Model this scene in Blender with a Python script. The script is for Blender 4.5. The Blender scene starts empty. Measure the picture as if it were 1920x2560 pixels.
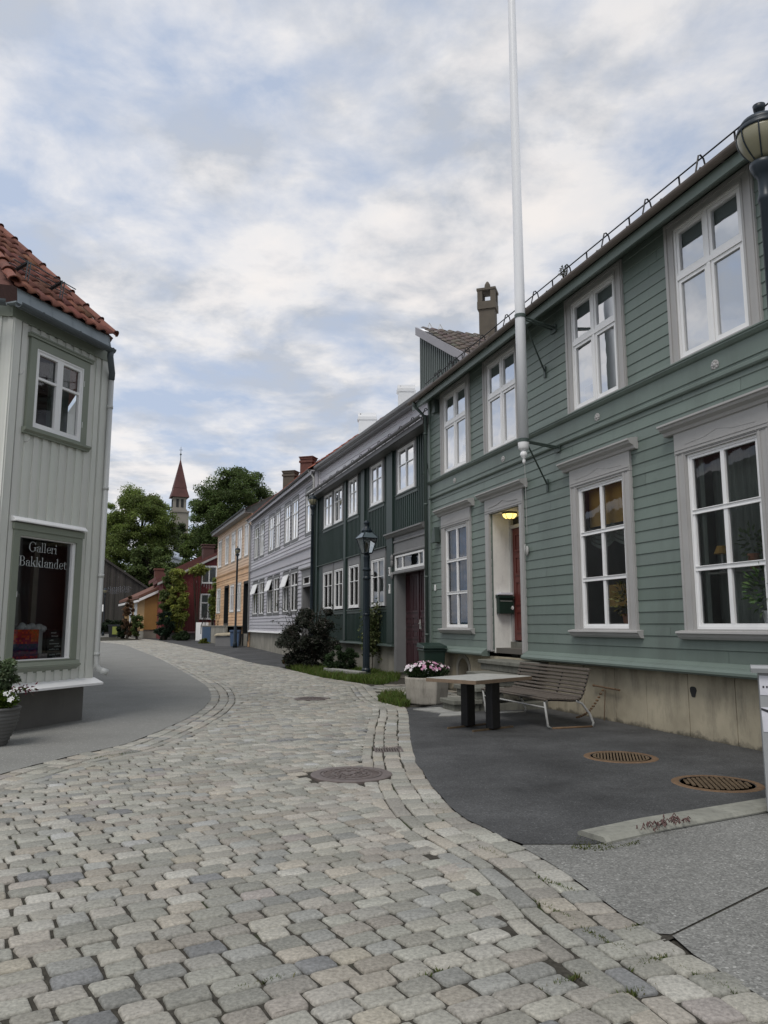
import bpy, math, random
import numpy as np
from mathutils import Vector
R=math.radians
rng=np.random.default_rng(7); random.seed(7)
scene=bpy.context.scene
COL=scene.collection
# ---------------------------------------------------------------- camera
H=1.45; FPX=1923.0; PITCH=math.atan(283/FPX)
cam=bpy.data.cameras.new('camera'); camo=bpy.data.objects.new('camera',cam); COL.objects.link(camo)
camo.location=(0,0,H); camo.rotation_euler=(math.pi/2+PITCH,0,0)
cam.sensor_fit='VERTICAL'; cam.sensor_height=36; cam.sensor_width=27; cam.lens=FPX/2560*36
cam.clip_start=0.05; cam.clip_end=3000
scene.camera=camo
scene.render.resolution_x=768; scene.render.resolution_y=1024
CP,SP=math.cos(PITCH),math.sin(PITCH)
def at(px,py,Y):
    """survey: world point at distance Y north of the camera seen in direction (px,py)"""
    a=(px-960)/FPX; b=-(py-1280)/FPX
    d=(a,CP-b*SP,SP+b*CP); t=Y/d[1]
    return (d[0]*t,Y,d[2]*t+H)
def gz(x,y):
    t=np.clip(np.asarray(y,float)-30,0,60); return .0125*t*t/(t+4)*1.0
# ---------------------------------------------------------------- materials
MATS={}
def nodes(name):
    m=bpy.data.materials.new(name); m.use_nodes=True; nt=m.node_tree
    b=nt.nodes['Principled BSDF']; MATS[name]=m
    return m,nt,b
def N(nt,t,**k):
    n=nt.nodes.new(t)
    for a,v in k.items():
        if a in n.inputs: n.inputs[a].default_value=v
        else: setattr(n,a,v)
    return n
def mixc(nt,fac,a,b,mode='MIX'):
    n=nt.nodes.new('ShaderNodeMix'); n.data_type='RGBA'; n.blend_type=mode
    for i,v in ((0,fac),(6,a),(7,b)):
        if hasattr(v,'links') or isinstance(v,bpy.types.NodeSocket): nt.links.new(v,n.inputs[i])
        else: n.inputs[i].default_value=v if i==0 else (tuple(v)+(1,))[:4]
    return n.outputs[2]
def ramp(nt,src,p0,p1):
    n=nt.nodes.new('ShaderNodeMapRange'); n.inputs[1].default_value=p0; n.inputs[2].default_value=p1
    nt.links.new(src,n.inputs[0]); return n.outputs[0]
def noise(nt,scale,detail=4,rough=.55,vec=None,stretch=None):
    n=nt.nodes.new('ShaderNodeTexNoise'); n.inputs['Scale'].default_value=scale
    n.inputs['Detail'].default_value=detail; n.inputs['Roughness'].default_value=rough
    if vec is None:
        tc=nt.nodes.new('ShaderNodeTexCoord'); vec=tc.outputs['Object']
    if stretch:
        mp=nt.nodes.new('ShaderNodeMapping'); mp.inputs['Scale'].default_value=stretch
        nt.links.new(vec,mp.inputs['Vector']); vec=mp.outputs['Vector']
    nt.links.new(vec,n.inputs['Vector']); return n.outputs[0]
def bump(nt,b,h,strength=.3,dist=.01):
    n=nt.nodes.new('ShaderNodeBump'); n.inputs['Strength'].default_value=strength; n.inputs['Distance'].default_value=dist
    nt.links.new(h,n.inputs['Height']); nt.links.new(n.outputs[0],b.inputs['Normal'])
def paint(name,col,rough=.5,var=.12,scale=1.2,stain=.0,bmp=.15,attr=False,stretch=None,spec=.4,fine=60,staincol=(.05,.05,.045)):
    """painted or plain surface with mottling, stains and fine grain"""
    m,nt,b=nodes(name)
    base=tuple(col)
    n1=noise(nt,scale,5,.6,stretch=stretch)
    c=mixc(nt,ramp(nt,n1,.3,.7),tuple(x*(1-var) for x in base),tuple(min(1,x*(1+var)) for x in base))
    if attr:
        a=N(nt,'ShaderNodeAttribute'); a.attribute_name='Col'
        c=mixc(nt,1.0,c,a.outputs['Color'],'MULTIPLY')
    if stain>0:
        n2=noise(nt,scale*2.7,6,.7,stretch=(1,1,.25))
        f=nt.nodes.new('ShaderNodeMath'); f.operation='MULTIPLY'; f.inputs[1].default_value=stain
        nt.links.new(ramp(nt,n2,.5,.72),f.inputs[0])
        c=mixc(nt,f.outputs[0],c,staincol)
    nt.links.new(c,b.inputs['Base Color'])
    b.inputs['Roughness'].default_value=rough; b.inputs['Specular IOR Level'].default_value=spec
    if bmp>0: bump(nt,b,noise(nt,fine,4,.6,stretch=stretch),bmp,.006)
    return m
def plain(name,col,rough=.5,metal=0,spec=.5):
    m,nt,b=nodes(name); b.inputs['Base Color'].default_value=tuple(col)+(1,)
    b.inputs['Roughness'].default_value=rough; b.inputs['Metallic'].default_value=metal; b.inputs['Specular IOR Level'].default_value=spec
    return m
def attrmat(name,rough=.7,mott=.15,scale=25,bmp=.3,fine=90,spec=.35,sub=0,dist=.004):
    """colour comes from each piece's own colour attribute, mottled"""
    m,nt,b=nodes(name)
    a=N(nt,'ShaderNodeAttribute'); a.attribute_name='Col'
    n1=ramp(nt,noise(nt,scale,5,.65),.3,.7)
    c=mixc(nt,n1,(1-mott,)*3,(1+mott,)*3)
    c=mixc(nt,1.0,a.outputs['Color'],c,'MULTIPLY')
    nt.links.new(c,b.inputs['Base Color']); b.inputs['Roughness'].default_value=rough; b.inputs['Specular IOR Level'].default_value=spec
    if bmp>0: bump(nt,b,noise(nt,fine,5,.7),bmp,dist)
    return m
def leafmat(name):
    m,nt,b=nodes(name)
    a=N(nt,'ShaderNodeAttribute'); a.attribute_name='Col'
    nt.links.new(a.outputs['Color'],b.inputs['Base Color']); b.inputs['Roughness'].default_value=.55; b.inputs['Specular IOR Level'].default_value=.3
    tr=N(nt,'ShaderNodeBsdfTranslucent'); nt.links.new(a.outputs['Color'],tr.inputs['Color'])
    mx=N(nt,'ShaderNodeMixShader'); mx.inputs[0].default_value=.42
    nt.links.new(b.outputs[0],mx.inputs[1]); nt.links.new(tr.outputs[0],mx.inputs[2])
    nt.links.new(mx.outputs[0],nt.nodes['Material Output'].inputs[0]); return m
def glassmat(name,tint=(.8,.84,.84),boost=1.6,base=.03,wob=.02,scale=2.0):
    m,nt,b=nodes(name); nt.nodes.remove(b)
    tr=N(nt,'ShaderNodeBsdfTransparent'); tr.inputs[0].default_value=tuple(tint)+(1,)
    gl=N(nt,'ShaderNodeBsdfGlossy'); gl.inputs['Roughness'].default_value=.02; gl.inputs[0].default_value=(.95,.97,1,1)
    fr=N(nt,'ShaderNodeFresnel'); fr.inputs[0].default_value=1.5
    mu=N(nt,'ShaderNodeMath'); mu.operation='MULTIPLY_ADD'; mu.inputs[1].default_value=boost; mu.inputs[2].default_value=base; mu.use_clamp=True
    nt.links.new(fr.outputs[0],mu.inputs[0])
    bp=N(nt,'ShaderNodeBump'); bp.inputs['Strength'].default_value=wob; bp.inputs['Distance'].default_value=.05
    nt.links.new(noise(nt,scale,2,.5),bp.inputs['Height']); nt.links.new(bp.outputs[0],gl.inputs['Normal'])
    mx=N(nt,'ShaderNodeMixShader'); nt.links.new(mu.outputs[0],mx.inputs[0]); nt.links.new(tr.outputs[0],mx.inputs[1]); nt.links.new(gl.outputs[0],mx.inputs[2])
    nt.links.new(mx.outputs[0],nt.nodes['Material Output'].inputs[0]); return m
def emit(name,col,s):
    m,nt,b=nodes(name); b.inputs['Base Color'].default_value=tuple(col)+(1,)
    b.inputs['Emission Color'].default_value=tuple(col)+(1,); b.inputs['Emission Strength'].default_value=s; return m
# ---------------------------------------------------------------- mesh building
class MB:
    """collects shapes in a frame (s along, o inward, z up) and links them as one mesh"""
    def __init__(self,fr=None): self.v=[]; self.f=[]; self.c=[]; self.fr=fr; self.n=0; self.np=[]; self.nf=[]; self.cur=(1,1,1)
    def P(self,p):
        if self.fr is None: return tuple(p)
        return self.fr(*p)
    def add(self,vs,fs):
        o=len(self.v); self.v+= [self.P(p) for p in vs]; self.f+=[tuple(i+o for i in f) for f in fs]; self.c+=[self.cur]*len(vs); return self
    def box(self,x0,x1,y0,y1,z0,z1):
        vs=[(x,y,z) for z in (z0,z1) for y in (y0,y1) for x in (x0,x1)]
        return self.add(vs,[(0,2,3,1),(4,5,7,6),(0,1,5,4),(2,6,7,3),(0,4,6,2),(1,3,7,5)])
    def obox(self,c,ax,hx,hy,z0,z1):
        """box turned by angle ax round the vertical"""
        ca,sa=math.cos(ax),math.sin(ax)
        vs=[(c[0]+ca*x-sa*y,c[1]+sa*x+ca*y,z) for z in (z0,z1) for y in (-hy,hy) for x in (-hx,hx)]
        return self.add(vs,[(0,2,3,1),(4,5,7,6),(0,1,5,4),(2,6,7,3),(0,4,6,2),(1,3,7,5)])
    def prof(self,pts,a,b,axis=0,miter0=0,miter1=0):
        """extrude a closed profile; axis 0: pts=(o,z) along s; axis 1: pts=(s,z) along o; axis 2: pts=(s,o) along z"""
        n=len(pts); vs=[]
        for e,mt in ((a,miter0),(b,miter1)):
            for p in pts:
                if axis==0: vs.append((e+mt*p[0],p[0],p[1]))
                elif axis==1: vs.append((p[0],e,p[1]))
                else: vs.append((p[0],p[1],e))
        fs=[(i,(i+1)%n,n+(i+1)%n,n+i) for i in range(n)]+[tuple(range(n))[::-1],tuple(range(n,2*n))]
        return self.add(vs,fs)
    def tube(self,path,r,seg=8,cap=True):
        path=[Vector(self.P(p)) for p in path]; n=len(path)
        rs=r if isinstance(r,(list,tuple)) else [r]*n
        o=len(self.v); up=None
        for i,p in enumerate(path):
            t=(path[min(i+1,n-1)]-path[max(i-1,0)]).normalized()
            if up is None:
                up=Vector((0,0,1)) if abs(t.z)<.9 else Vector((1,0,0))
            x=t.cross(up).normalized(); y=x.cross(t).normalized(); up=y
            for k in range(seg):
                a=2*math.pi*k/seg; q=p+x*(rs[i]*math.cos(a))+y*(rs[i]*math.sin(a)); self.v.append(tuple(q)); self.c.append(self.cur)
        for i in range(n-1):
            for k in range(seg):
                a=o+i*seg+k; b=o+i*seg+(k+1)%seg; self.f.append((a,b,b+seg,a+seg))
        if cap: self.f.append(tuple(o+k for k in range(seg))[::-1]); self.f.append(tuple(o+(n-1)*seg+k for k in range(seg)))
        return self
    def lathe(self,c,prof,seg=20,sq=None):
        """prof: list of (r,z) around vertical axis at c"""
        o=len(self.v); n=len(prof)
        for r,z in prof:
            for k in range(seg):
                a=2*math.pi*(k+.5)/seg
                self.v.append(self.P((c[0]+r*math.cos(a),c[1]+r*math.sin(a),c[2]+z))); self.c.append(self.cur)
        for i in range(n-1):
            for k in range(seg):
                a=o+i*seg+k; b=o+i*seg+(k+1)%seg; self.f.append((a,b,b+seg,a+seg))
        self.f.append(tuple(o+k for k in range(seg))[::-1]); self.f.append(tuple(o+(n-1)*seg+k for k in range(seg)))
        return self
    def ball(self,c,r,seg=10,rings=6,sx=1,sy=1,sz=1):
        vs=[(c[0],c[1],c[2]-r*sz)]; 
        for i in range(1,rings):
            t=math.pi*i/rings
            for k in range(seg):
                a=2*math.pi*k/seg; vs.append((c[0]+r*sx*math.sin(t)*math.cos(a),c[1]+r*sy*math.sin(t)*math.sin(a),c[2]-r*sz*math.cos(t)))
        vs.append((c[0],c[1],c[2]+r*sz)); fs=[]
        for k in range(seg): fs.append((0,1+(k+1)%seg,1+k))
        for i in range(rings-2):
            for k in range(seg):
                a=1+i*seg+k; b=1+i*seg+(k+1)%seg; fs.append((a,b,b+seg,a+seg))
        e=len(vs)-1; q=1+(rings-2)*seg
        for k in range(seg): fs.append((q+k,q+(k+1)%seg,e))
        return self.add(vs,fs)
    def poly(self,pts): return self.add(pts,[tuple(range(len(pts)))])
    def build(self,name,mat,parent=None,smooth=False,origin=None,bevel=0,kind=None):
        me=bpy.data.meshes.new(name)
        org=np.zeros(3)
        root=parent
        while root is not None and root.parent is not None: root=root.parent
        if root is not None: org=np.array(root.location)
        elif origin is not None: org=np.array(origin)
        V=(np.array(self.v,float).reshape(-1,3)-org)
        me.from_pydata(V.tolist(),[],self.f)
        if mat.name in ATTR:
            at_=me.attributes.new('Col','FLOAT_COLOR','POINT')
            at_.data.foreach_set('color',np.array([tuple(c)+(1,) for c in self.c],np.float32).ravel())
        return finish(me,name,mat,parent,smooth,org if parent is None else None,bevel,kind)
def finish(me,name,mat,parent,smooth,org,bevel=0,kind=None):
    me.materials.append(mat)
    if smooth: me.polygons.foreach_set('use_smooth',[True]*len(me.polygons))
    o=bpy.data.objects.new(name,me); COL.objects.link(o)
    if parent is not None: o.parent=parent
    elif org is not None: o.location=tuple(org)
    if smooth==2:
        pass
    if bevel:
        b=o.modifiers.new('bevel','BEVEL'); b.width=bevel; b.segments=2; b.limit_method='ANGLE'
    if kind: o['kind']=kind
    me.update()
    return o
def npmesh(name,V,F,mat,parent=None,col=None,smooth=False,kind=None):
    """V (n,3), F (m,k) arrays"""
    me=bpy.data.meshes.new(name)
    org=np.zeros(3); root=parent
    while root is not None and root.parent is not None: root=root.parent
    if root is not None: org=np.array(root.location)
    Fl=F if isinstance(F,list) else [F]
    V=np.asarray(V,np.float32)-org.astype(np.float32)
    me.vertices.add(len(V)); me.vertices.foreach_set('co',V.ravel().astype(np.float32))
    idx=np.concatenate([f.ravel() for f in Fl]).astype(np.int32)
    tot=np.concatenate([np.full(len(f),f.shape[1],np.int32) for f in Fl])
    st=np.concatenate([[0],np.cumsum(tot)[:-1]]).astype(np.int32)
    me.loops.add(len(idx)); me.loops.foreach_set('vertex_index',idx)
    me.polygons.add(len(tot)); me.polygons.foreach_set('loop_start',st)
    if col is not None:
        c=np.ones((len(V),4),np.float32); c[:,:3]=col
        a=me.attributes.new('Col','FLOAT_COLOR','POINT'); a.data.foreach_set('color',c.ravel())
    me.update(calc_edges=True); me.validate()
    return finish(me,name,mat,parent,smooth,None,0,kind)
class Frame:
    """street-front frame: P0 on the wall plane at ground, u along the wall, n into the building"""
    def __init__(s,P0,u,n): s.p=np.array(P0,float); s.u=np.array(u,float); s.n=np.array(n,float)
    def __call__(s,a,o,z):
        return (s.p[0]+s.u[0]*a+s.n[0]*o, s.p[1]+s.u[1]*a+s.n[1]*o, z)
def thing(name,label,cat,loc,group=None):
    o=bpy.data.objects.new(name,None); COL.objects.link(o); o.location=loc; o.empty_display_size=.2
    o['label']=label; o['category']=cat
    if group: o['group']=group
    return o
def tag(o,label,cat,group=None):
    o['label']=label; o['category']=cat
    if group: o['group']=group
    return o
def copy_tree(o,loc,label=None,dy=0):
    r=o.copy(); COL.objects.link(r); r.location=loc
    if label: r['label']=label
    for ch in list(o.children):
        c=ch.copy(); COL.objects.link(c); c.parent=r
        for g in list(ch.children):
            d=g.copy(); COL.objects.link(d); d.parent=c
    return r
# ---------------------------------------------------------------- palette
M_green=paint('green_paint',(.150,.190,.166),.45,.10,.7,stain=.22,bmp=.12,attr=True,stretch=(1,1,1))
M_trim=paint('lavender_grey_paint',(.395,.388,.375),.5,.05,2,stain=.06,bmp=.1)
M_white=paint('white_paint',(.84,.84,.83),.4,.03,3,bmp=.05)
M_whitew=paint('worn_white_paint',(.78,.77,.72),.45,.05,6,stain=.15,bmp=.08)
M_conc=paint('board_marked_concrete',(.40,.355,.26),.85,.22,1.6,stain=.5,bmp=.4,fine=25,spec=.2,staincol=(.10,.095,.08))
M_concg=paint('grey_render_plinth',(.27,.255,.215),.85,.18,1.5,stain=.35,bmp=.35,fine=30,spec=.2)
M_concd=paint('dark_render_plinth',(.155,.15,.14),.8,.08,1.3,stain=.15,bmp=.2,spec=.2)
M_greyst=paint('grey_stone',(.30,.30,.28),.8,.18,5,stain=.25,bmp=.35,fine=40,spec=.2)
M_stoned=paint('weathered_step_stone',(.17,.17,.145),.85,.22,5,stain=.4,bmp=.4,fine=40,spec=.2)
M_dgreen=paint('dark_green_paint',(.024,.043,.037),.45,.12,1.5,stain=.1,bmp=.1,attr=True)
M_dgreen2=paint('mid_green_trim_paint',(.065,.088,.078),.45,.08,1.5,bmp=.1)
M_dtrim=paint('dark_grey_trim_paint',(.13,.13,.13),.5,.08,2,bmp=.1)
M_mtrim=paint('mid_grey_trim_paint',(.20,.20,.20),.5,.08,2,bmp=.1)
M_lav=paint('lavender_paint',(.455,.448,.475),.5,.05,1,stain=.08,bmp=.1,attr=True)
M_orange=paint('peach_paint',(.62,.40,.235),.5,.10,1,stain=.1,bmp=.1,attr=True)
M_ochre=paint('ochre_paint',(.33,.185,.06),.55,.12,1,stain=.12,bmp=.1)
M_red=paint('barn_red_paint',(.17,.033,.035),.55,.15,1,stain=.1,bmp=.1,attr=True)
M_sage=paint('sage_paint',(.655,.665,.61),.5,.04,1,stain=.08,bmp=.08,attr=True)
M_sagetrim=paint('olive_grey_trim',(.235,.26,.21),.5,.06,2,bmp=.08)
M_barn=paint('tarred_boards',(.045,.039,.035),.8,.3,.8,stain=0,bmp=.2,attr=True,stretch=(6,6,.4))
M_maroon=paint('maroon_door_paint',(.045,.016,.020),.42,.15,2,stain=.1,bmp=.12)
M_rdoor=paint('brick_red_door_paint',(.125,.03,.024),.42,.08,2,bmp=.1)
M_blackp=plain('black_door_paint',(.012,.014,.016),.35)
M_black=paint('black_iron',(.012,.012,.013),.5,.2,6,bmp=.1)
M_pole=paint('blue_black_pole_paint',(.012,.021,.029),.38,.2,4,stain=.1,bmp=.1)
M_zinc=paint('grey_zinc',(.085,.10,.108),.5,.15,2,bmp=.05)
M_gutter=paint('weathered_gutter',(.15,.125,.105),.5,.15,4,bmp=.05)
M_spout=plain('grey_white_spout',(.52,.53,.51),.35)
M_galv=paint('galvanised_steel',(.42,.42,.40),.45,.15,8,bmp=.05,spec=.6)
M_rust=paint('rusty_iron',(.15,.092,.05),.8,.3,12,stain=.4,bmp=.4,fine=60)
M_rustd=paint('dark_rusted_iron',(.125,.088,.052),.7,.25,10,stain=.2,bmp=.4,fine=60)
M_castiron=paint('worn_cast_iron',(.13,.105,.095),.55,.2,9,stain=.2,bmp=.3,fine=60,spec=.6)
M_wood=paint('weathered_slats',(.095,.078,.062),.65,.3,7,stain=.3,bmp=.3,stretch=(3,3,3))
M_tabletop=paint('worn_board_top',(.40,.40,.37),.5,.15,5,stain=.5,bmp=.2,staincol=(.16,.15,.13))
M_tableedge=paint('raw_wood_edge',(.20,.145,.10),.6,.15,8,bmp=.2)
M_fpole=plain('white_fibreglass',(.80,.81,.82),.3)
M_bin=plain('bottle_green_plastic',(.012,.03,.022),.4)
M_binlid=plain('green_plastic_lid',(.012,.030,.022),.38)
M_chim=paint('brown_render',(.10,.085,.066),.85,.12,4,stain=.3,bmp=.3)
M_brick=paint('red_brick',(.12,.05,.038),.8,.2,10,bmp=.3)
M_chw=plain('white_chimney_metal',(.58,.59,.60),.4)
M_tiler=attrmat('red_clay_tiles',.7,.25,12,.3)
M_tileg=attrmat('dark_grey_tiles',.6,.25,12,.3)
def grime(m,scale,a,b_):
    nt=m.node_tree; b=nt.nodes['Principled BSDF']; src=b.inputs['Base Color'].links[0].from_socket
    f=ramp(nt,noise(nt,scale,6,.62),.32,.68); nt.links.new(mixc(nt,1.0,src,mixc(nt,f,(a,a,a*.98),(b_,b_,b_)),'MULTIPLY'),b.inputs['Base Color'])
M_cob=attrmat('granite_setts',.60,.36,55,.9,110,.35,dist=.008)
grime(M_cob,.55,.86,1.10)
M_leaf=leafmat('foliage')
M_flower=attrmat('petals',.5,.05,5,0)
M_trunk=paint('bark',(.035,.028,.02),.9,.3,6,bmp=.5)
M_glass=glassmat('window_glass',tint=(.90,.92,.92),boost=1.0,base=.012,wob=.05)
M_glassu=glassmat('sky_glass',tint=(.80,.84,.86),boost=2.0,base=.42,wob=.05)
M_glassd=glassmat('dim_glass',tint=(.62,.65,.64),boost=1.1,base=.01)
M_shop=glassmat('shop_glass',tint=(.80,.83,.83),boost=1.0,base=.008,wob=.012)
M_globe=paint('aged_lamp_glass',(.25,.235,.155),.3,.08,3,bmp=0,spec=.5)
M_lantglass=glassmat('lantern_glass',tint=(.75,.78,.78),boost=1.5,base=.03)
M_curt=paint('white_curtain',(.70,.72,.72),.9,.06,3,bmp=.1)
M_blind=paint('pale_blind',(.66,.70,.72),.9,.03,2,bmp=.0)
M_curtd=paint('grey_green_curtain',(.17,.195,.17),.9,.25,3,stretch=(8,8,.4),bmp=.0)
M_curtb=paint('blue_patterned_curtain',(.08,.19,.40),.9,.45,4,stretch=(4,4,1.5),bmp=0,stain=.5,staincol=(.42,.45,.48))
M_mustard=paint('mustard_blind',(.46,.27,.06),.9,.15,3,bmp=0)
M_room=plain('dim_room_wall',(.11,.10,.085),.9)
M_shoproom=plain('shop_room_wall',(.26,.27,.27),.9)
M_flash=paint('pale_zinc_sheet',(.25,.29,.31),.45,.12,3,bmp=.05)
M_roomd=plain('dark_room_and_opening',(.03,.03,.03),.9)  # room walls, and the painted-in dark of holes and openings
M_kerb=paint('worn_kerb_concrete',(.25,.25,.215),.85,.2,4,stain=.4,bmp=.35,fine=40,spec=.2)
M_soil=plain('planter_soil',(.02,.015,.01),.95)
M_cab=paint('grey_cabinet_paint',(.30,.31,.31),.5,.08,3,stain=.2,bmp=.1)
M_paper=paint('torn_white_paper',(.62,.62,.66),.7,.1,8,bmp=.1)
M_ink=plain('dark_ink',(.03,.03,.035),.6)
M_letter=plain('pale_grey_lettering',(.45,.48,.47),.6)
M_lampon=emit('lit_lamp_glass',(1.0,.74,.22),1.9)
M_blue=plain('blue_board',(.03,.07,.13),.5)
M_spire=paint('rust_red_spire_roof',(.085,.032,.028),.7,.25,.4,bmp=.2)
M_church=paint('pale_church_stone',(.27,.245,.21),.85,.12,.3,bmp=.2)
M_whouse=plain('white_house_paint',(.62,.66,.70),.6)
for m in (M_green,M_dgreen,M_lav,M_orange,M_red,M_sage,M_barn,M_tiler,M_tileg,M_cob,M_leaf,M_flower): pass
ATTR={m.name for m in (M_green,M_dgreen,M_lav,M_orange,M_red,M_sage,M_barn,M_tiler,M_tileg,M_cob,M_leaf,M_flower)}
# dark moss and splash marks along the foot of the concrete
def foot_marks(m):
    nt=m.node_tree; b=nt.nodes['Principled BSDF']; src=b.inputs['Base Color'].links[0].from_socket
    tc=nt.nodes.new('ShaderNodeTexCoord'); s=nt.nodes.new('ShaderNodeSeparateXYZ'); nt.links.new(tc.outputs['Object'],s.inputs[0])
    n=noise(nt,3.0,7,.7); k=nt.nodes.new('ShaderNodeMath'); k.operation='MULTIPLY_ADD'; k.inputs[1].default_value=-3.0; nt.links.new(s.outputs[2],k.inputs[0]); nt.links.new(n,k.inputs[2])
    f=ramp(nt,k.outputs[0],.30,.46); mu=nt.nodes.new('ShaderNodeMath'); mu.operation='MULTIPLY'; mu.inputs[1].default_value=.75; nt.links.new(f,mu.inputs[0])
    nt.links.new(mixc(nt,mu.outputs[0],src,(.05,.047,.038)),b.inputs['Base Color'])
foot_marks(M_conc)
# asphalt
def asphalt(name,col,speck=.5,patch=.15,rough=.85,fleck=1.7):
    m,nt,b=nodes(name)
    v=nt.nodes.new('ShaderNodeTexVoronoi'); v.inputs['Scale'].default_value=95
    tc=nt.nodes.new('ShaderNodeTexCoord'); nt.links.new(tc.outputs['Object'],v.inputs['Vector'])
    sep=N(nt,'ShaderNodeSeparateColor'); nt.links.new(v.outputs['Color'],sep.inputs[0])
    f=ramp(nt,sep.outputs[0],.0,1.0)
    c=mixc(nt,f,tuple(x*(1-speck) for x in col),tuple(min(1,x*(1+speck)) for x in col))
    br=ramp(nt,sep.outputs[1],.955,.975)
    c=mixc(nt,br,c,tuple(min(1,x*fleck+.02) for x in col))  # scattered pale flecks in the asphalt itself
    p=ramp(nt,noise(nt,.9,6,.65),.3,.7)
    c2=mixc(nt,p,(1-patch,)*3,(1+patch,)*3)
    c=mixc(nt,1.0,c,c2,'MULTIPLY')
    nt.links.new(c,b.inputs['Base Color']); b.inputs['Roughness'].default_value=rough; b.inputs['Specular IOR Level'].default_value=.3
    bump(nt,b,v.outputs['Distance'],.35,.006)
    return m
M_asph_l=asphalt('old_grey_asphalt',(.215,.215,.20),.10,.10)
M_asph_d=asphalt('fresh_black_asphalt',(.060,.061,.061),.28,.45,.72,1.5)
M_asph_o=asphalt('coarse_worn_asphalt',(.178,.178,.165),.34,.2)
def bedmat():
    m,nt,b=nodes('sandy_joints')
    n1=ramp(nt,noise(nt,40,6,.7),.3,.7); c=mixc(nt,n1,(.030,.028,.023),(.085,.079,.066))
    n2=ramp(nt,noise(nt,1.3,5,.6),.56,.70); c=mixc(nt,n2,c,(.035,.05,.016))
    nt.links.new(c,b.inputs['Base Color']); b.inputs['Roughness'].default_value=.95; b.inputs['Specular IOR Level'].default_value=.1
    bump(nt,b,noise(nt,120,4,.7),.6,.006); return m
M_bed=bedmat()
# ---------------------------------------------------------------- ground, road, pavements
def sheet(name,pts,z,mat,kind='structure',cell=1.0):
    """flat polygon following the gentle rise of the street"""
    import bmesh
    bm=bmesh.new(); vs=[bm.verts.new((x,y,0)) for x,y in pts]; bm.faces.new(vs)
    ys=[p[1] for p in pts]
    if max(ys)>30:
        y=30.0
        while y<max(ys):
            g=bm.verts[:]+bm.edges[:]+bm.faces[:]
            bmesh.ops.bisect_plane(bm,geom=g,plane_co=(0,y,0),plane_no=(0,1,0)); y+=4
    bmesh.ops.triangulate(bm,faces=bm.faces[:])
    for v in bm.verts: v.co.z=float(gz(v.co.x,v.co.y))+z
    me=bpy.data.meshes.new(name); bm.to_mesh(me); bm.free()
    for p in me.polygons:
        if p.normal.z<0: p.flip()
    return finish(me,name,mat,None,False,None,0,kind)
# base ground: one big sheet to the horizon
def big_ground():
    xs=np.concatenate([[-900,-300,-120],np.arange(-60,61,6),[120,300,900]]).astype(float)
    ys=np.concatenate([[-300,-60],np.arange(-12,110,4),[140,220,500,1400]]).astype(float)
    X,Y=np.meshgrid(xs,ys); Z=gz(X,Y)-.07
    V=np.stack([X,Y,Z],-1).reshape(-1,3); nx=len(xs)
    F=np.array([[j*nx+i,j*nx+i+1,(j+1)*nx+i+1,(j+1)*nx+i] for j in range(len(ys)-1) for i in range(nx-1)])
    npmesh('ground',V,F,M_asph_o,kind='structure')
big_ground()
RE=[(2.2,-.5),(1.75,2.3),(1.52,3.29),(1.39,3.68),(1.29,3.95),(1.2,4.25),(1.12,4.69),(1.01,5.19),(.81,5.63),(.6,6.15),(.47,7.06),(.37,8.43),(.36,9.7),(.38,11.43),(.43,13.2),(.40,14.2),(.16,14.9),(-.1,16.4),(-.33,19.2),(-.47,19.6),(-1.66,21.9),(-2.79,25.0),(-3.76,27.8),(-4.68,29.4),(-7.16,36.0),(-10.6,44.4),(-14.2,52.5),(-18,61),(-24,70)]
LE=[(-7.0,-.5),(-5.4,3.0),(-4.3,6.0),(-3.86,7.5),(-3.78,7.87),(-3.7,8.3),(-3.57,8.78),(-3.44,9.12),(-3.25,9.55),(-3.17,10.08),(-3.13,10.94),(-3.10,12.25),(-3.18,13.93),(-3.53,16.15),(-4.35,19.22),(-6.02,23.77),(-9.3,32.9),(-12.8,41),(-16.6,50),(-19.6,54.5),(-26,62)]
def smooth_curve(P,step=.25):
    P=np.array(P,float); 
    # chaikin twice then resample
    for _ in range(2):
        Q=np.empty((2*(len(P)-1),2)); Q[0::2]=.75*P[:-1]+.25*P[1:]; Q[1::2]=.25*P[:-1]+.75*P[1:]
        P=np.vstack([P[:1],Q,P[-1:]])
    d=np.concatenate([[0],np.cumsum(np.hypot(*np.diff(P,axis=0).T))])
    t=np.arange(0,d[-1],step); return np.stack([np.interp(t,d,P[:,0]),np.interp(t,d,P[:,1])],1),d[-1]
REc,_=smooth_curve(RE); LEc,_=smooth_curve(LE)
road_poly=np.vstack([REc,LEc[::-1]])
def offset_curve0(C,d):
    t=np.gradient(C,axis=0); t/=np.linalg.norm(t,axis=1)[:,None]+1e-9
    return C+d*np.stack([-t[:,1],t[:,0]],1)
def inside(P,poly):
    x,y=P[:,0],P[:,1]; r=np.zeros(len(P),bool); n=len(poly); j=n-1
    for i in range(n):
        xi,yi=poly[i]; xj,yj=poly[j]
        if yi!=yj:
            c=((yi>y)!=(yj>y))&(x<(xj-xi)*(y-yi)/(yj-yi)+xi); r^=c
        j=i
    return r
bed_poly=np.vstack([offset_curve0(REc,-.18),offset_curve0(LEc,.18)[::-1]])
sheet('road_bed',[tuple(p) for p in bed_poly[::2]],-.015,M_bed)
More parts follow.
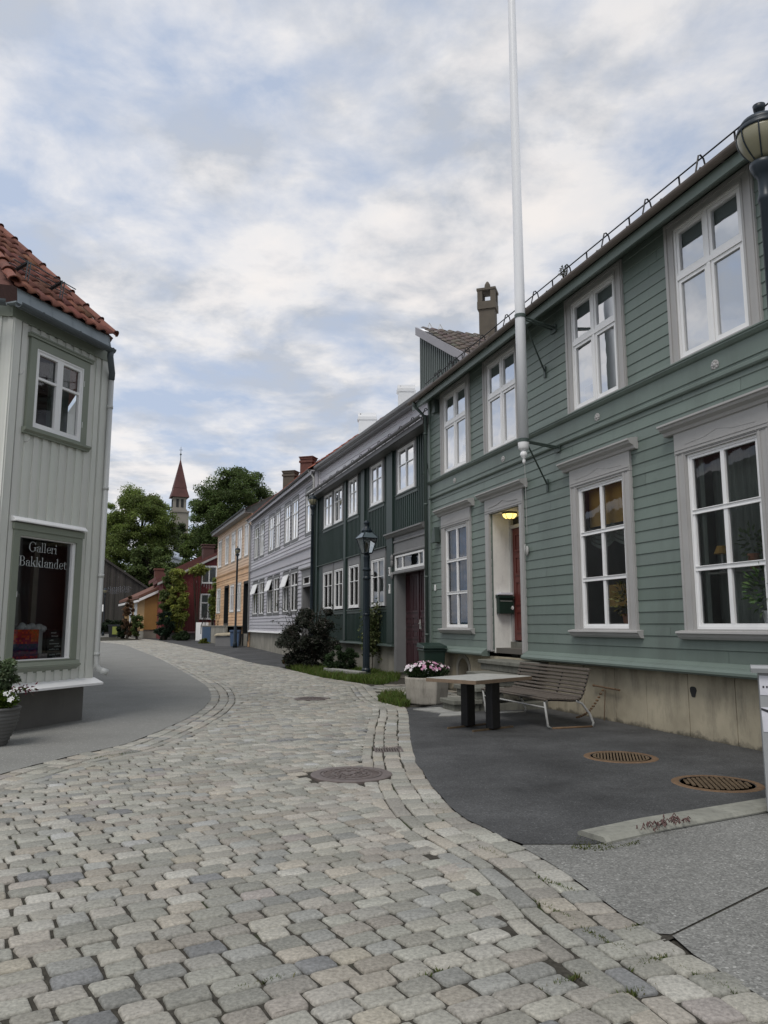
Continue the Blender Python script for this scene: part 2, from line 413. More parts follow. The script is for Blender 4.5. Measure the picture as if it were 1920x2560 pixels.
# ---- setts
PAL=np.array([[.36,.355,.32],[.38,.37,.33],[.34,.34,.31],[.40,.385,.345],[.375,.345,.31],[.40,.365,.315],[.32,.325,.315],[.42,.41,.38],[.36,.36,.325],[.37,.35,.32]])*.95*np.array([1.015,1.0,.94])
ODD=np.array([[.38,.35,.285],[.335,.305,.28],[.225,.228,.225],[.42,.42,.40],[.355,.325,.285]])
def stone_cols(n):
    c=PAL[rng.integers(0,len(PAL),n)]; c=c*.8+c.mean(1)[:,None]*np.array([1.01,1.01,.97])*.2; c=c*rng.uniform(.76,1.16,(n,1))
    k=rng.random(n)<.07; c[k]=ODD[rng.integers(0,len(ODD),k.sum())]*rng.uniform(.85,1.1,(k.sum(),1))
    return c
def stones(cx,cy,ux,uy,L,W,fine):
    """build rounded setts centred (cx,cy), long axis (ux,uy), size L x W"""
    n=len(cx)
    if fine:   # 12-gon rounded outline
        a=np.array([[1,.66],[.97,.91],[.84,1],[-.84,1],[-.97,.91],[-1,.66],[-1,-.66],[-.97,-.91],[-.84,-1],[.84,-1],[.97,-.91],[1,-.66]])
        rings=[(1.0,-.045),(1.0,-.012),(.94,-.003),(.86,.0)]
    else:
        a=np.array([[1,.7],[.8,1],[-.8,1],[-1,.7],[-1,-.7],[-.8,-1],[.8,-1],[1,-.7]]); rings=[(1.0,-.03),(1.0,-.007),(.92,.0)]
    k=len(a); m=len(rings)
    jit=1+rng.normal(0,.022 if fine else .02,(n,k,2))
    hx=(L/2)[:,None]; hy=(W/2)[:,None]
    skew=rng.normal(0,.05,n)[:,None]; tap=rng.normal(0,.04,n)[:,None]
    dz=rng.normal(0,.0022,n); tx=rng.normal(0,.012,n)[:,None]; ty=rng.normal(0,.02,n)[:,None]
    V=np.zeros((n,m*k,3))
    for r,(s,z) in enumerate(rings):
        lx=a[:,0]*hx*jit[:,:,0]; ly=a[:,1]*hy*jit[:,:,1]*(1+tap*a[:,0])
        ins=(1-s)
        lx=np.sign(lx)*np.maximum(np.abs(lx)-ins*.075,.0) if s>.6 else lx*s
        ly=np.sign(ly)*np.maximum(np.abs(ly)-ins*.075,.0) if s>.6 else ly*s
        lx2=lx+skew*ly
        X=cx[:,None]+lx2*ux[:,None]-ly*uy[:,None]; Y=cy[:,None]+lx2*uy[:,None]+ly*ux[:,None]
        zz=z+dz[:,None]+tx*lx+ty*ly
        if fine and r>=2: zz=zz+rng.normal(0,.0012,(n,k))
        V[:,r*k:(r+1)*k,0]=X; V[:,r*k:(r+1)*k,1]=Y; V[:,r*k:(r+1)*k,2]=zz+gz(X,Y)
    base=(np.arange(n)*m*k)[:,None,None]
    q=np.array([[r*k+i,r*k+(i+1)%k,(r+1)*k+(i+1)%k,(r+1)*k+i] for r in range(m-1) for i in range(k)])[None]
    F4=(q+base).reshape(-1,4)
    top=(np.arange((m-1)*k,m*k)[None,None]+base).reshape(-1,k)
    col=np.repeat(stone_cols(n),m*k,axis=0)
    return V.reshape(-1,3),F4,top,col
def offset_curve(C,d):
    t=np.gradient(C,axis=0); t/=np.linalg.norm(t,axis=1)[:,None]+1e-9
    return C+d*np.stack([-t[:,1],t[:,0]],1)
def densify(C,step):
    d=np.concatenate([[0],np.cumsum(np.hypot(*np.diff(C,axis=0).T))]); return d
S=[]  # cx cy ux uy L W
CW=.155
def border(C,side,ncourse,gap_y=None):
    for c in range(ncourse):
        w=(.185,.18,.125,.125)[c]
        off=side*(.093,.277,.432,.560)[c]
        O=offset_curve(C,off); d=densify(O,0); L=d[-1]; t=-rng.uniform(0,.2)
        while t<L:
            y0=np.interp(t,d,O[:,1])
            l=(rng.uniform(.15,.22) if c<2 else rng.uniform(.2,.36)) if y0<20 else rng.uniform(.2,.4); m=t+l/2
            x=np.interp(m,d,O[:,0]); y=np.interp(m,d,O[:,1]); x2=np.interp(m+.1,d,O[:,0]); y2=np.interp(m+.1,d,O[:,1])
            u=np.array([x2-x,y2-y]); nn=np.linalg.norm(u)
            if nn>1e-6 and y>1.3:
                u/=nn; S.append((x+rng.normal(0,.006),y,u[0],u[1],l-.012,w-.010+rng.normal(0,.006)))
            t+=l
border(REc,1,4); border(LEc,-1,4)
inner=np.vstack([offset_curve(REc,4*CW-.035),offset_curve(LEc,-(4*CW-.035))[::-1]])
ang=R(31.5); ci,si=math.cos(ang),math.sin(ang)
v=-4.0
MH=[(-.32,7.84,.435),(-1.45,15.7,.36)]
while v<60:
    rh=rng.uniform(.130,.150) if v<22 else rng.uniform(.15,.19)
    t=-16-rng.uniform(0,.2)
    y_est=v/ci*.9
    row=[]
    while t<30:
        l=rng.uniform(.155,.220) if v<22 else rng.uniform(.2,.32)
        m=t+l/2; t+=l
        wob=.035*math.sin(m*.9+v*.3)+.012*math.sin(m*2.3+v)
        x=m*ci-(v+rh/2+wob)*si; y=m*si+(v+rh/2+wob)*ci
        if y<1.3 or y>62 or abs(x)>30: continue
        row.append((x,y,l))
    if row:
        a=np.array(row); ok=inside(a[:,:2],inner)
        vis=(a[:,0]>-a[:,1]*.62-1.2)&(a[:,0]<a[:,1]*.62+1.2)
        for x,y,l in a[ok&vis]:
            if any((x-mx)**2+(y-my)**2<r*r for mx,my,r in MH): continue
            da=rng.normal(0,.012)
            S.append((x,y,math.cos(ang+da),math.sin(ang+da),l-rng.uniform(.010,.022),rh-rng.uniform(.008,.014)))
    v+=rh
S=np.array([s for s in S if not any((s[0]-mx)**2+(s[1]-my)**2<r*r for mx,my,r in MH) and not (-.10<s[0]<.20 and 9.22<s[1]<9.58)])
near=S[:,1]<15
Vs=[];F4=[];T12=[];T8=[];CC=[];o=0
for mask,fine in ((near,True),(~near,False)):
    a=S[mask]; V,F,T,c=stones(*[a[:,i] for i in range(6)],fine)
    Vs.append(V);F4.append(F+o);CC.append(c); (T12 if fine else T8).append(T+o); o+=len(V)
road=npmesh('road',np.vstack(Vs),[np.vstack(F4),T12[0],T8[0]],M_cob,col=np.vstack(CC),kind='structure')
print('setts',len(S),near.sum())
# ---- pavements beside it
jitr=lambda C,d:[tuple(p+rng.normal(0,.007,2)) for p in offset_curve(C,d)]
lp=jitr(LEc,-.022)
sheet('pavement',lp+[(-40,62),(-40,-1)],.004,M_asph_l)
# right: coarse old asphalt, dark asphalt apron, kerb between, sidewalk further on
ri=jitr(REc,.022)
near_r=[p for p in ri if p[1]<5.42]
K0=(1.02,5.25)
nA=[p for p in near_r if p[1]<3.86]; nB=[p for p in near_r if p[1]>3.90]
sheet('sidewalk',nA+[(1.36,3.878),(2.11,4.510),(6.5,8.018),(9,8.0),(9,-.5)],.002,M_asph_o)
sheet('sidewalk',nB+[(.93,5.40),(1.40,5.40),(3.0,6.28),(6.5,8.33),(6.5,8.033),(2.10,4.525),(1.36,3.895)],.002,M_asph_o)
sheet('path',[p for p in ri if 5.40<p[1]<13.95]+[(.46,14.0),(.75,14.1),(1.9,16.2),(5.0,11.0),(9,9.6),(6.6,8.38),(3.0,6.28),(1.40,5.40),(.93,5.40)],.006,M_asph_d)
sheet('far_pavement',[p for p in ri if p[1]>27.0]+[(-10,66),(-4,52),(0.5,38),(-1.6,29.0),(-2.7,26.6)],.004,M_asph_d)
# old kerb of cast concrete between the two surfaces
sheet('sidewalk_joint',[(1.30,3.82),(2.2,4.45),(6.5,7.9),(6.5,8.2),(2.0,4.56),(1.30,3.95)],-.003,M_bed)
kb=MB()
kpts=[(1.42,5.52),(1.95,5.86),(2.5,6.16),(3.15,6.52),(4.4,7.15),(6,7.9)]
def ribbon(name,mat,pts,half,z0,z1,round_=.03):
    b=MB(); n=len(pts); prof=[(-half,z0),(-half,z1-round_*.6),(-half+round_,z1),(half-round_,z1*.92),(half,z1*.35),(half,z0)]
    P=np.array(pts,float); t=np.gradient(P,axis=0); t/=np.linalg.norm(t,axis=1)[:,None]
    k=len(prof); vs=[]; fs=[]
    for i in range(n):
        nx,ny=-t[i,1],t[i,0]
        for d,z in prof: vs.append((P[i,0]-nx*d,P[i,1]-ny*d,z+rng.normal(0,.003)))
    for i in range(n-1):
        for j in range(k-1): fs.append((i*k+j,i*k+j+1,(i+1)*k+j+1,(i+1)*k+j))
    fs+= [tuple(range(k))[::-1],tuple(range((n-1)*k,n*k))]
    b.add(vs,fs); return b.build(name,mat,None,kind='structure')
ribbon('kerb',M_kerb,kpts,.13,-.05,.042)
# stone slabs beside the steps
sl=MB(); 
for q in ([(.49,13.62),(.93,13.05),(1.32,13.3),(.98,13.95)],[(.94,13.02),(.86,12.55),(1.35,12.75),(1.34,13.27)],[(.32,15.5),(.55,14.95),(1.0,15.4),(.7,15.9)]):
    c=np.mean(q,axis=0); q=[tuple(c+(np.array(p)-c)*.985) for p in q]
    sl.add([(x,y,.001) for x,y in q]+[(x,y,.022) for x,y in q],[(4,5,6,7),(0,1,5,4),(1,2,6,5),(2,3,7,6),(3,0,4,7)])
sl.build('stone_paving',M_greyst,None,kind='structure')
# rough setts between grass and gate
gs=[]
for i in range(9):
    for j in range(9):
        x=.0+i*.30+.12*(j%2); y=15.6+j*.42+i*.12
        gs.append((x-.05*j,y,math.cos(R(25)),math.sin(R(25)),rng.uniform(.22,.28),rng.uniform(.34,.40)))
gs=np.array(gs); okk=~inside(gs[:,:2],road_poly)&(((gs[:,0]-4.32)*.9507+(gs[:,1]-9.29)*.3101)<-.15); gs=gs[okk]
V,F,T,c=stones(*[gs[:,i] for i in range(6)],True); V[:,2]+=.004
npmesh('courtyard_paving',V,[F,T],M_cob,col=c*.8,smooth=True,kind='structure')
sheet('verge',[(.42,14.1),(.12,14.95),(-.13,16.5),(-.35,19.2),(-.5,19.65),(-1.7,21.95),(-2.8,25.0),(-3.3,26.5),(-1.5,29),(.9,22.3),(1.6,19.2),(2.6,16.5)],-.008,M_bed)
# curb stones on the verge edge
# ---------------------------------------------------------------- house kit
def tint(v=.05): 
    k=1+rng.normal(0,v); return (k,k*(1+rng.normal(0,.008)),k)
def subtract(s0,s1,holes):
    iv=[(s0,s1)]
    for a,b in holes:
        nv=[]
        for p,q in iv:
            if b<=p or a>=q: nv.append((p,q)); continue
            if a>p: nv.append((p,a))
            if b<q: nv.append((b,q))
        iv=nv
    return [i for i in iv if i[1]-i[0]>.02]
def boards(mb,s0,s1,z0,z1,pitch,holes=(),lap=.018,off=0,var=.03,joint=4.2):
    """horizontal lapped cladding with openings (s0,s1,z0,z1)"""
    cuts=sorted({z0,z1,*[h for o in holes for h in o[2:4] if z0<h<z1]})
    z=z0
    while z<z1-.01:
        zt=min(z+pitch,z1)
        sub=[z]+[c for c in cuts if z+.004<c<zt-.004]+[zt]
        phase=rng.uniform(0,joint)
        for a,b in zip(sub[:-1],sub[1:]):
            mid=(a+b)/2
            hs=[(h[0],h[1]) for h in holes if h[2]<mid<h[3]]
            for p,q in subtract(s0,s1,hs):
                # board joints along the run
                xs=[p]; x=p+phase
                while x<q-.5: xs.append(x); x+=joint+rng.uniform(-.8,.8)
                xs.append(q)
                for x0,x1 in zip(xs[:-1],xs[1:]):
                    mb.cur=tint(var); fa=(a-z)/pitch; fb=(b-z)/pitch
                    g=.0028
                    o0=off-lap*(1-fa)-.003; o1=off-lap*(1-fb)-.003
                    lip=.006 if fa==0 else 0
                    vs=[(x0+g,off+.02,a),(x1-g,off+.02,a),(x1-g,o0+lip,a),(x0+g,o0+lip,a),(x1-g,o0,a+lip),(x0+g,o0,a+lip),(x1-g,o1,b),(x0+g,o1,b),(x1-g,off+.02,b),(x0+g,off+.02,b)]
                    mb.add(vs,[(0,1,2,3),(3,2,4,5),(5,4,6,7),(7,6,8,9),(0,3,5,7,9),(1,8,6,4,2)])
        z=zt
    mb.cur=(1,1,1)
def battens(mb,s0,s1,z0,z1,pitch,bw,bd,off=0,holes=(),var=.05):
    """vertical boards with battens over the joints"""
    s=s0
    while s<s1-.01:
        e=min(s+pitch,s1); mid=(s+e)/2
        hz=sorted((h[2],h[3]) for h in holes if h[0]<mid<h[1])
        for a,b in subtract(z0,z1,hz):
            mb.cur=tint(var); mb.box(s,e,off-.004,off+.02,a,b)
            mb.cur=tint(var); mb.box(mid-bw/2,mid+bw/2,off-bd,off-.004,a+.001,b-.001)
        s=e
    mb.cur=(1,1,1)
def ring(mb,s0,s1,z0,z1,w,o0,o1,wt=None,wb=None):
    """rectangular frame"""
    wt=w if wt is None else wt; wb=w if wb is None else wb
    mb.box(s0,s0+w,o0,o1,z0,z1); mb.box(s1-w,s1,o0,o1,z0,z1)
    mb.box(s0+w,s1-w,o0,o1,z1-wt,z1); mb.box(s0+w,s1-w,o0,o1,z0,z0+wb)
def sash(mb,s0,s1,z0,z1,cols,fr,bw=.045,bar=.028,o0=.01,o1=.06,mull=.07,outer=.04,style='bars'):
    """white joinery. fr = list of heights (fractions, bottom up). style 'case': each light has its own casement frame"""
    ring(mb,s0,s1,z0,z1,outer,o0-.012,o1+.02)
    a,b,c,d=s0+outer,s1-outer,z0+outer,z1-outer
    zs=[c]; 
    for f in fr[:-1]: zs.append(zs[-1]+f*(d-c))
    zs.append(d)
    w=(b-a)/cols
    if style=='case':
        for i in range(1,cols): mb.box(a+i*w-mull/2,a+i*w+mull/2,o0-.014,o1,c,d)
        for z in zs[1:-1]: mb.box(a,b,o0-.018,o1,z-.035,z+.035)
        for i in range(cols):
            for j in range(len(fr)):
                x0=a+i*w+(mull/2 if i else 0)+.004; x1=a+(i+1)*w-(mull/2 if i<cols-1 else 0)-.004
                y0=zs[j]+(.036 if j else .004); y1=zs[j+1]-(.036 if j<len(fr)-1 else .004)
                ring(mb,x0,x1,y0,y1,bw,o0,o1-.01)
    else:
        ring(mb,a,b,c,d,bw,o0,o1-.01)
        for i in range(1,cols): mb.box(a+i*w-mull/2,a+i*w+mull/2,o0-.002,o1-.008,c+bw,d-bw)
        for z in zs[1:-1]:
            for i in range(cols):
                x0=a+i*w+(mull/2 if i else bw); x1=a+(i+1)*w-(mull/2 if i<cols-1 else bw)
                mb.box(x0,x1,o0+.001,o1-.012,z-bar/2,z+bar/2)
def pane_q(fr,parent,s0,s1,z0,z1,o,mat):
    m=MB(fr); q=[(s0,o,z0),(s1,o,z0),(s1,o,z1),(s0,o,z1)]
    if np.cross(np.append(fr.u[:2],0),[0,0,1])@np.append(fr.n[:2],0)>0: q=q[::-1]   # glass faces the street
    m.poly(q); return m.build('pane',mat,parent)
def drape(fr,parent,s0,s1,z0,z1,o,mat,amp=.018,folds=9,name='curtain'):
    m=MB(fr); n=folds*6; vs=[]
    for i in range(n+1):
        x=s0+(s1-s0)*i/n; y=o+amp*math.sin(i/6*2*math.pi+.6*math.sin(i*.7))
        vs+= [(x,y,z0),(x,y*1.0,z1)]
    m.add(vs,[(2*i,2*i+2,2*i+3,2*i+1) for i in range(n)]); return m.build(name,mat,parent,smooth=True)
def roof_tiles(name,fr3,W,L,mat,parent,tw=.22,tl=.33,test=None,base=(.20,.07,.045),var=.16,amp=.03):
    """pantiles on a sloping plane. fr3=(origin, across, up-slope, normal) vectors"""
    O,A,B,Nn=[np.array(x,float) for x in fr3]
    nx=int(W/tw); ny=int(L/tl); seg=8
    I,J=np.meshgrid(np.arange(nx),np.arange(ny)); I=I.ravel(); J=J.ravel()
    if test is not None:
        k=np.array([test((i+.5)*tw,(j+.5)*tl) for i,j in zip(I,J)]); I=I[k];J=J[k]
    n=len(I)
    xs=np.linspace(0,1.06,seg+1); prof=amp*np.where(xs<.62,np.sin(xs/.62*math.pi),-.35*np.sin((xs-.62)/.44*math.pi))
    V=np.zeros((n,(seg+1)*3,3))
    jx=rng.normal(0,.006,n); jz=rng.normal(0,.004,n); jr=rng.normal(0,.01,n)
    for r,(t,lift) in enumerate(((-.12,.012),(-.12,.034),(1.0,.004))):
        u=(I[:,None]+xs[None])*tw+jx[:,None]; v=(J[:,None]+t)*tl+jr[:,None]*(t<0); w=prof[None]+lift+jz[:,None]
        V[:,r*(seg+1):(r+1)*(seg+1)]=O+u[...,None]*A+np.broadcast_to(v,u.shape)[...,None]*B+np.broadcast_to(w,u.shape)[...,None]*Nn
    q=np.array([[r*(seg+1)+i,r*(seg+1)+i+1,(r+1)*(seg+1)+i+1,(r+1)*(seg+1)+i] for r in range(2) for i in range(seg)])
    F=(q[None]+(np.arange(n)*(seg+1)*3)[:,None,None]).reshape(-1,4)
    c=np.array(base)*rng.uniform(1-var,1+var,(n,1))*np.array([1,1,1])+rng.normal(0,.004,(n,3))
    return npmesh(name,V.reshape(-1,3),F,mat,parent,col=np.repeat(np.clip(c,.01,1),(seg+1)*3,axis=0),smooth=True)
def gutter(fr,parent,s0,s1,o,z,r,mat,name='gutter'):
    m=MB(fr); k=9
    pts=[(o-r*math.cos(math.pi*i/(k-1)),z-r*math.sin(math.pi*i/(k-1))) for i in range(k)]
    inn=[(o-(r-.012)*math.cos(math.pi*i/(k-1)),z-(r-.012)*math.sin(math.pi*i/(k-1))) for i in range(k)][::-1]
    m.prof(pts+inn,s0,s1); 
    s=s0+.4
    while s<s1: m.box(s-.012,s+.012,o-r-.006,o+r+.006,z-.004,z+.008); s+=.75
    return m.build(name,mat,parent)
def snow_guard(fr,parent,s0,s1,o,z,mat,big,small=(),hh=.26,rails=1,name='snow_guard'):
    m=MB(fr)
    for s in big:
        m.tube([(s,o-.02,z-.02),(s,o+.10,z+hh),(s,o+.13,z+hh+.015),(s,o+.18,z+hh-.03),(s,o+.27,z+.06)],.012,6)
    for s in small: m.tube([(s,o+.16,z+.05),(s,o+.14,z+hh-.04)],.013,6)
    for r in range(rails): m.tube([(s0,o+.12-.03*r,z+hh-.05-.10*r),(s1,o+.12-.03*r,z+hh-.05-.10*r)],.011,6)
    return m.build(name,mat,parent)
def chimney_cowl(mbf,c,w,z0,z1,mat,parent,name='chimney'):
    return
# ================================================================ green house (right foreground)
FA=Frame((4.322,9.286,0),(-.3101,.9507,0),(.9507,.3101,0))
SL,SR=10.20,-3.6     # far end and near end
GH=thing('green_house','long two-storey green clapboard house with lavender-grey window surrounds','house',FA(0,0,0))
ups=[(7.71,9.40),(5.33,7.00),(2.03,3.68),(-.62,1.02),(-3.3,-1.65)]
lows=[(7.75,9.41),(2.03,3.69),(-.62,1.03),(-3.3,-1.65)]
DO=(5.51,6.79,.90,3.71)
uh=[(a+.15,b-.15,5.06,6.90) for a,b in ups]; lh=[(a+.2,b-.2,1.42,3.72) for a,b in lows]
m=MB(FA)
boards(m,SR,SL,.97,4.54,.166,lh+[DO],lap=.012,var=.05)
boards(m,SR,SL,4.99,7.13,.166,uh,lap=.012,var=.05)
m.cur=(1,1,1); m.box(SR,SL,-.022,.02,4.54,4.90)
m.build('wall',M_green,GH)
# belt mouldings
m=MB(FA)
m.prof([(-.022,4.90),(-.05,4.91),(-.085,4.945),(-.085,4.965),(-.10,4.97),(-.10,4.988),(-.022,5.0)],SR,SL)
m.prof([(-.022,4.535),(-.045,4.54),(-.06,4.56),(-.06,4.60),(-.04,4.615),(-.022,4.62)],SR,SL)
m.prof([(-.022,4.655),(-.036,4.66),(-.036,4.685),(-.022,4.69)],SR,SL)
m.build('belt_moulding',M_green,GH)
# corner board at the far end
m=MB(FA); m.box(SL-.10,SL+.015,-.045,.1,.97,7.12); m.build('corner_board',M_green,GH)
# skirt moulding above the plinth
m=MB(FA)
sk=[(.02,.985),(-.03,.985),(-.10,.945),(-.115,.94),(-.12,.925),(-.15,.915),(-.175,.885),(-.175,.855),(-.15,.83),(-.05,.825),(.02,.825)]
m.prof(sk,SR,5.34); m.build('skirt_moulding',M_green,GH); m=MB(FA); m.prof(sk,7.02,SL+.02)
m.build('skirt_moulding',M_green,GH)
# plinth with vent arch
m=MB(FA); vA,vB=8.08,8.66
m.box(SR,SL,.042,.4,-.15,.46) if 0 else None
m.box(SR,vA,.045,.4,-.15,.825); m.box(vB,SL,.03,.4,-.15,.83)
sq_=[SR,-2.1,-1.35,-.62,.28,1.12,2.0,2.75,3.6,4.4,5.2,6.0,6.8,7.5,vA]
for a_,b_ in zip(sq_[:-1],sq_[1:]): m.box(a_+.006,b_-.006,.03+rng.uniform(0,.006),.06,-.15,.83)

arch=[(vA,.52)]+[(vA+(vB-vA)*(.5-.5*math.cos(math.pi*i/10)),.46+.27*math.sin(math.pi*i/10)) for i in range(11)]+[(vB,.83),(vA,.83)]
m.prof([(p[0],p[1]) for p in [(vA,.46)]+[(vA+(vB-vA)*(.5-.5*math.cos(math.pi*i/10)),.46+.27*math.sin(math.pi*i/10)) for i in range(1,10)]+[(vB,.46),(vB,.83),(vA,.83)]],.03,.4,axis=1)
pl=m.build('plinth',M_conc,GH)
m=MB(FA); m.box(vA-.05,vB+.05,.25,.3,-.1,.83); m.build('vent_recess',M_roomd,pl)
m=MB(FA)
for i in range(10):
    a0,a1=math.pi*i/10,math.pi*(i+1)/10; c0=(vA+vB)/2; rr=(vB-vA)/2
    P=lambda a,r,h:(c0-math.cos(a)*r,.46+math.sin(a)*h)
    q=[P(a0,rr,.27),P(a1,rr,.27),P(a1,rr+.10,.36),P(a0,rr+.10,.36)]; m.prof(q,.012,.05,axis=1)
m.box(vA-.10,vA,.012,.05,-.1,.46); m.box(vB,vB+.10,.012,.05,-.1,.46); m.build('vent_surround',M_concg,pl)
m=MB(FA); hc=(1.02,.59); pts=[(hc[0]+.055*math.cos(a)*(1+.25*math.sin(3*a)),hc[1]+.085*math.sin(a)*(1+.2*math.cos(2*a))) for a in np.linspace(0,2*math.pi,14)[:-1]]
m.prof(pts,.024,.03,axis=1); m.build('chipped_hole_shade',M_roomd,pl)  # dark disc on the face stands for the shade inside a hole
# inner rooms: floor slab, back wall, so that the rooms behind the glass read dark
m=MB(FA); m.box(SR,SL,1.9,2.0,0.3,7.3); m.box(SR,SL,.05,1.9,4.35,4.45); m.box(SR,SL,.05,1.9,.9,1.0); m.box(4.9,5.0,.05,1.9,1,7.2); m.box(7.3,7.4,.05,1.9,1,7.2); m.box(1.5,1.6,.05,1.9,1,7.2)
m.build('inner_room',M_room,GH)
m=MB(FA); m.box(SL-.02,SL,.021,7.5,-.1,7.2); m.box(SR,SR+.02,.021,7.5,-.1,7.2); m.box(SR,SL,7.5,7.6,-.1,7.2); m.build('side_wall',M_green,GH)
# eaves
m=MB(FA); m.box(SR-.1,SL+.25,-.375,-.345,6.875,7.03); m.build('fascia',M_green,GH)
m=MB(FA); m.prof([(-.345,6.885),(.02,7.105),(.02,7.13),(-.345,6.91)],SR-.1,SL+.25); m.build('soffit',M_green,GH)
gutter(FA,GH,SR-.1,SL+.27,-.445,7.075,.066,M_gutter)
m=MB(FA)
ridge_o,ridge_z=4.0,7.05+4.37*math.tan(R(27))
m.add([(SR-.1,-.37,7.03),(SL+.22,-.37,7.03),(SL+.22,ridge_o,ridge_z),(SR-.1,ridge_o,ridge_z),(SL+.22,8.0,7.1),(SR-.1,8.0,7.1)],[(0,1,2,3),(3,2,4,5)])
m.add([(SL,0,7.1),(SL,ridge_o,ridge_z-.05),(SL,7.6,7.1)],[(0,1,2)])
rf=m.build('roof',M_tileg,GH)
def slope_frame(fr,s0,o,z,deg,flip=1):
    p=np.array(fr(s0,o,z)); A=np.array(fr(s0+1,o,z))-p; t=R(deg); B=(np.array(fr(s0,o+1,z))-p)*math.cos(t)+np.array([0,0,math.sin(t)])
    Nn=-(np.array(fr(s0,o+1,z))-p)*math.sin(t)+np.array([0,0,math.cos(t)])
    return p,A,B,Nn
roof_tiles('roof_tiles',slope_frame(FA,SR-.1,-.385,7.04,27),SL-SR+.3,1.4,M_tileg,rf,.25,.34,base=(.085,.07,.06),amp=.03)
snow_guard(FA,rf,SR,SL+.1,-.20,7.15,M_black,[.17,1.29,2.33,3.48,4.6,5.75,6.9,7.7,8.35,8.65,9.3,9.55],[-.43,.61,1.74,2.9,4.0,5.2,6.3,8.0,9.0],hh=.47)
# downspout at the far corner
m=MB(FA); m.tube([(SL-.03,-.44,7.02),(SL-.03,-.42,6.93),(SL-.03,-.13,6.65),(SL-.03,-.13,.3)],.042,10)
for z in (6.2,4.4,2.6,1.2): m.tube([(SL-.03,-.13,z),(SL-.03,-.13,z+.05)],.052,10)
m.build('downspout',M_dgreen2,GH,smooth=True)
# ---- windows
def upper_window(s0,s1,kind):
    m=MB(FA); z0,z1=4.99,7.055
    ring(m,s0,s1,z0+.0,z1,.165,-.04,.05,wt=.13,wb=.03)
    ring(m,s0+.02,s1-.02,z0+.0,z1-.02,.05,-.055,-.0405,wb=.0301)
    ring(m,s0+.155,s1-.155,z0+.02,z1-.12,.035,-.05,.1,wb=.02)
    w=m.build('window',M_trim,GH)
    m=MB(FA); sash(m,s0+.19,s1-.19,z0+.03,z1-.15,2,(.62,.38),bw=.05,o0=-.015,o1=.05,outer=.035,mull=.06,style='case'); m.build('sash',M_white,w)
    pane_q(FA,w,s0+.2,s1-.2,z0+.05,z1-.16,.012,M_glassu)
    m=MB(FA); m.box(s0+.2,s1-.2,.07,.08,z0+.02,z1-.14); m.build('blind',M_blind,w)
    if kind in (0,1):   # dark things standing on the sill
        m=MB(FA)
        if kind==0: m.prof([(s0+.28,5.1),(s0+.62,5.1),(s0+.50,5.62),(s0+.42,5.66),(s0+.35,5.62)],.04,.06,axis=1); m.build('sill_ornament',M_roomd,w)
        else: m.box(s0+.95,s0+1.2,.03,.06,5.1,5.36); m.build('sill_ornament',M_dtrim,w)
    return w
for i,(a,b) in enumerate(ups): upper_window(a,b,{0:0,2:1}.get(i,9))
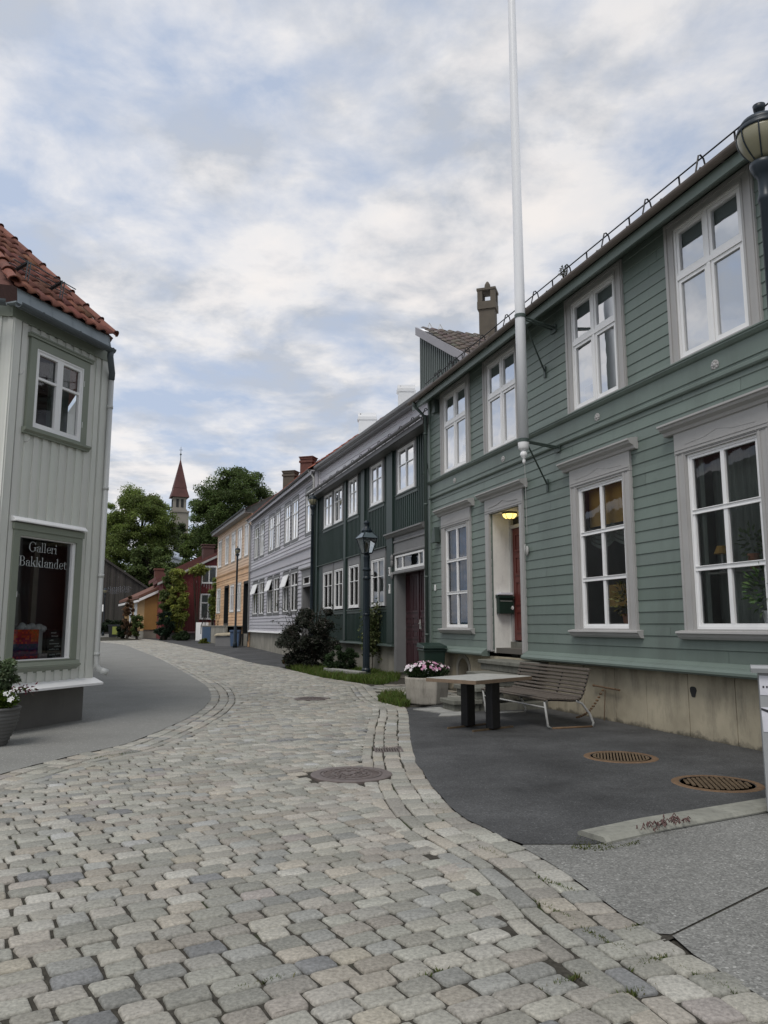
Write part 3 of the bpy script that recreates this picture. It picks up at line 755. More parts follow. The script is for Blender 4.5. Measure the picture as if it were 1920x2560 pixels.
def lower_window(s0,s1,style):
    z0,z1=1.37,3.99
    m=MB(FA)
    ring(m,s0,s1,z0,3.72,.2,-.045,.06,wt=.02,wb=.03)
    for a,b in ((s0,s0+.2),(s1-.2,s1)):
        m.box(a+.02,a+.055,-.055,-.0445,z0,3.72); m.box(b-.055,b-.02,-.055,-.0445,z0,3.72)
    m.box(s0-.0,s1+.0,-.05,.05,3.725,4.02)
    m.box(s0+.02,s1-.02,-.062,-.05,3.74,3.765); m.box(s0+.02,s1-.02,-.058,-.05,3.785,3.80)
    # low pediment line
    w=s1-s0; c=(s0+s1)/2
    m.prof([(c-w*.38,3.84),(c-w*.15,3.86),(c,3.915),(c+w*.15,3.86),(c+w*.38,3.84),(c+w*.38,3.85),(c+w*.15,3.873),(c,3.93),(c-w*.15,3.873),(c-w*.38,3.85)],-.054,-.05,axis=1)
    wn=m.build('window',M_trim,GH)
    m=MB(FA); m.prof([(-.05,4.02),(-.075,4.03),(-.09,4.07),(-.15,4.10),(-.165,4.13),(-.19,4.14),(-.19,4.165),(-.05,4.195),(.0,4.195),(.0,4.02)],s0-.17,s1+.17); m.build('hood',M_trim,wn)
    m=MB(FA); m.prof([(.0,1.385),(-.12,1.37),(-.125,1.345),(-.10,1.335),(-.085,1.30),(-.06,1.27),(0,1.262)],s0-.09,s1+.09); m.build('sill',M_trim,wn)
    m=MB(FA); sash(m,s0+.205,s1-.205,1.40,3.70,2,(1/3,1/3,1/3),bw=.035,bar=.04,o0=.0,o1=.055,outer=.035,mull=.065)
    zz=[1.40+.035+i*(2.3-.07)/3 for i in (1,2)]
    for z in zz: m.box(s0+.24,s1-.24,-.012,.045,z-.032,z-.022); m.box(s0+.24,s1-.24,-.012,.045,z+.022,z+.032)
    m.build('sash',M_white,wn)
    pane_q(FA,wn,s0+.21,s1-.21,1.42,3.69,.03,M_glass)
    a,b=s0+.18,s1-.18
    if style=='blue':
        drape(FA,wn,a,b,1.4,3.72,.16,M_curtb,.02,8)
    elif style=='yellow':
        m=MB(FA); vs=[]; n=24
        # gathered roman blind in three tiers
        m.box(a,b,.20,.21,3.05,3.72); m.build('blind',M_mustard,wn); m=MB(FA); m.box(a,b,.42,.44,1.75,2.1)
        m.build('blind',M_mustard,wn)
        m=MB(FA)
        for t in range(4):
            for i in range(n):
                x0=a+(b-a)*i/n; x1=a+(b-a)*(i+1)/n; f=lambda x:3.06-.075*t-.10*abs(math.sin((x-a)/(b-a)*2*math.pi))*1.0
                m.add([(x0,.17+.01*t,f(x0)),(x1,.17+.01*t,f(x1)),(x1,.19+.01*t,f(x1)-.06),(x0,.19+.01*t,f(x0)-.06)],[(0,1,2,3)])
        m.build('blind_swag',M_curtd,wn)
        drape(FA,wn,a,(a+b)/2+.1,1.9,2.9,.5,M_curtd,.02,5); drape(FA,wn,a,a+.25,1.4,1.9,.3,M_mustard,.02,2)
    elif style=='green':
        drape(FA,wn,a,b,1.4,3.7,.42,M_curtd,.03,10)
        m=MB(FA); m.box(a,b,.12,.30,2.10,2.125); m.build('window_shelf',M_greyst,wn)
        drape(FA,wn,b-.16,b-.03,1.4,3.72,.12,M_curtd,.02,2); drape(FA,wn,a+.03,a+.15,1.4,3.72,.12,M_curtd,.02,2)
    return wn
for (a,b),st in zip(lows,('blue','yellow','green','green')): lower_window(a,b,st)
# rosettes on the belt
for s in (9.0-.4,6.15,2.84,.2):
    m=MB(FA); c=(s,4.745)
    for i in range(8):
        a=2*math.pi*i/8; m.ball((c[0]+.045*math.cos(a),-.03,c[1]+.045*math.sin(a)),.022,6,4,sy=.6)
    m.ball((c[0],-.03,c[1]),.035,8,5,sy=.7); m.prof([(c[0]+.07*math.cos(2*math.pi*i/14),c[1]+.07*math.sin(2*math.pi*i/14)) for i in range(14)],-.03,-.02,axis=1)
    m.build('rosette',M_trim,GH,smooth=True)
# ---- doorway
m=MB(FA); s0,s1=5.36,7.0
for a,b in ((s0,s0+.15),(s1-.20,s1)):
    m.box(a,b,-.05,.03,.93,3.72); m.box(a+.03,b-.03,-.062,-.05,.95,3.70)
m.box(s0,s1,-.05,.03,3.72,4.02); m.box(s0+.02,s1-.02,-.062,-.05,3.74,3.765); m.box(s0+.02,s1-.02,-.058,-.05,3.785,3.80)
c=(s0+s1)/2; w=s1-s0
m.prof([(c-w*.38,3.84),(c-w*.15,3.86),(c,3.915),(c+w*.15,3.86),(c+w*.38,3.84),(c+w*.38,3.85),(c+w*.15,3.873),(c,3.93),(c-w*.15,3.873),(c-w*.38,3.85)],-.06,-.05,axis=1)
dw=m.build('doorway',M_trim,GH)
m=MB(FA); m.prof([(-.05,4.02),(-.075,4.03),(-.09,4.07),(-.15,4.10),(-.165,4.13),(-.19,4.14),(-.19,4.165),(-.05,4.195),(.0,4.195),(.0,4.02)],s0-.15,s1+.17); m.build('hood',M_trim,dw)
m=MB(FA); m.box(6.79,6.86,.03,.55,.90,3.75); m.box(5.44,5.51,.03,.55,.90,3.75); m.box(5.51,6.79,.03,.55,3.71,3.77); m.build('reveal',M_whitew,dw)
m=MB(FA); ring(m,5.51,6.79,1.12,3.71,.07,.40,.5,wb=.0); m.box(5.58,6.72,.40,.5,3.42,3.49); m.build('door_frame',M_trim,dw)
m=MB(FA); m.box(5.58,6.72,.44,.49,1.15,3.42); 
for sa,sb in ((5.68,6.08),(6.22,6.62)):
    for za,zb in ((1.30,1.75),(1.85,2.35),(2.45,2.85),(2.93,3.32)): 
        ring(m,sa,sb,za,zb,.045,.425,.441); m.box(sa+.09,sb-.09,.43,.441,za+.09,zb-.09)
dr=m.build('door',M_rdoor,GH)
m=MB(FA); m.box(5.66,5.70,.41,.44,2.2,2.4); m.tube([(5.68,.41,2.32),(5.68,.37,2.32),(5.80,.37,2.32)],.011,6); m.build('handle',M_galv,dr)
m=MB(FA); m.box(5.58,6.72,.46,.47,3.49,3.64); m.build('transom_pane',M_roomd,dw)
m=MB(FA); m.box(5.51,6.79,.38,.55,.80,1.12); m.build('door_step',M_stoned,dw)
# little fittings on the wall
m=MB(FA); m.prof([(9.52,3.42),(9.80,3.42),(9.76,3.52),(9.60,3.78),(9.56,3.78)],-.16,-.03,axis=1); m.build('lamp_shade',M_dgreen2,GH)
m=MB(FA); m.prof([(9.50,6.62),(9.72,6.62),(9.68,6.75),(9.58,6.95),(9.54,6.95)],-.14,-.03,axis=1); m.build('lamp_shade',M_dgreen2,GH)
m=MB(FA); m.ball((5.24,-.04,2.82),.055,10,6,sy=.5,sz=1.7); m.tube([(5.24,-.075,2.70),(5.24,-.09,2.82),(5.24,-.075,2.94)],.010,6); m.build('door_bell',M_galv,GH,smooth=True)
m=MB(FA); m.box(9.82,9.88,-.045,-.02,2.28,2.42); m.build('cable_box',M_white,GH)
# ================================================================ dark green house
FB=Frame((.311,21.988,0),(-.3214,.9469,0),(.9469,.3214,0))
BL=9.52
DH=thing('dark_green_house','dark green two-storey batten house with maroon gate, beside the lavender house','house',FB(0,0,0))
uw=[(-1.72,-.32),(1.0,2.22),(3.66,4.70),(5.50,6.66),(6.92,8.14)]
lw=[(.82,2.10),(3.44,4.62),(5.36,6.50),(6.80,8.14)]
m=MB(FB)
battens(m,0,BL,.93,1.93,.155,.045,.028)
battens(m,0,BL,3.74,5.10,.155,.045,.028)
battens(m,-3.0,0,4.10,5.10,.155,.045,.028)
battens(m,-3.0,BL,5.10,6.5,.155,.045,.028,holes=[(a,b,5.1,6.5) for a,b in uw])
m.cur=(1,1,1)
for p,q in subtract(0,BL,lw): m.box(p,q,-.008,.02,1.93,3.74)
m.build('wall',M_dgreen,DH)
m=MB(FB)
for a,b in ((.02,.52),(2.75,3.12),(4.92,5.16),(9.05,9.50)): m=MB(FB); m.box(a,b,-.075,.02,.93,6.5); m.build('pilaster',M_dgreen,DH)
m=MB(FB); m.box(-3.08,-2.45,-.06,.25,.0,6.5); m.build('pilaster',M_dgreen,DH)
m=MB(FB); m.prof([(.0,.93),(-.10,.90),(-.12,.875),(-.12,.85),(-.04,.84),(.02,.84)],-.02,BL); m.build('skirt_moulding',M_dgreen2,DH)
m=MB(FB); m.box(0,BL,.05,.4,-.2,.845); m.box(-.12,0,.0,.8,-.1,.2); m.build('plinth',M_concg,DH)
for a,b in ((.6,2.7),(3.2,4.85),(5.2,9.0)):
    m=MB(FB); m.prof([(.0,1.97),(-.055,1.965),(-.055,1.93),(-.03,1.92),(-.03,1.84),(0,1.84)],a,b); m.build('ledge',M_dgreen2,DH)
    m=MB(FB); m.prof([(.0,3.79),(-.09,3.76),(-.09,3.735),(-.03,3.72),(0,3.72)],a,b); m.build('ledge',M_dgreen2,DH)
for a,b in ((-1.9,-.2),(.85,2.4),(3.5,4.85),(5.3,8.3)):
    m=MB(FB); m.prof([(.0,5.13),(-.065,5.12),(-.065,5.095),(-.035,5.08),(-.035,5.0),(0,5.0)],a,b); m.build('ledge',M_dgreen2,DH)
for a,b in lw: m=MB(FB); m.box(a-.02,b+.02,-.035,.0,3.46,3.72); m.box(a-.1,a-.02,-.04,0,2.0,3.72); m.box(b+.02,b+.1,-.04,0,2.0,3.72); m.build('window_surround',M_mtrim,DH)
for a,b in uw: m=MB(FB); m.box(a-.09,a-.0,-.035,0,5.13,6.5); m.box(b+.0,b+.09,-.035,0,5.13,6.5); m.box(a,b,-.035,0,6.43,6.5); m.build('window_surround',M_mtrim,DH)
def small_window(fr,par,a,b,z0,z1,rows,curt,cols=2,o0=-.03,gl=None,mull=.05):
    m=MB(fr); sash(m,a,b,z0,z1,cols,rows,bw=.04,bar=.022,o0=o0,o1=o0+.05,outer=.035,mull=mull)
    for k in (a-.012,b+.002): 
        for z in (z0+.25,z1-.3): m.box(k,k+.012,o0-.01,o0+.01,z,z+.08)
    m.box(a-.01,b+.01,o0-.02,o0+.02,z0-.03,z0)
    w=m.build('window',M_white,par)
    pane_q(fr,w,a+.03,b-.03,z0+.03,z1-.03,o0+.03,gl or M_glassd)
    if curt=='white': drape(fr,w,a+.02,b-.02,z0+.02,z1-.02,o0+.12,M_curt,.015,6)
    elif curt=='half': 
        drape(fr,w,a+.02,(a+b)/2-.1,z0+.02,z1-.02,o0+.12,M_curt,.02,3); drape(fr,w,b-.2,b-.02,z0+.02,z1-.02,o0+.12,M_curt,.02,2); 
        m=MB(fr); m.box(a,b,o0+.5,o0+.51,z0,z1); m.build('dark_room',M_roomd,w)
    elif curt=='grey': drape(fr,w,a+.02,b-.02,z0+.02,z1-.02,o0+.14,M_curtd,.02,5)
    return w
for i,(a,b) in enumerate(uw): small_window(FB,DH,a+.05,b-.05,5.17,6.42,(.62,.38),'half' if i==4 else 'white',gl=M_glassu)
for i,(a,b) in enumerate(lw): small_window(FB,DH,a+.03,b-.03,2.05,3.44,(.62,.38),('white' if i==0 else 'grey'))
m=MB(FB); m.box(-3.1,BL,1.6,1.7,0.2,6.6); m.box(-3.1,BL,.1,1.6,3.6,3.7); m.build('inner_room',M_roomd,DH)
# gate bay
m=MB(FB)
m.box(-2.45,-2.33,-.03,.30,.15,3.40); m.box(-.12,-.0,-.03,.30,.15,3.40)
m.box(-2.45,0,-.03,.0,3.40,4.02)
m.prof([(-.03,3.42),(-.06,3.43),(-.06,3.47),(-.03,3.49)],-2.45,0); m.prof([(-.03,3.76),(-.06,3.77),(-.06,3.82),(-.03,3.84)],-2.45,0)
m.prof([(-.03,3.92),(-.09,3.95),(-.14,4.02),(-.17,4.03),(-.17,4.07),(-.0,4.12),(0,3.92)],-2.45,.55)
m.prof([(-.03,2.86),(-.08,2.88),(-.08,2.93),(-.03,2.96)],-2.45,0)
for z in (3.55,3.4,3.05): m.ball((.04,-.08,z-.2),.07,8,5,sy=.6,sz=1.6)
gw=m.build('gateway',M_mtrim,DH)
m=MB(FB); m.box(-2.33,-.12,-.025,.02,2.96,3.40)
m=MB(FB); ring(m,-2.33,-.12,2.97,3.39,.05,-.04,.02,wb=.07); m.box(-.72,-.68,-.035,.02,3.04,3.34); m.box(-1.98,-1.95,-.035,.02,3.04,3.34); m.build('transom',M_white,gw)
pane_q(FB,gw,-2.3,-.15,3.0,3.37,.0,M_glass); 
m=MB(FB); m.box(-2.4,-.05,.4,.42,2.95,3.4); m.build('dark_recess',M_roomd,gw)
m=MB(FB); m.box(-.17,-.12,-.02,.32,.15,2.9); m.build('reveal',M_mtrim,gw)
m=MB(FB)
for a,b in ((-1.22,-.14),(-2.31,-1.25)):
    m.box(a,b,.27,.33,.15,2.95)
    w=(b-a-.12)/2
    for k in (0,1):
        x0=a+.05+k*(w+.02); x1=x0+w-.02
        for z0,z1 in ((.35,1.0),(1.08,1.35),(1.42,1.70)): ring(m,x0,x1,z0,z1,.05,.25,.271); m.box(x0+.09,x1-.09,.255,.271,z0+.08,z1-.08)
        ring(m,x0,x1,1.80,2.85,.05,.25,.271)
        for q in range(3): m.box(x0+.08+q*.1,x0+.12+q*.1,.258,.271,1.86,2.8)
m.box(-1.26,-1.20,.235,.29,.15,2.95)
gd=m.build('gate_door',M_maroon,DH)
m=MB(FB); m.box(-1.36,-1.31,.23,.27,1.35,1.6); m.tube([(-1.335,.25,1.5),(-1.335,.2,1.5),(-1.45,.2,1.5)],.012,6); m.build('handle',M_galv,gd)
m=MB(FB); m.box(-2.9,0,.27,.35,-.1,.15); m.build('gate_step',M_stoned,DH)
m=MB(FB); m.box(.18,.30,-.095,-.075,2.86,3.10); np_=m.build('number_plate',M_white,DH)
m=MB(FB); m.box(.18,.29,-.095,-.075,2.35,2.62); np2=m.build('number_plate',M_white,DH)
m=MB(FB); m.tube([(.21,-.099,3.06),(.27,-.099,3.05),(.24,-.099,2.99),(.275,-.099,2.94),(.23,-.099,2.89),(.205,-.099,2.92)],.008,5); m.build('digit',M_ink,np_); m=MB(FB); m.tube([(.215,-.099,2.58),(.265,-.099,2.58),(.235,-.099,2.46)],.007,5); m.build('digit',M_ink,np2)
# eave of the lower roof
m=MB(FB); m.box(-3.15,BL+.1,-.36,-.33,6.50,6.64); m.box(-3.15,BL+.1,-.33,.05,6.49,6.51); m.box(-3.15,-3.12,-.36,.2,6.50,6.72); m.build('fascia',M_dtrim,DH)
gutter(FB,DH,-3.15,BL+.12,-.415,6.69,.055,M_dtrim)
m=MB(FB); m.add([(-3.15,-.37,6.63),(BL,-.37,6.63),(BL,.14,6.80),(-3.15,.14,6.80)],[(0,1,2,3)]); rfB=m.build('roof',M_tileg,DH)
snow_guard(FB,rfB,-3.0,BL,-.30,6.66,M_black,[-2.9+.95*i for i in range(13)],[],hh=.30)
# attic storey in lavender boards, just behind the eave
FT=(lambda a,b:Frame((a[0],a[1],0),(-(a[0]-b[0])/np.hypot(a[0]-b[0],a[1]-b[1])*1.0*(1),(b[1]-a[1])/np.hypot(a[0]-b[0],a[1]-b[1]),0),(0,0,0)))(FB(-1.0,.34,0),FB(9.52,0,0)); FT.n=np.array([FT.u[1],-FT.u[0],0]); FT.p=np.array(FT.p)+FT.u*1.0
m=MB(FT); boards(m,-3.05,BL,6.72,7.72,.17,(),lap=.02,off=.14); m.build('attic_wall',M_lav,DH)
m=MB(FT); m.prof([(.13,7.71),(-.06,7.70),(-.06,7.76),(-.12,7.78),(-.14,7.81),(-.14,7.90),(-.11,7.90),(.13,7.92)],-3.2,BL+.05); m.build('attic_fascia',M_dtrim,DH)
m=MB(FT); m.add([(-3.2,-.10,7.88),(BL,-.10,7.88),(BL,4.5,10.2),(-3.2,4.5,10.2),(BL,9,7.9),(-3.2,9,7.9)],[(0,1,2,3),(3,2,4,5)]); m.add([(-3.2,.1,6.8),(-3.2,.1,7.9),(-3.2,4.5,10.15),(-3.2,9,7.9),(-3.2,9,0),(-3.2,.3,0)],[tuple(range(6))]); m.add([(BL,.1,0),(BL,.1,7.9),(BL,4.5,10.15),(BL,9,7.9),(BL,9,0)],[tuple(range(5))]);
m.build('attic_roof',M_tileg,DH)
m=MB(FB); m.tube([(BL-.12,-.38,6.7),(BL-.12,-.36,6.6),(BL-.12,-.12,6.3),(BL-.12,-.12,.3)],.04,8)
m.tube([(-3.0,.02,7.75),(-3.0,-.05,7.3),(-3.0,-.1,6.9)],.035,8); m.tube([(-3.05,-.3,5.2),(-2.95,-.10,5.6),(-2.95,-.10,6.5)],.035,8)
m.build('downspout',M_dgreen2,DH,smooth=True)
# white metal chimneys
for (s,zt) in ((11.0-1.0,10.75),(7.0-.6,10.2)):
    pass
def metal_chimney(px0,px1,pyt,pyb,Y,par):
    a=np.array(at(px0,pyt,Y)); b=np.array(at(px1,pyt,Y)); zb=at(px0,pyb,Y)[2]-3
    w=(b-a)[0]; c=(a+b)/2; m=MB(); h=w*.42; zt=a[2]
    m.box(c[0]-w/2,c[0]+w/2,Y-w*.3,Y+w*.3,zb,zt-h)
    pts=[(c[0]-w/2-.03+0*i,0) for i in range(0)]
    n=10; arc=[(Y-w*.3*math.cos(math.pi*i/n),zt-h+h*math.sin(math.pi*i/n)) for i in range(n+1)]; ins=[(Y-w*.25*math.cos(math.pi*i/n),zt-h+(h-.05)*math.sin(math.pi*i/n)) for i in range(n+1)][::-1]
    m.prof(arc+ins,c[0]-w/2-.02,c[0]+w/2+.02); m.box(c[0]-w/2-.05,c[0]+w/2+.05,Y-w*.34,Y+w*.34,zt-h-.05,zt-h)
    k=m.build('chimney',M_chw,par)
    m=MB(); m.box(c[0]-w/2+.06,c[0]-w/2+.1,Y-w*.24,Y+w*.24,zt-h,zt-.08); m.build('flue_mouth',M_roomd,k)
metal_chimney(897,940,1032,1100,31.0,DH); metal_chimney(995,1036,962,1030,25.2,DH)
# ================================================================ gabled annex behind (only its top shows)
AN=thing('gabled_annex','dark green batten gable with lavender bargeboard and grey tiled roof rising behind the green house','house',FA(12,1.0,0))
m=MB(FA); zt,zb=10.30,8.35; sa,sb=13.42,10.1
m.cur=(1,1,1); m.prof([(sb,6.5),(sa,6.5),(sa,zt),(sb,zb)],1.0,1.03,axis=1); 
s=sa-.02
while s>sb:
    zz=zb+(zt-zb)*(s-sb)/(sa-sb); m.cur=tint(.06); m.box(s-.06,s,.965,1.0,6.5,zz-.02); s-=.145
m.cur=(1,1,1); m.box(sa-.03,sa,1.03,8,6.5,zt-.05); m.build('wall',paint('grey_green_battens',(.085,.103,.096),.5,.08,1.5,bmp=.1),AN)
m=MB(FA); d=np.array([sb-sa,zb-zt]); d/=np.hypot(*d)
m.prof([(sa+.08,zt+.14),(sb-.4,zb-.24+.14),(sb-.4,zb-.24-.12),(sa+.08,zt-.11)],.86,.93,axis=1); m.build('bargeboard',paint('greyed_lavender_board',(.27,.26,.275),.5,.06,2,bmp=0),AN)
m=MB(FA); m.add([(sa+.1,.88,zt+.12),(sa+.1,7.5,zt+.12),(sb-.4,7.5,zb-.16),(sb-.4,.88,zb-.16)],[(0,1,2,3)]); ra=m.build('roof',M_tileg,AN)
p=np.array(FA(sb-.35,.90,zb-.10)); Bv=np.array(FA(sa,.90,zt+.13))-np.array(FA(sb-.35,.90,zb-.13)); Lb=np.linalg.norm(Bv); Bv/=Lb; Av=FA.n; Nv=np.cross(Bv,Av); Nv=Nv if Nv[2]>0 else -Nv
roof_tiles('roof_tiles',(p,Av,Bv,Nv),6.5,Lb,M_tileg,ra,.28,.36,base=(.10,.08,.068),amp=.045)
m=MB(FA)
for o in (1.2,1.55): m=MB(FA); m.tube([(sa-.1,o,zt+.1),(sa-.05,o+.07,zt+.28),(sa-.1,o+.15,zt+.1)],.015,5); m.build('roof_hook',M_galv,AN)
# rendered chimney with a capped top
a=np.array(at(1191,745,22.6)); b=np.array(at(1247,735,22.6)); w=b[0]-a[0]; cx=(a[0]+b[0])/2; cy=22.6; zt=a[2]
m=MB(); hw=w*.40
yaw=R(-18)
m.obox((cx,cy),yaw,hw*.86,hw*.80,7.5,zt-.42); m.obox((cx,cy),yaw,hw*1.02,hw*.96,zt-.44,zt-.20)
for dx in (-1,1):
    for dy in (-1,1): m.obox((cx+dx*hw*.72*math.cos(yaw)-dy*hw*.66*math.sin(yaw),cy+dx*hw*.72*math.sin(yaw)+dy*hw*.66*math.cos(yaw)),yaw,.075,.075,zt-.2,zt+.16)
m.obox((cx,cy),yaw,hw*1.06,hw*1.0,zt+.16,zt+.23)
m.lathe((cx,cy,zt+.23),[(hw*.36,0),(hw*.36,.08),(hw*.30,.2),(hw*.15,.28),(.02,.30)],14)
m.build('chimney',M_chim,AN)
# ================================================================ lavender house
LV=thing('lavender_house','pale lavender clapboard house with dark window frames and orange tile edge','house',FB(18,0,0))
C0,C1=9.62,26.1
uwC=[(24.95,23.35),(22.95,21.5),(20.25,18.65),(18.35,16.95),(16.0,14.5),(14.3,12.8),(11.45,9.95)]
lwC=[(25.1,23.2),(22.9,21.2),(20.3,18.75),(18.55,16.9),(16.1,14.55),(14.4,12.7)]
uwC=[(b,a) for a,b in uwC]; lwC=[(b,a) for a,b in lwC]
m=MB(FB); door=(9.75,11.95,.0,3.75)
boards(m,C0,C1,1.12,4.25,.172,[(a,b,1.95,4.0) for a,b in lwC]+[door],lap=.028)
boards(m,C0,C1,4.62,7.55,.172,[(a,b,5.2,7.3) for a,b in uwC],lap=.028)
m.cur=(1,1,1); m.box(C0,C1,-.02,.02,4.25,4.62); m.box(C0,C1,-.03,.02,7.55,7.66); m.box(C0,C1,-.02,.02,7.66,7.74)
m.build('wall',M_lav,LV)
m=MB(FB); m.prof([(-.02,4.60),(-.05,4.62),(-.09,4.66),(-.09,4.70),(0,4.72)],C0,C1); m.prof([(-.02,4.22),(-.05,4.23),(-.05,4.30),(-.02,4.31)],C0,C1); m.prof([(-.02,7.50),(-.06,7.52),(-.06,7.57),(-.02,7.58)],C0,C1); m.box(C1-.15,C1+.02,-.05,.1,1.1,7.74); m.box(C0-.02,C0+.12,-.05,.1,.4,7.74); m.build('moulding',M_lav,LV)
m=MB(FB); m.prof([(0,1.14),(-.11,1.12),(-.12,1.06),(-.05,1.04),(0,1.04)],12.0,C1+.05); m.build('skirt_board',M_white,LV)
m=MB(FB); m.box(12.0,C1,.04,.4,-.2,1.05); m.build('plinth',M_concg,LV)
def lav_window(a,b,z0,z1,vent):
    m=MB(FB); ring(m,a,b,z0,z1,.13,-.035,.03); 
    w=m.build('window',M_dtrim,LV)
    m=MB(FB); zt=z0+.12+(z1-z0-.24)*.66
    A,B,Z0,Z1=a+.14,b-.14,z0+.13,z1-.13
    ring(m,A,B,Z0,Z1,.05,-.02,.03); m.box(A+.05,B-.05,-.02,.03,zt-.03,zt+.03)
    for i in (1,): m.box((A+B)/2-.03,(A+B)/2+.03,-.02,.03,Z0+.05,zt-.03)
    m.box((A+B)/2-.02,(A+B)/2+.02,-.015,.02,zt+.03,Z1-.05) if not vent else None
    m.build('sash',M_white,w)
    pane_q(FB,w,A,B,Z0,Z1 if not vent else zt,.015,M_glassu if z0>4 else M_glassd)
    if z0>4: m=MB(FB); m.box(A,B,.08,.09,Z0,Z1); m.build('blind',M_blind,w)
    else: drape(FB,w,A,B,Z0,zt,.10,M_curtd,.02,4)
    if vent:
        m=MB(FB); q=[(A+.03,-.03,Z1-.05),(B-.03,-.03,Z1-.05),(B-.03,-.19,zt+.02),(A+.03,-.19,zt+.02)]
        m.add(q+[(x,y-.035,z-.02) for x,y,z in q],[(0,1,2,3),(4,5,6,7),(0,1,5,4),(1,2,6,5),(2,3,7,6),(3,0,4,7)]); m.build('open_vent',M_white,w)
for a,b in uwC: lav_window(a,b,5.2,7.25,False)
for i,(a,b) in enumerate(lwC): lav_window(a,b,1.95,3.95,i in (0,2,4))
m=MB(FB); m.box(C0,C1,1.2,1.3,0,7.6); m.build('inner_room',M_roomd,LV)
m=MB(FB); m.box(9.75,9.95,-.03,.3,.0,3.75); m.box(11.75,11.95,-.03,.3,.0,3.75); m.box(9.95,11.75,-.03,.3,3.5,3.75); m.box(9.95,11.75,-.03,.06,3.05,3.15); m.prof([(-.03,3.75),(-.12,3.80),(-.12,3.85),(0,3.9),(0,3.75)],9.65,12.05); dwC=m.build('doorway',M_mtrim,LV)
m=MB(FB); ring(m,9.95,11.75,3.15,3.5,.05,-.01,.04); m.box(10.6,10.64,-.01,.03,3.2,3.45); m.build('transom',M_white,dwC); pane_q(FB,dwC,9.98,11.7,3.17,3.48,.02,M_glass)
m=MB(FB); m.box(9.95,11.75,.55,.6,.0,3.5); m.box(10.2,10.9,.54,.56,.4,2.8); m.build('door',M_blackp,LV)
# eaves and roof
m=MB(FB); m.box(C0-.05,C1+.1,-.26,-.23,7.58,7.74); m.box(C0-.05,C1+.1,-.23,.02,7.72,7.76); m.build('fascia',M_lav,LV)
gutter(FB,LV,C0-.05,C1+.15,-.32,7.79,.06,M_dtrim)
m=MB(FB); za=7.79+4.5*math.tan(R(37)); m.add([(C0,-.28,7.78),(C1,-.28,7.78),(C1,4.2,za),(C0,4.2,za),(C1,9,7.9),(C0,9,7.9)],[(0,1,2,3),(3,2,4,5)]); m.add([(C0,.02,0),(C0,.02,7.9),(C0,4.2,za),(C0,9,7.9),(C0,9,0)],[tuple(range(5))]); m.add([(C1,.02,0),(C1,.02,7.9),(C1,4.2,za),(C1,9,7.9),(C1,9,0)],[tuple(range(5))]); rc=m.build('roof',M_brick,LV)
roof_tiles('roof_tiles',slope_frame(FB,C0,-.30,7.81,37),C1-C0,5.6,M_tiler,rc,.24,.36,base=(.27,.085,.05),amp=.04)
snow_guard(FB,rc,C0,C1,.0,8.05,M_black,[10.1+1.6*i for i in range(10)],[],hh=.22,rails=2)
m=MB(FB); m.tube([(C1-.05,-.32,7.75),(C1-.05,-.1,7.45),(C1-.05,-.1,.5)],.045,8); m.tube([(C0+.05,-.32,7.75),(C0+.05,-.1,7.45),(C0+.05,-.1,.5)],.045,8); m.build('downspout',M_galv,LV,smooth=True)
def brick_chimney(px0,px1,pyt,Y,par,mat,zb,cap=True):
    a=at(px0,pyt,Y); b=at(px1,pyt,Y); w=b[0]-a[0]; c=(a[0]+b[0])/2
    m=MB(); m.obox((c,Y),R(-18),w*.42,w*.36,zb,a[2]-.12); m.obox((c,Y),R(-18),w*.48,w*.42,a[2]-.30,a[2]-.18); m.obox((c,Y),R(-18),w*.46,w*.40,a[2]-.12,a[2]-.02); m.obox((c,Y),R(-18),w*.5,w*.44,a[2]-.02,a[2]+.03)
    m.build('chimney',mat,par)
brick_chimney(752,790,1145,40.0,LV,M_brick,8.5); brick_chimney(709,745,1180,45.0,LV,M_chim,8.5)
# ================================================================ peach house
class Scaled(Frame):
    def __call__(s,a,o,z): return (s.p[0]+(s.u[0]*a+s.n[0]*o)*1.111, s.p[1]+(s.u[1]*a+s.n[1]*o)*1.111, 1.45+(z-1.45)*1.111)
FD=Scaled((-8.08,46.65,0),(-.3536,.9354,0),(.9354,.3536,0))
PH=thing('peach_house','peach and orange clapboard house with white windows beyond the lavender house','house',FD(0,0,0))
D1=12.15
uwD=[(10.1,11.7),(7.25,8.75),(4.85,6.4),(2.7,4.2),(.6,1.95)]; lwD=[(10.05,11.85),(4.85,6.45),(2.55,4.05)]; dD=[(6.85,8.6,1.43,3.95),(.25,1.85,.1,3.9)]
m=MB(FD); boards(m,0,D1,.98,4.35,.19,[(a,b,2.2,3.95) for a,b in lwD]+dD,lap=.02,var=.05)
m.cur=(1,1,1); m.box(0,D1,-.02,.02,4.35,4.7)
mm=m; mm.build('wall',M_orange,PH)
m=MB(FD); boards(m,0,D1,4.7,7.6,.19,[(a,b,5.25,7.2) for a,b in uwD],lap=.02,var=.05); m.build('wall',paint('pale_peach_paint',(.58,.42,.29),.5,.08,1,stain=.1,bmp=.1),PH)
m=MB(FD); m.prof([(-.02,4.62),(-.07,4.66),(-.09,4.74),(0,4.76)],0,D1); m.prof([(-.02,4.33),(-.05,4.34),(-.05,4.4),(-.02,4.41)],0,D1); m.box(-.0,.18,-.05,.1,.0,4.3); m.build('moulding',M_orange,PH)
m=MB(FD); m.box(1.9,D1+.6,-.95,-.85,-.1,1.38); m.box(1.9,D1+.6,-1.0,.0,1.38,1.43); m.box(0,D1,.02,.3,-.2,.98); m.build('terrace_wall',M_concg,PH)
m=MB(FD); m.box(7.6,11.4,-.985,-.955,.06,1.34); m.build('blue_panel',M_blue,PH)
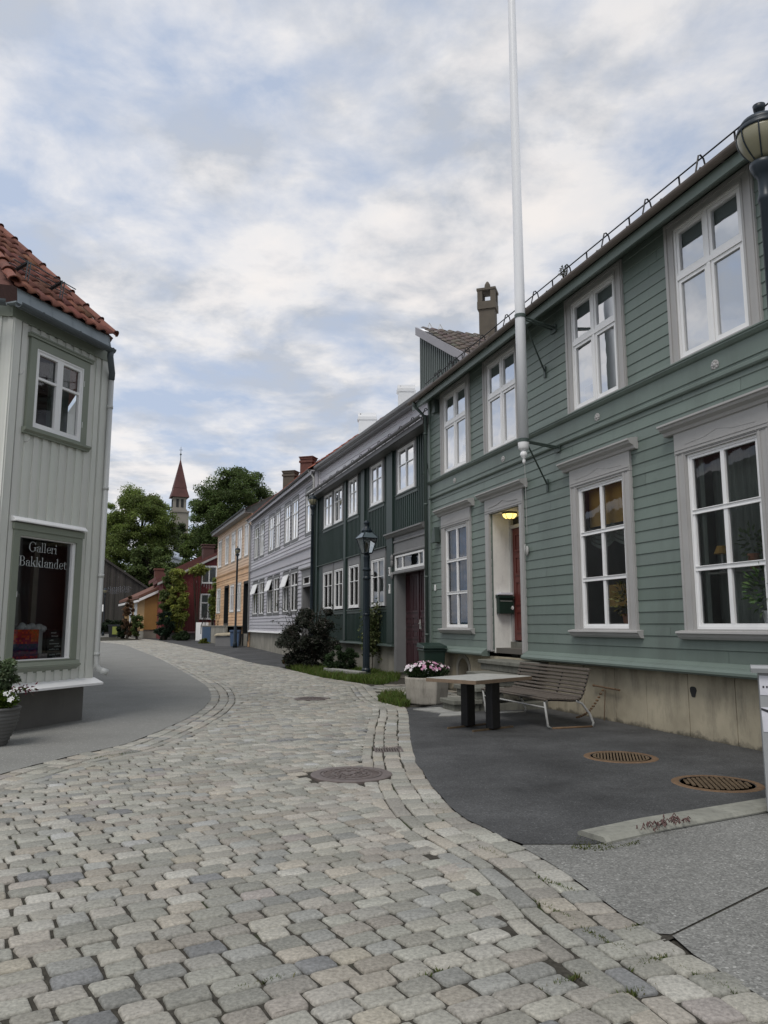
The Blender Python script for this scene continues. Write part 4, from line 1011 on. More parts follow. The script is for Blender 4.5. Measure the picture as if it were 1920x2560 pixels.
for a,b in uwD: small_window(FD,PH,a+.15,b-.15,5.35,7.1,(.65,.35),'white',gl=M_glassu)
for a,b in lwD: small_window(FD,PH,a+.15,b-.15,2.28,3.85,(.65,.35),'grey',gl=M_glassu)
M_sand=paint('sand_trim',(.42,.36,.29),.5,.05,2,bmp=0)
for a,b,z0,z1 in [(a,b,5.25,7.2) for a,b in uwD]+[(a,b,2.2,3.95) for a,b in lwD]: m=MB(FD); ring(m,a,b,z0,z1,.14,-.03,.02); m.build('window_surround',M_sand,PH)
for a,b,z0,z1 in dD:
    m=MB(FD); ring(m,a,b,z0,z1,.14,-.03,.25); m.box(a+.14,b-.14,.2,.25,z0,z1-.1); m.build('door',M_blackp,PH)
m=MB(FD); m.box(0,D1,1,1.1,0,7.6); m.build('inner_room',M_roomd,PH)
m=MB(FD); m.box(0,D1+.2,-.42,-.38,7.58,7.76); m.box(0,D1+.2,-.38,.02,7.58,7.61); m.build('fascia',M_mtrim,PH)
gutter(FD,PH,0,D1+.25,-.47,7.82,.06,M_zinc)
m=MB(FD); m.add([(0,-.42,7.8),(D1+.2,-.42,7.8),(D1+.2,4,10.2),(0,4,10.2),(D1,8.5,7.6),(0,8.5,7.6)],[(0,1,2,3),(3,2,4,5)]); m.add([(D1,.02,0),(D1,.02,7.7),(D1,4,10.1),(D1,8.5,7.6),(D1,8.5,0)],[tuple(range(5))]); m.build('roof',M_tileg,PH)
m=MB(FD); 
for k in (0,1): m.tube([(10.2+k*1.5,-.02,1.05),(11.7-k*1.5,-.02,2.1)],.02,5)
m.build('trellis',M_trunk,PH)
# ================================================================ sage gallery house (left foreground)
FE=Frame((-4.673,12.236,0),(.33238,.94314,0),(-.94314,.33238,0))
EO=-.12      # cladding plane
GE=thing('gallery_house','pale sage corner house with red tiled hip roof and gallery shop window','house',FE(-.9,0,0))
uE=(-1.73,-.40,4.19,5.60); lE=(-1.77,-.38,.84,2.87)
SE0,SE1=-2.0,.0
cornerL=FE(SE0,EO,0); wL=(-.95,-.31)  # the wall round the corner
FL=Frame((cornerL[0],cornerL[1],0),(.9507,.3101,0),(-.3101,.9507,0))   # faces the camera; s runs toward the corner
cornerR=FE(SE1,EO,0)
FS=Frame((cornerR[0],cornerR[1],0),(-.515,.857,0),(-.857,-.515,0)) # street side, out of sight; drawn extra long for the window reflections
m=MB(FE)
def bob(m,s0,s1,z0,z1,holes,off,pitch=.172):
    s=s0
    while s<s1-.01:
        e=min(s+pitch,s1); mid=(s+e)/2
        for a,b in subtract(z0,z1,[(h[2],h[3]) for h in holes if h[0]<mid<h[1]]):
            m.cur=tint(.012); m.box(s,e,off,off+.03,a,b)
            m.cur=tint(.012); m.box(s,s+pitch*.56,off-.022,off,a-.012 if a==z0 else a,b)
        s=e
    m.cur=(1,1,1)
bob(m,SE0,SE1,.64,5.80,[(uE[0]+.1,uE[1]-.1,uE[2],uE[3]-.05),(lE[0]+.1,lE[1]-.1,lE[2],lE[3])],EO)
m.build('wall',M_sage,GE)
m=MB(FL); bob(m,-9,0,.64,5.80,[],0); m.build('wall',M_sage,GE)
m=MB(FS); bob(m,0,26,.64,5.80,[],0,.34); m.build('wall',M_sage,GE)
m=MB(FE); m.box(SE0-.02,SE0+.14,EO-.035,EO+.05,.64,5.8); m.box(SE1-.15,SE1+.01,EO-.035,EO+.05,.64,5.8); m.build('corner_board',M_sage,GE)
m=MB(FE); m.box(SE0-.05,SE1+.02,EO-.045,EO+.02,5.73,5.90); m.build('frieze_board',M_sagetrim,GE)
m=MB(FL); m.box(-9,.0,-.045,.02,5.73,5.90); m.build('frieze_board',M_sagetrim,GE)
# water board and plinth
m=MB(FE); m.prof([(EO+.03,.66),(EO-.03,.645),(EO-.20,.575),(EO-.20,.545),(EO-.03,.535),(EO+.03,.535)],SE0-.16,SE1+.06); m.build('water_board',M_white,GE)
m=MB(FL); m.prof([(.03,.66),(-.03,.645),(-.20,.575),(-.20,.545),(-.03,.535),(.03,.535)],-9,.06); m.build('water_board',M_white,GE)
m=MB(FE); m.box(-2.02,0,0,.4,-.2,.56); m.build('plinth',M_concd,GE)
m=MB(FL); m.box(-9,-.10,.14,.5,-.2,.56); m.build('plinth',M_concd,GE)
m=MB(FS); m.box(.05,26,.16,.5,-.2,.56); m.build('plinth',M_concd,GE)
# upper window
a,b,z0,z1=uE
m=MB(FE); o=EO
ring(m,a+.05,b-.05,z0+.03,z1-.04,.125,o-.05,o+.06,wb=.04); m.box(a,b,o-.075,o,z1-.035,z1); m.box(a-.0,b+.0,o-.09,o,z1-.0,z1+.022)
m.prof([(o,z0+.04),(o-.10,z0+.03),(o-.10,z0+.0),(o-.06,z0-.03),(o-.06,z0-.05),(o,z0-.05)],a-.0,b+.02)
wE=m.build('window',M_sagetrim,GE)
m=MB(FE); sash(m,a+.16,b-.16,z0+.06,z1-.15,2,(.64,.36),bw=.045,bar=.035,o0=o-.03,o1=o+.03,outer=.04,mull=.12)
for z in (z0+.3,z1-.45): m.box(b-.17,b-.155,o-.05,o-.02,z,z+.09)
m.build('sash',M_white,wE); pane_q(FE,wE,a+.18,b-.18,z0+.08,z1-.17,o+.01,M_shop)
drape(FE,wE,a+.18,a+.45,z0+.55,z1-.17,o+.2,M_curt,.02,3); drape(FE,wE,b-.62,b-.2,z0+.06,z1-.17,o+.22,M_curtd,.025,4)
m=MB(FE); 
for q in range(4): m.box(a+.1,b-.1,o+.50,o+.53,z0+.22+.3*q,z0+.27+.3*q)
m.box(a,b,o+.55,o+.6,z0,z1); m.build('room_shelf',plain('red_brown_interior',(.06,.03,.025),.8),wE)
# shop window
a,b,z0,z1=lE
m=MB(FE); ring(m,a+.02,b-.02,z0+.1,z1-.02,.115,o-.05,o+.08,wt=.16,wb=.02); m.box(a,b,o-.065,o,z1-.10,z1-.01)
m.prof([(o,z0+.10),(o-.06,z0+.095),(o-.08,z0+.05),(o-.10,z0+.045),(o-.10,z0+.02),(o-.05,z0-.01),(o,z0-.06)],a-.02,b+.03)
sw=m.build('shop_window',M_sagetrim,GE)
m=MB(FE); m.prof([(o,z1+.085),(o-.05,z1+.075),(o-.11,z1+.02),(o-.11,z1+.005),(o,z1+.005)],a-.03,b+.02); m.build('hood',M_white,sw)
m=MB(FE); ring(m,a+.135,b-.135,z0+.10,z1-.175,.022,o-.02,o+.07); m.box(b-.185,b-.157,o-.01,o+.09,z0+.12,z1-.2); m.box(a+.14,b-.14,o-.03,o+.09,z0+.10,z0+.135); m.build('sash',M_white,sw)
pane_q(FE,sw,a+.15,b-.15,z0+.12,z1-.19,o+.03,M_shop)
# shop interior
m=MB(FE); m.box(a-.15,b+.12,o+1.3,o+1.34,.6,3.1); m.box(a-.2,a-.16,o+.09,o+1.3,.6,3.1); m.box(b+.12,b+.16,o+.09,o+1.3,.6,3.1); m.box(a-.2,b+.16,o+.09,o+1.34,.78,.86+.03); m.box(a-.2,b+.16,o+.09,o+1.34,3.05,3.1)
m.build('shop_interior',M_shoproom,sw)
m=MB(FE)
m.box(b-.40,b-.30,o+.5,o+.56,.9,3.0); m.box(a+.5,a+.58,o+.9,o+.95,.9,3.0); m.box(a+.5,b-.3,o+.9,o+.93,1.95,1.99); m.box(a+.5,b-.3,o+.9,o+.93,2.35,2.39); m.box(a+.5,b-.2,o+.6,o+.63,1.45,1.47)
m.build('display_rack',M_concg,sw)
m=MB(FE); m.add([(b-.62,o+.75,1.42),(b-.30,o+.75,1.42),(b-.36,o+.78,1.93),(b-.48,o+.78,1.93)],[(0,1,2,3)]); m.build('leaning_canvas',M_concg,sw)
m=MB(FE); m.box(a+.18,a+.40,o+1.0,o+1.05,1.75,2.15); m.build('framed_picture',M_mustard,sw)
# window lettering
def arc(cx,cz,rx,rz,a0,a1,wt,n=14):
    """stroke thick at the sides, thin at top and bottom"""
    out=[];inn=[]
    wt*=.8
    for i in range(n+1):
        t=R(a0+(a1-a0)*i/n); w=.16+.84*abs(math.cos(t)); 
        out.append((cx+rx*math.cos(t),cz+rz*math.sin(t))); inn.append((cx+(rx-wt*w)*math.cos(t),cz+(rz-wt*max(.32,.3*w))*math.sin(t)))
    return [[out[i],out[i+1],inn[i+1],inn[i]] for i in range(n)]
def rect(x0,x1,z0,z1): return [[(x0,z0),(x1,z0),(x1,z1),(x0,z1)]]
def serif(x,z,w): return rect(x-w,x+w,z,z+.03)
X=.44 # x height
def glyph(ch):
    st=.062
    if ch=='l': return rect(.05,.05+st,0,.72)+serif(.0975,0,.10)+[[(-.03,.69),(.05,.66),(.05,.72)]],.25
    if ch=='i': return rect(.05,.05+st,0,X)+serif(.0975,0,.10)+[[(-.03,X-.03),(.05,X-.06),(.05,X)]]+[[(.0975+.055*math.cos(R(k*45)),.62+.055*math.sin(R(k*45))) for k in range(8)]],.25
    if ch=='r': return rect(.05,.05+st,0,X)+serif(.0975,0,.10)+[[(-.03,X-.03),(.05,X-.06),(.05,X)]]+arc(.23,.27,.13,.17,40,165,.05)+[[(.30+.05*math.cos(R(k*45)),.375+.05*math.sin(R(k*45))) for k in range(8)]],.36
    if ch=='n': return rect(.05,.05+st,0,X)+serif(.0975,0,.10)+[[(-.03,X-.03),(.05,X-.06),(.05,X)]]+arc(.245,.27,.155,.17,0,165,.09)+rect(.305,.305+st,0,.28)+serif(.3525,0,.10),.49
    if ch=='a': return rect(.27,.27+st,.03,.30)+arc(.22,.28,.145,.16,0,150,.09)+arc(.185,.125,.155,.14,60,330,.09)+rect(.30,.42,0,.035)+[[(.075+.05*math.cos(R(k*45)),.345+.05*math.sin(R(k*45))) for k in range(8)]],.44
    if ch=='e': return arc(.22,.22,.19,.235,0,330,.075)+rect(.08,.40,.215,.245),.44
    if ch=='d': return arc(.21,.22,.185,.235,60,300,.075)+rect(.29,.29+st,0,.72)+rect(.385,.45,0,.03)+[[(.21,.69),(.29,.66),(.29,.72)]],.48
    if ch=='k': return rect(.05,.05+st,0,.72)+serif(.0975,0,.10)+[[(-.03,.69),(.05,.66),(.05,.72)]]+[[(.145,.19),(.185,.19),(.37,.43),(.32,.43)],[(.19,.24),(.27,.30),(.44,.0),(.33,.0)]]+rect(.27,.44,.41,.44)+rect(.29,.49,0,.03),.49
    if ch=='t': return rect(.09,.09+st,.06,.55)+arc(.22,.09,.13,.095,180,320,.08)+rect(.0,.31,X-.03,X)+[[(.0,X-.02),(.09,X-.02),(.185,.57),(.15,.57)]],.33
    if ch=='G': return arc(.36,.35,.33,.37,38,330,.115)+rect(.54,.64,.07,.32)+rect(.47,.71,.30,.33)+[[(.60,.50),(.64,.50),(.64,.70),(.60,.66)]],.74
    if ch=='B': return rect(.09,.20,0,.71)+rect(.0,.3,0,.032)+rect(.0,.3,.678,.71)+arc(.28,.53,.21,.18,-90,90,.10)+arc(.30,.19,.24,.19,-90,90,.11)+rect(.2,.30,.35,.385),.60
    return [], .3
def write(m,txt,s0,z,hgt,s1,o):
    tot=sum(glyph(c)[1] for c in txt); k=hgt/.71; kx=(s1-s0)/tot; x=s0
    for c in txt:
        g,adv=glyph(c)
        for pl in g: m.add([(x+px*kx,o,z+pz*k) for px,pz in pl],[tuple(range(len(pl)))])
        x+=adv*kx
m=MB(FE); write(m,'Galleri',-1.40,2.492,.138,-.84,o+.022); write(m,'Bakklandet',-1.565,2.278,.14,-.63,o+.022); m.build('window_lettering',M_letter,sw)
# ---- things in the window (each can be lifted away)
SH=.89
def painting():
    m=MB(FE); n=14; s0,s1,z0,z1=-1.52,-1.02,.93,1.39
    import colorsys
    for i in range(n):
        for j in range(16):
            t=(j+.5)/16; r_=rng.random()
            if t>.72: c=(.62,.055,.05) if r_<.6 else (.75,.13,.03)
            elif t>.55: c=(.42,.03,.07) if r_<.7 else (.70,.12,.05)
            elif t>.35: c=(.05,.06,.14) if r_<.7 else (.12,.05,.15)
            elif t>.16: c=(.10,.025,.10) if r_<.7 else (.22,.03,.10)
            else: c=(.55,.06,.06) if r_<.7 else (.30,.03,.12)
            if i>9 and t>.62: c=(.80,.16,.04)
            c=tuple(x*rng.uniform(.7,1.2) for x in c); m.cur=c
            m.add([(s0+(s1-s0)*i/n,o+.10,z0+(z1-z0)*j/16),(s0+(s1-s0)*(i+1)/n,o+.10,z0+(z1-z0)*j/16),(s0+(s1-s0)*(i+1)/n,o+.10,z0+(z1-z0)*(j+1)/16),(s0+(s1-s0)*i/n,o+.10,z0+(z1-z0)*(j+1)/16)],[(0,1,2,3)])
    m.cur=(.3,.1,.1); m.box(s0,s1,o+.103,o+.13,z0,z1)
    ATTR.add('painted_canvas'); t=m.build('painting',attrmat('painted_canvas',.6,.2,60,.0),None,origin=FE(-1.2,o+.1,.93)); tag(t,'red, orange and violet abstract painting propped in the gallery window','painting')
painting()
m=MB(FE); m.prof([(-.81,.93),(-.47,.93),(-.55,1.38),(-.83,1.38)],o+.12,o+.15,axis=1)
t=m.build('notice_board',M_blackp,None,origin=FE(-.66,o+.13,.93)); tag(t,'black notice board with pale writing at the right of the gallery window','notice board')
m=MB(FE)
for z,x0,x1 in ((1.33,-.76,-.66),(1.28,-.75,-.62),(1.22,-.78,-.71),(1.17,-.78,-.59),(1.13,-.68,-.56),(1.09,-.78,-.66),(1.09,-.64,-.58),(1.01,-.77,-.66),(1.02,-.64,-.52),(.97,-.70,-.53)):
    x=x0
    while x<x1-.01: w_=rng.uniform(.014,.03); m.box(x,min(x+w_,x1),o+.115,o+.1195,z,z+rng.uniform(.012,.022)); x+=w_+.006
m.build('chalk_writing',M_letter,t)
m=MB(FE)
for i in range(9): m.ball((-1.26+.055*i,o+.22+.02*(i%2),1.40+.03*math.sin(i*2.2)+.012*(i%3)),.055,8,5)
m.box(-1.26,-.86,o+.18,o+.3,.89,1.38)
tag(m.build('wool_bundle',M_curt,None,smooth=True,origin=FE(-1.16,o+.22,.89)),'pale fluffy wool bundle on a block behind the painting','wool bundle')
M_card=paint('pink_grey_cardboard',(.42,.36,.36),.7,.1,20,bmp=0)
for k in range(3): m=MB(FE); m.box(-.99+.058*k,-.937+.058*k,o+.11,o+.15,.93,1.04); tag(m.build('carton',M_card,None,origin=FE(-.975+.042*k,o+.13,.93)),'small pale carton between the painting and the notice board','carton','cartons in the gallery window')
m=MB(FE); m.prof([(-1.0,1.17),(-.84,1.17),(-.84,1.26),(-1.0,1.26)],o+.2,o+.21,axis=1); t=m.build('leaflet',paint('teal_grey_card',(.22,.28,.27),.7,.2,20,bmp=0),None,origin=FE(-.9,o+.2,1.2)); tag(t,'teal-grey printed card above the small cartons in the window','card')
m=MB(FE); m.box(-1.60,-1.55,o+.026,o+.0285,1.84,1.92); m.build('sticker',M_white,sw)
# hood and shelf on the wall round the corner
m=MB(FL); m.prof([(0,3.18),(-.05,3.17),(-.2,3.06),(-.2,3.03),(0,3.03)],-1.6,-.02); m.build('side_hood',M_white,GE); m=MB(FL); m.prof([(0,1.05),(-.05,1.04),(-.22,.97),(-.22,.93),(0,.93)],-1.6,-.04); m.build('side_sill',M_white,GE)
# eaves: gutter, zinc flashing, hip roof in pantiles
SG0,SG1=SE0-.14,SE1-.17
gutter(FE,GE,SG0,SG1,-.36,5.86,.065,M_zinc)
m=MB(FE); m.add([(SG0,-.33,5.87),(SG1,-.33,5.87),(SG1-.02,-.285,6.10),(SG0+.02,-.285,6.10)],[(0,1,2,3)]); m.box(SG0,SG1,-.31,-.12,5.88,5.90)
for s in np.arange(SG0+.25,SG1,.42): m.add([(s,-.335,5.875),(s+.012,-.335,5.875),(s+.012,-.29,6.105),(s,-.29,6.105)],[(0,1,2,3)])
m.build('zinc_flashing',M_flash,GE)
gutter(FL,GE,-9,-.05,-.28,5.86,.07,M_zinc)
m=MB(FE); eR=np.array(FE(SG1+.07,-.29,6.10)); eL=np.array(FE(SG0-.05,-.29,6.10))
apx=np.array([-7.25,12.25,8.72]); ap2=np.array([-9.5,15.5,9.9]); 
far_s=np.array(FS(26.3,-.2,6.05)); far_l=np.array(FL(-9.3,-.3,6.05))
rE=MB(); rE.add([tuple(eR),tuple(eL),tuple(apx)],[(0,1,2)]); rE.add([tuple(eR),tuple(far_s),tuple(np.array(FS(26.3,3.5,8.9))),tuple(apx)],[(0,1,2,3)]); rE.add([tuple(eL),tuple(far_l),tuple(np.array(FL(-9.3,3.5,8.9))),tuple(apx)],[(0,1,2,3)])
roofE=rE.build('roof',M_brick,GE)
Ax=(eL-eR)/np.linalg.norm(eL-eR); mid=(eL+eR)/2; Bx=apx-eR; Bx=Bx-Ax*(Bx@Ax); Ln=np.linalg.norm(Bx); Bx/=Ln; Nx=np.cross(Ax,Bx); Nx=Nx if Nx[2]>0 else -Nx; Wd=np.linalg.norm(eL-eR)
ua=(apx-eR)@Ax
def tri(u,v):
    t=v/Ln; return (ua*t-.06)<u<(Wd+(ua-Wd)*t+.06) and t<1
roof_tiles('roof_tiles',(eR+Nx*.02-Bx*.0,Ax,Bx,Nx),Wd+.2,Ln,M_tiler,roofE,.235,.34,test=tri,base=(.175,.068,.046),amp=.036,var=.24)
def hip_tiles(p,q,r=.085,seg=.36,name='hip_tile'):
    m=MB(); d=(q-p); L=np.linalg.norm(d); d/=L; side=np.cross(d,[0,0,1]); side/=np.linalg.norm(side); up=np.cross(side,d)
    t=0
    while t<L:
        r0,r1=r*1.12,r*.92; vs=[]; k=8; m.cur=tuple(np.array((.18,.068,.046))*rng.uniform(.75,1.2))
        for tt,rr,h in ((t,r0,.05),(t,r0-.02,.05),(t+seg+.04,r1,.03)):
            for i in range(k+1):
                a=math.pi*i/k-0; c=p+d*tt+side*rr*math.cos(a)*1.0+up*(rr*math.sin(a)*.95+h-.02); vs.append(tuple(c))
        m.add(vs,[(j*(k+1)+i,j*(k+1)+i+1,(j+1)*(k+1)+i+1,(j+1)*(k+1)+i) for j in (0,1) for i in range(k)]); t+=seg
    m.build(name,M_tiler,roofE,smooth=True)
hip_tiles(eR-np.array([0,0,-.03]),apx+np.array([0,0,.03])); hip_tiles(eL+np.array([0,0,.03]),apx+np.array([0,0,.03]))
# snow rail on the tiles
m=MB(); 
def rp(u,v,w): return tuple(eR+Ax*u+Bx*v+Nx*w)
for u in (.98,1.66):
    for du in (0,.05): m.tube([rp(u+du,.62,.06),rp(u+du,.50,.30)],.009,5); m.tube([rp(u+du,.50,.30),rp(u+du,.32,.06)],.009,5)
    m.add([rp(u-.01,.62,.07),rp(u+.06,.62,.07),rp(u+.06,.52,.28),rp(u-.01,.52,.28)],[(0,1,2,3)])
for w,v in ((.28,.53),(.20,.57),(.12,.60)): m.tube([rp(.7,v,w),rp(1.86,v,w)],.009,5)
m.build('snow_rail',M_zinc,roofE)
# downspout with shoe
m=MB(FE); sx=SE1+.02
m.tube([(SG1-.05,-.36,5.84),(SG1-.045,-.345,5.74),(sx-.03,-.23,5.54),(sx,-.20,5.44)],.05,10)
m.build('downspout_neck',M_zinc,GE,smooth=True)
m=MB(FE); m.tube([(sx,-.20,5.46),(sx,-.20,.93),(sx,-.20,.84),(sx+.03,-.23,.77),(sx+.12,-.31,.72)],.042,12)
for z in (4.95,3.6,2.2,.98): m.tube([(sx,-.20,z),(sx,-.20,z+.05)],.049,12)
m.tube([(sx+.05,-.245,.755),(sx+.13,-.32,.715)],.047,12); m.build('downspout',M_spout,GE,smooth=True)
m=MB(FE)
for s,z in ((-1.85,4.95),(-1.66,4.02)): m=MB(FE); m.tube([(s,o-.02,z),(s,o-.09,z),(s+.02,o-.10,z+.05)],.007,5); m.build('wall_hook',M_galv,GE)
# ================================================================ far end of the street
def pxw(px,py,Y): return np.array(at(px,py,Y))
# ---- red house: gable toward us
gy=60.8; g0=float(gz(0,gy))
FRd=Frame((pxw(402,1597,gy)[0],gy,0),(.93,.367,0),(-.367,.93,0))   # s to the right along the gable, o going away up the street
RH=thing('red_house','dark red boarded house with green creeper and white-framed windows','house',(FRd(0,0,g0)))
W=9.7; ez=4.75; pk=ez+W/2*math.tan(R(27))
m=MB(FRd); holes=[]
s=0
while s<W:
    e=min(s+.2,W); mid=(s+e)/2; top=ez+(W/2-abs(mid-W/2))*math.tan(R(27))
    for a,b in subtract(g0+.55,top,[]): m.cur=tint(.10); m.box(s,e-.012,-.02,.02,a,b); m.box(s+.08,s+.13,-.04,-.02,a,b)
    s=e
m.cur=(1,1,1); m.box(0,.06,.02,9,g0,ez); m.build('wall',M_red,RH)
m=MB(FRd); m.box(-.03,W,.02,.3,-.3,g0+.55); m.build('plinth',M_concd,RH)
m=MB(FRd); m.box(1.6,W,-.10,-.02,g0+.50,g0+.62); m.build('skirt_board',paint('faded_pink_board',(.40,.25,.26),.6,.05,2,bmp=0),RH)
m=MB(FRd); t=math.tan(R(27))
for s0,s1 in ((-.45,W/2),(W/2,W+.45)):
    f=lambda s: ez+(W/2-abs(s-W/2))*t
    m.prof([(s0,f(s0)+.02),(s1,f(s1)+.02),(s1,f(s1)+.20),(s0,f(s0)+.20)],-.35,-.28,axis=1)
m.build('bargeboard',M_trim,RH)
def gable_roof(m,s0,s1,o0,o1,ez,t,th=.18,rise=0):
    mid=(s0+s1)/2; pz=ez+(s1-s0)/2*t
    m.prof([(s0,ez),(mid,pz),(s1,ez),(s1,ez+th),(mid,pz+th),(s0,ez+th)],o0,o1,axis=1)
M_rooftar=paint('dull_red_roof',(.12,.045,.04),.8,.2,6,stain=.2,bmp=.4,fine=12)
m=MB(FRd); gable_roof(m,-.5,W+.5,-.33,3.2,ez-.06,t,.26); rr=m.build('roof',M_rooftar,RH)
m=MB(FRd); gable_roof(m,-.3,W+.9,3.2,10,ez+.35,t,.30); m.build('rear_roof',M_rooftar,rr)
m=MB(FRd); m.box(3.4,4.3,2.5,3.4,5.5,8.15); m.box(3.33,4.37,2.43,3.47,7.9,8.02); m.box(3.27,4.43,2.4,3.5,8.12,8.2); m.build('chimney',paint('brown_red_chimney',(.085,.045,.04),.8,.1,8,bmp=.2),rr)
m=MB(FRd); m.box(-.1,.65,6.5,7.2,4,6.3); m.box(-.16,.71,6.44,7.26,6.2,6.35); m.build('chimney',M_brick,rr)
for z0,z1,rows in ((4.75,6.2,(1,)),(1.9,3.95,(.64,.36))):
    m=MB(FRd); ring(m,2.9,4.2,z0,z1,.13,-.11,.03); w=m.build('window',M_white,RH)
    m=MB(FRd); m.box(3.51,3.59,-.10,0,z0+.13,z1-.13)
    if len(rows)>1: m.box(3.03,4.07,-.10,0,z0+(z1-z0)*.62,z0+(z1-z0)*.67)
    m.build('sash',M_white,w); m=MB(FRd); m.box(3.0,4.1,-.06,-.05,z0,z1); m.build('blind',M_curt,w); pane_q(FRd,w,3.02,4.08,z0+.12,z1-.12,-.075,M_glassd)
# ---- ochre house
gy2=64.0; g2=float(gz(0,gy2))
c0=pxw(358,1596,gy2)
FO=Frame((c0[0],gy2,0),(.91,.415,0),(-.415,.91,0)) 
OH=thing('ochre_house','low ochre house with red-brown roof left of the red house','house',FO(0,0,g2))
W2=6.0; e2=3.75; t2=math.tan(R(26))
m=MB(FO); m.prof([(0,g2+.75),(W2,g2+.75),(W2,e2),(W2/2,e2+W2/2*t2),(0,e2)],-.02,.02,axis=1); m.build('gable_wall',M_ochre,OH)
m=MB(FO); m.box(-.02,.02,.021,14.5,g2+.6,e2); m.build('street_wall',paint('pale_ochre_paint',(.46,.29,.13),.55,.1,1,bmp=.1),OH)  # street wall in a paler ochre than the gable wall
m=MB(FO); m.box(-.0,W2,.0,14,-.3,g2+.75); m.build('plinth',M_concg,OH)
m=MB(FO); m.box(-.04,W2,-.06,-.02,g2+.70,g2+.78); m.build('skirt_board',M_ochre,OH)
m=MB(FO); gable_roof(m,-.55,W2+.5,-.3,15,e2-.12,t2,.22); ro=m.build('roof',paint('rusty_tile_roof',(.15,.07,.05),.8,.2,8,bmp=.4,fine=10),OH)
m=MB(FO)
for s0,s1 in ((-.5,W2/2),(W2/2,W2+.5)):
    f=lambda s: e2+(W2/2-abs(s-W2/2))*t2
    m.prof([(s0,f(s0)-.12),(s1,f(s1)-.12),(s1,f(s1)+.10),(s0,f(s0)+.10)],-.34,-.301,axis=1)
m.box(-.6,-.5,-.3,15,e2-.42,e2-.24); m.build('bargeboard',M_white,OH)
for a in (4.5,8.5):
    m=MB(FO); m.box(-.06,-.02,a,a+2.0,g2+1.3,g2+3.0); w=m.build('window',M_white,OH); m=MB(FO)
    for k in range(2): m.box(-.075,-.061,a+.15+k*.95,a+.9+k*.95,g2+1.45,g2+2.85)
    m.build('pane',M_curt,w)
m=MB(FO); m.ball((1.55,-.15,2.75),.13,10,6); tag(m.build('wall_lamp',M_white,None,smooth=True,origin=FO(1.55,-.15,2.75)),'white globe lamp on the ochre gable wall','wall lamp')
# ---- dark barn
Yb=82.0; FBn=Frame((pxw(300,1560,Yb)[0],Yb,0),(.93,.36,0),(-.36,.93,0))
xr=pxw(353,1463,Yb)[0]-FBn.p[0]; gb=float(gz(0,Yb))
BN=thing('tarred_barn','weathered black-brown boarded barn with sloping roofline behind the gallery house','barn',FBn(0,0,gb))
m=MB(FBn); sl=(pxw(258,1398,Yb)[2]-pxw(353,1463,Yb)[2])/(pxw(353,1463,Yb)[0]-pxw(258,1398,Yb)[0]); zr=pxw(353,1463,Yb)[2]
s=xr+2.2
while s>xr-15:
    mid=s-.1; top=zr+sl*(xr-mid); top=min(top,zr+sl*9-(max(0,xr-9-mid))*sl) if mid<xr-9 else top
    m.cur=tuple([rng.uniform(.6,1.35)]*3); m.box(s-.2,s-.008,-.02-rng.uniform(0,.03),.02,gb,top); s-=.2
m.cur=(1,1,1); m.build('wall',M_barn,BN)
m=MB(FBn); m.prof([(xr+2.6,zr-sl*2.6),(xr-9,zr+sl*9),(xr-9,zr+sl*9+.25),(xr+2.6,zr-sl*2.6+.25)],-.3,9,axis=1); m.prof([(xr-9,zr+sl*9),(xr-18,zr),(xr-18,zr+.25),(xr-9,zr+sl*9+.25)],-.3,9,axis=1); m.build('roof',M_barn,BN)
# ---- white house among the trees
Yw=106.0; a=pxw(397,1392,Yw); b=pxw(431,1392,Yw)
WH=thing('white_house','small white gabled house half hidden among the trees','house',(a[0],Yw,0))
m=MB(); w=b[0]-a[0]; z0=a[2]; m.prof([(a[0],-1),(b[0],-1),(b[0],z0),((a[0]+b[0])/2,z0+w*.45),(a[0],z0)],Yw,Yw+7,axis=1); m.build('wall',M_whouse,WH)
m=MB(); m.prof([(a[0]-.3,z0-.2),((a[0]+b[0])/2,z0+w*.47),(b[0]+.3,z0-.2),(b[0]+.3,z0+.05),((a[0]+b[0])/2,z0+w*.47+.25),(a[0]-.3,z0+.05)],Yw-.3,Yw+7.3,axis=1); r_=m.build('roof',plain('pale_grey_roof',(.40,.45,.52),.5),WH)
m=MB(); c=(a[0]+b[0])/2; m.box(c-.35,c+.35,Yw+1.5,Yw+2.3,z0,pxw(410,1353,Yw)[2]); m.build('chimney',M_white,r_)
# ---- church
Yc=250.0; ax_=pxw(451.5,1148,Yc); 
def cz(py): return at(450,py,Yc)[2]
k=Yc/FPX*1.0
CH=thing('church','pale church tower with rust-red spire and thin cross above the trees','church',(ax_[0],Yc,0))
cx,cyy=ax_[0],Yc
m=MB(); hw=18.5*k
m.obox((cx,cyy),R(24),hw*.86,hw*.86,cz(1275),cz(1243)); m.obox((cx,cyy),R(24),hw*.98,hw*.98,cz(1279),cz(1275)); m.obox((cx+.6,cyy),R(24),hw*.98,hw*.98,-2,cz(1283)); m.obox((cx+.3,cyy),R(24),hw*1.15,hw*1.15,cz(1283),cz(1279))
tw=m.build('tower',M_church,CH)
m=MB()
for f in (-90,0):
    th=R(24+f)
    for d in (-.32,.32): 
        px_=cx+math.cos(th)*hw*.87*0; nx,ny=math.sin(R(24+f+0)),-math.cos(R(24+f+0)); tx,ty=math.cos(R(24+f)),math.sin(R(24+f))
        c=(cx+nx*hw*.855+tx*hw*d,cyy+ny*hw*.855+ty*hw*d); m.obox(c,R(24+f),hw*.17,.12,cz(1270),cz(1250))
m.build('belfry_dark_slab',M_roomd,tw)  # dark slabs on the tower face, painted shade in place of cut openings
m=MB(); 
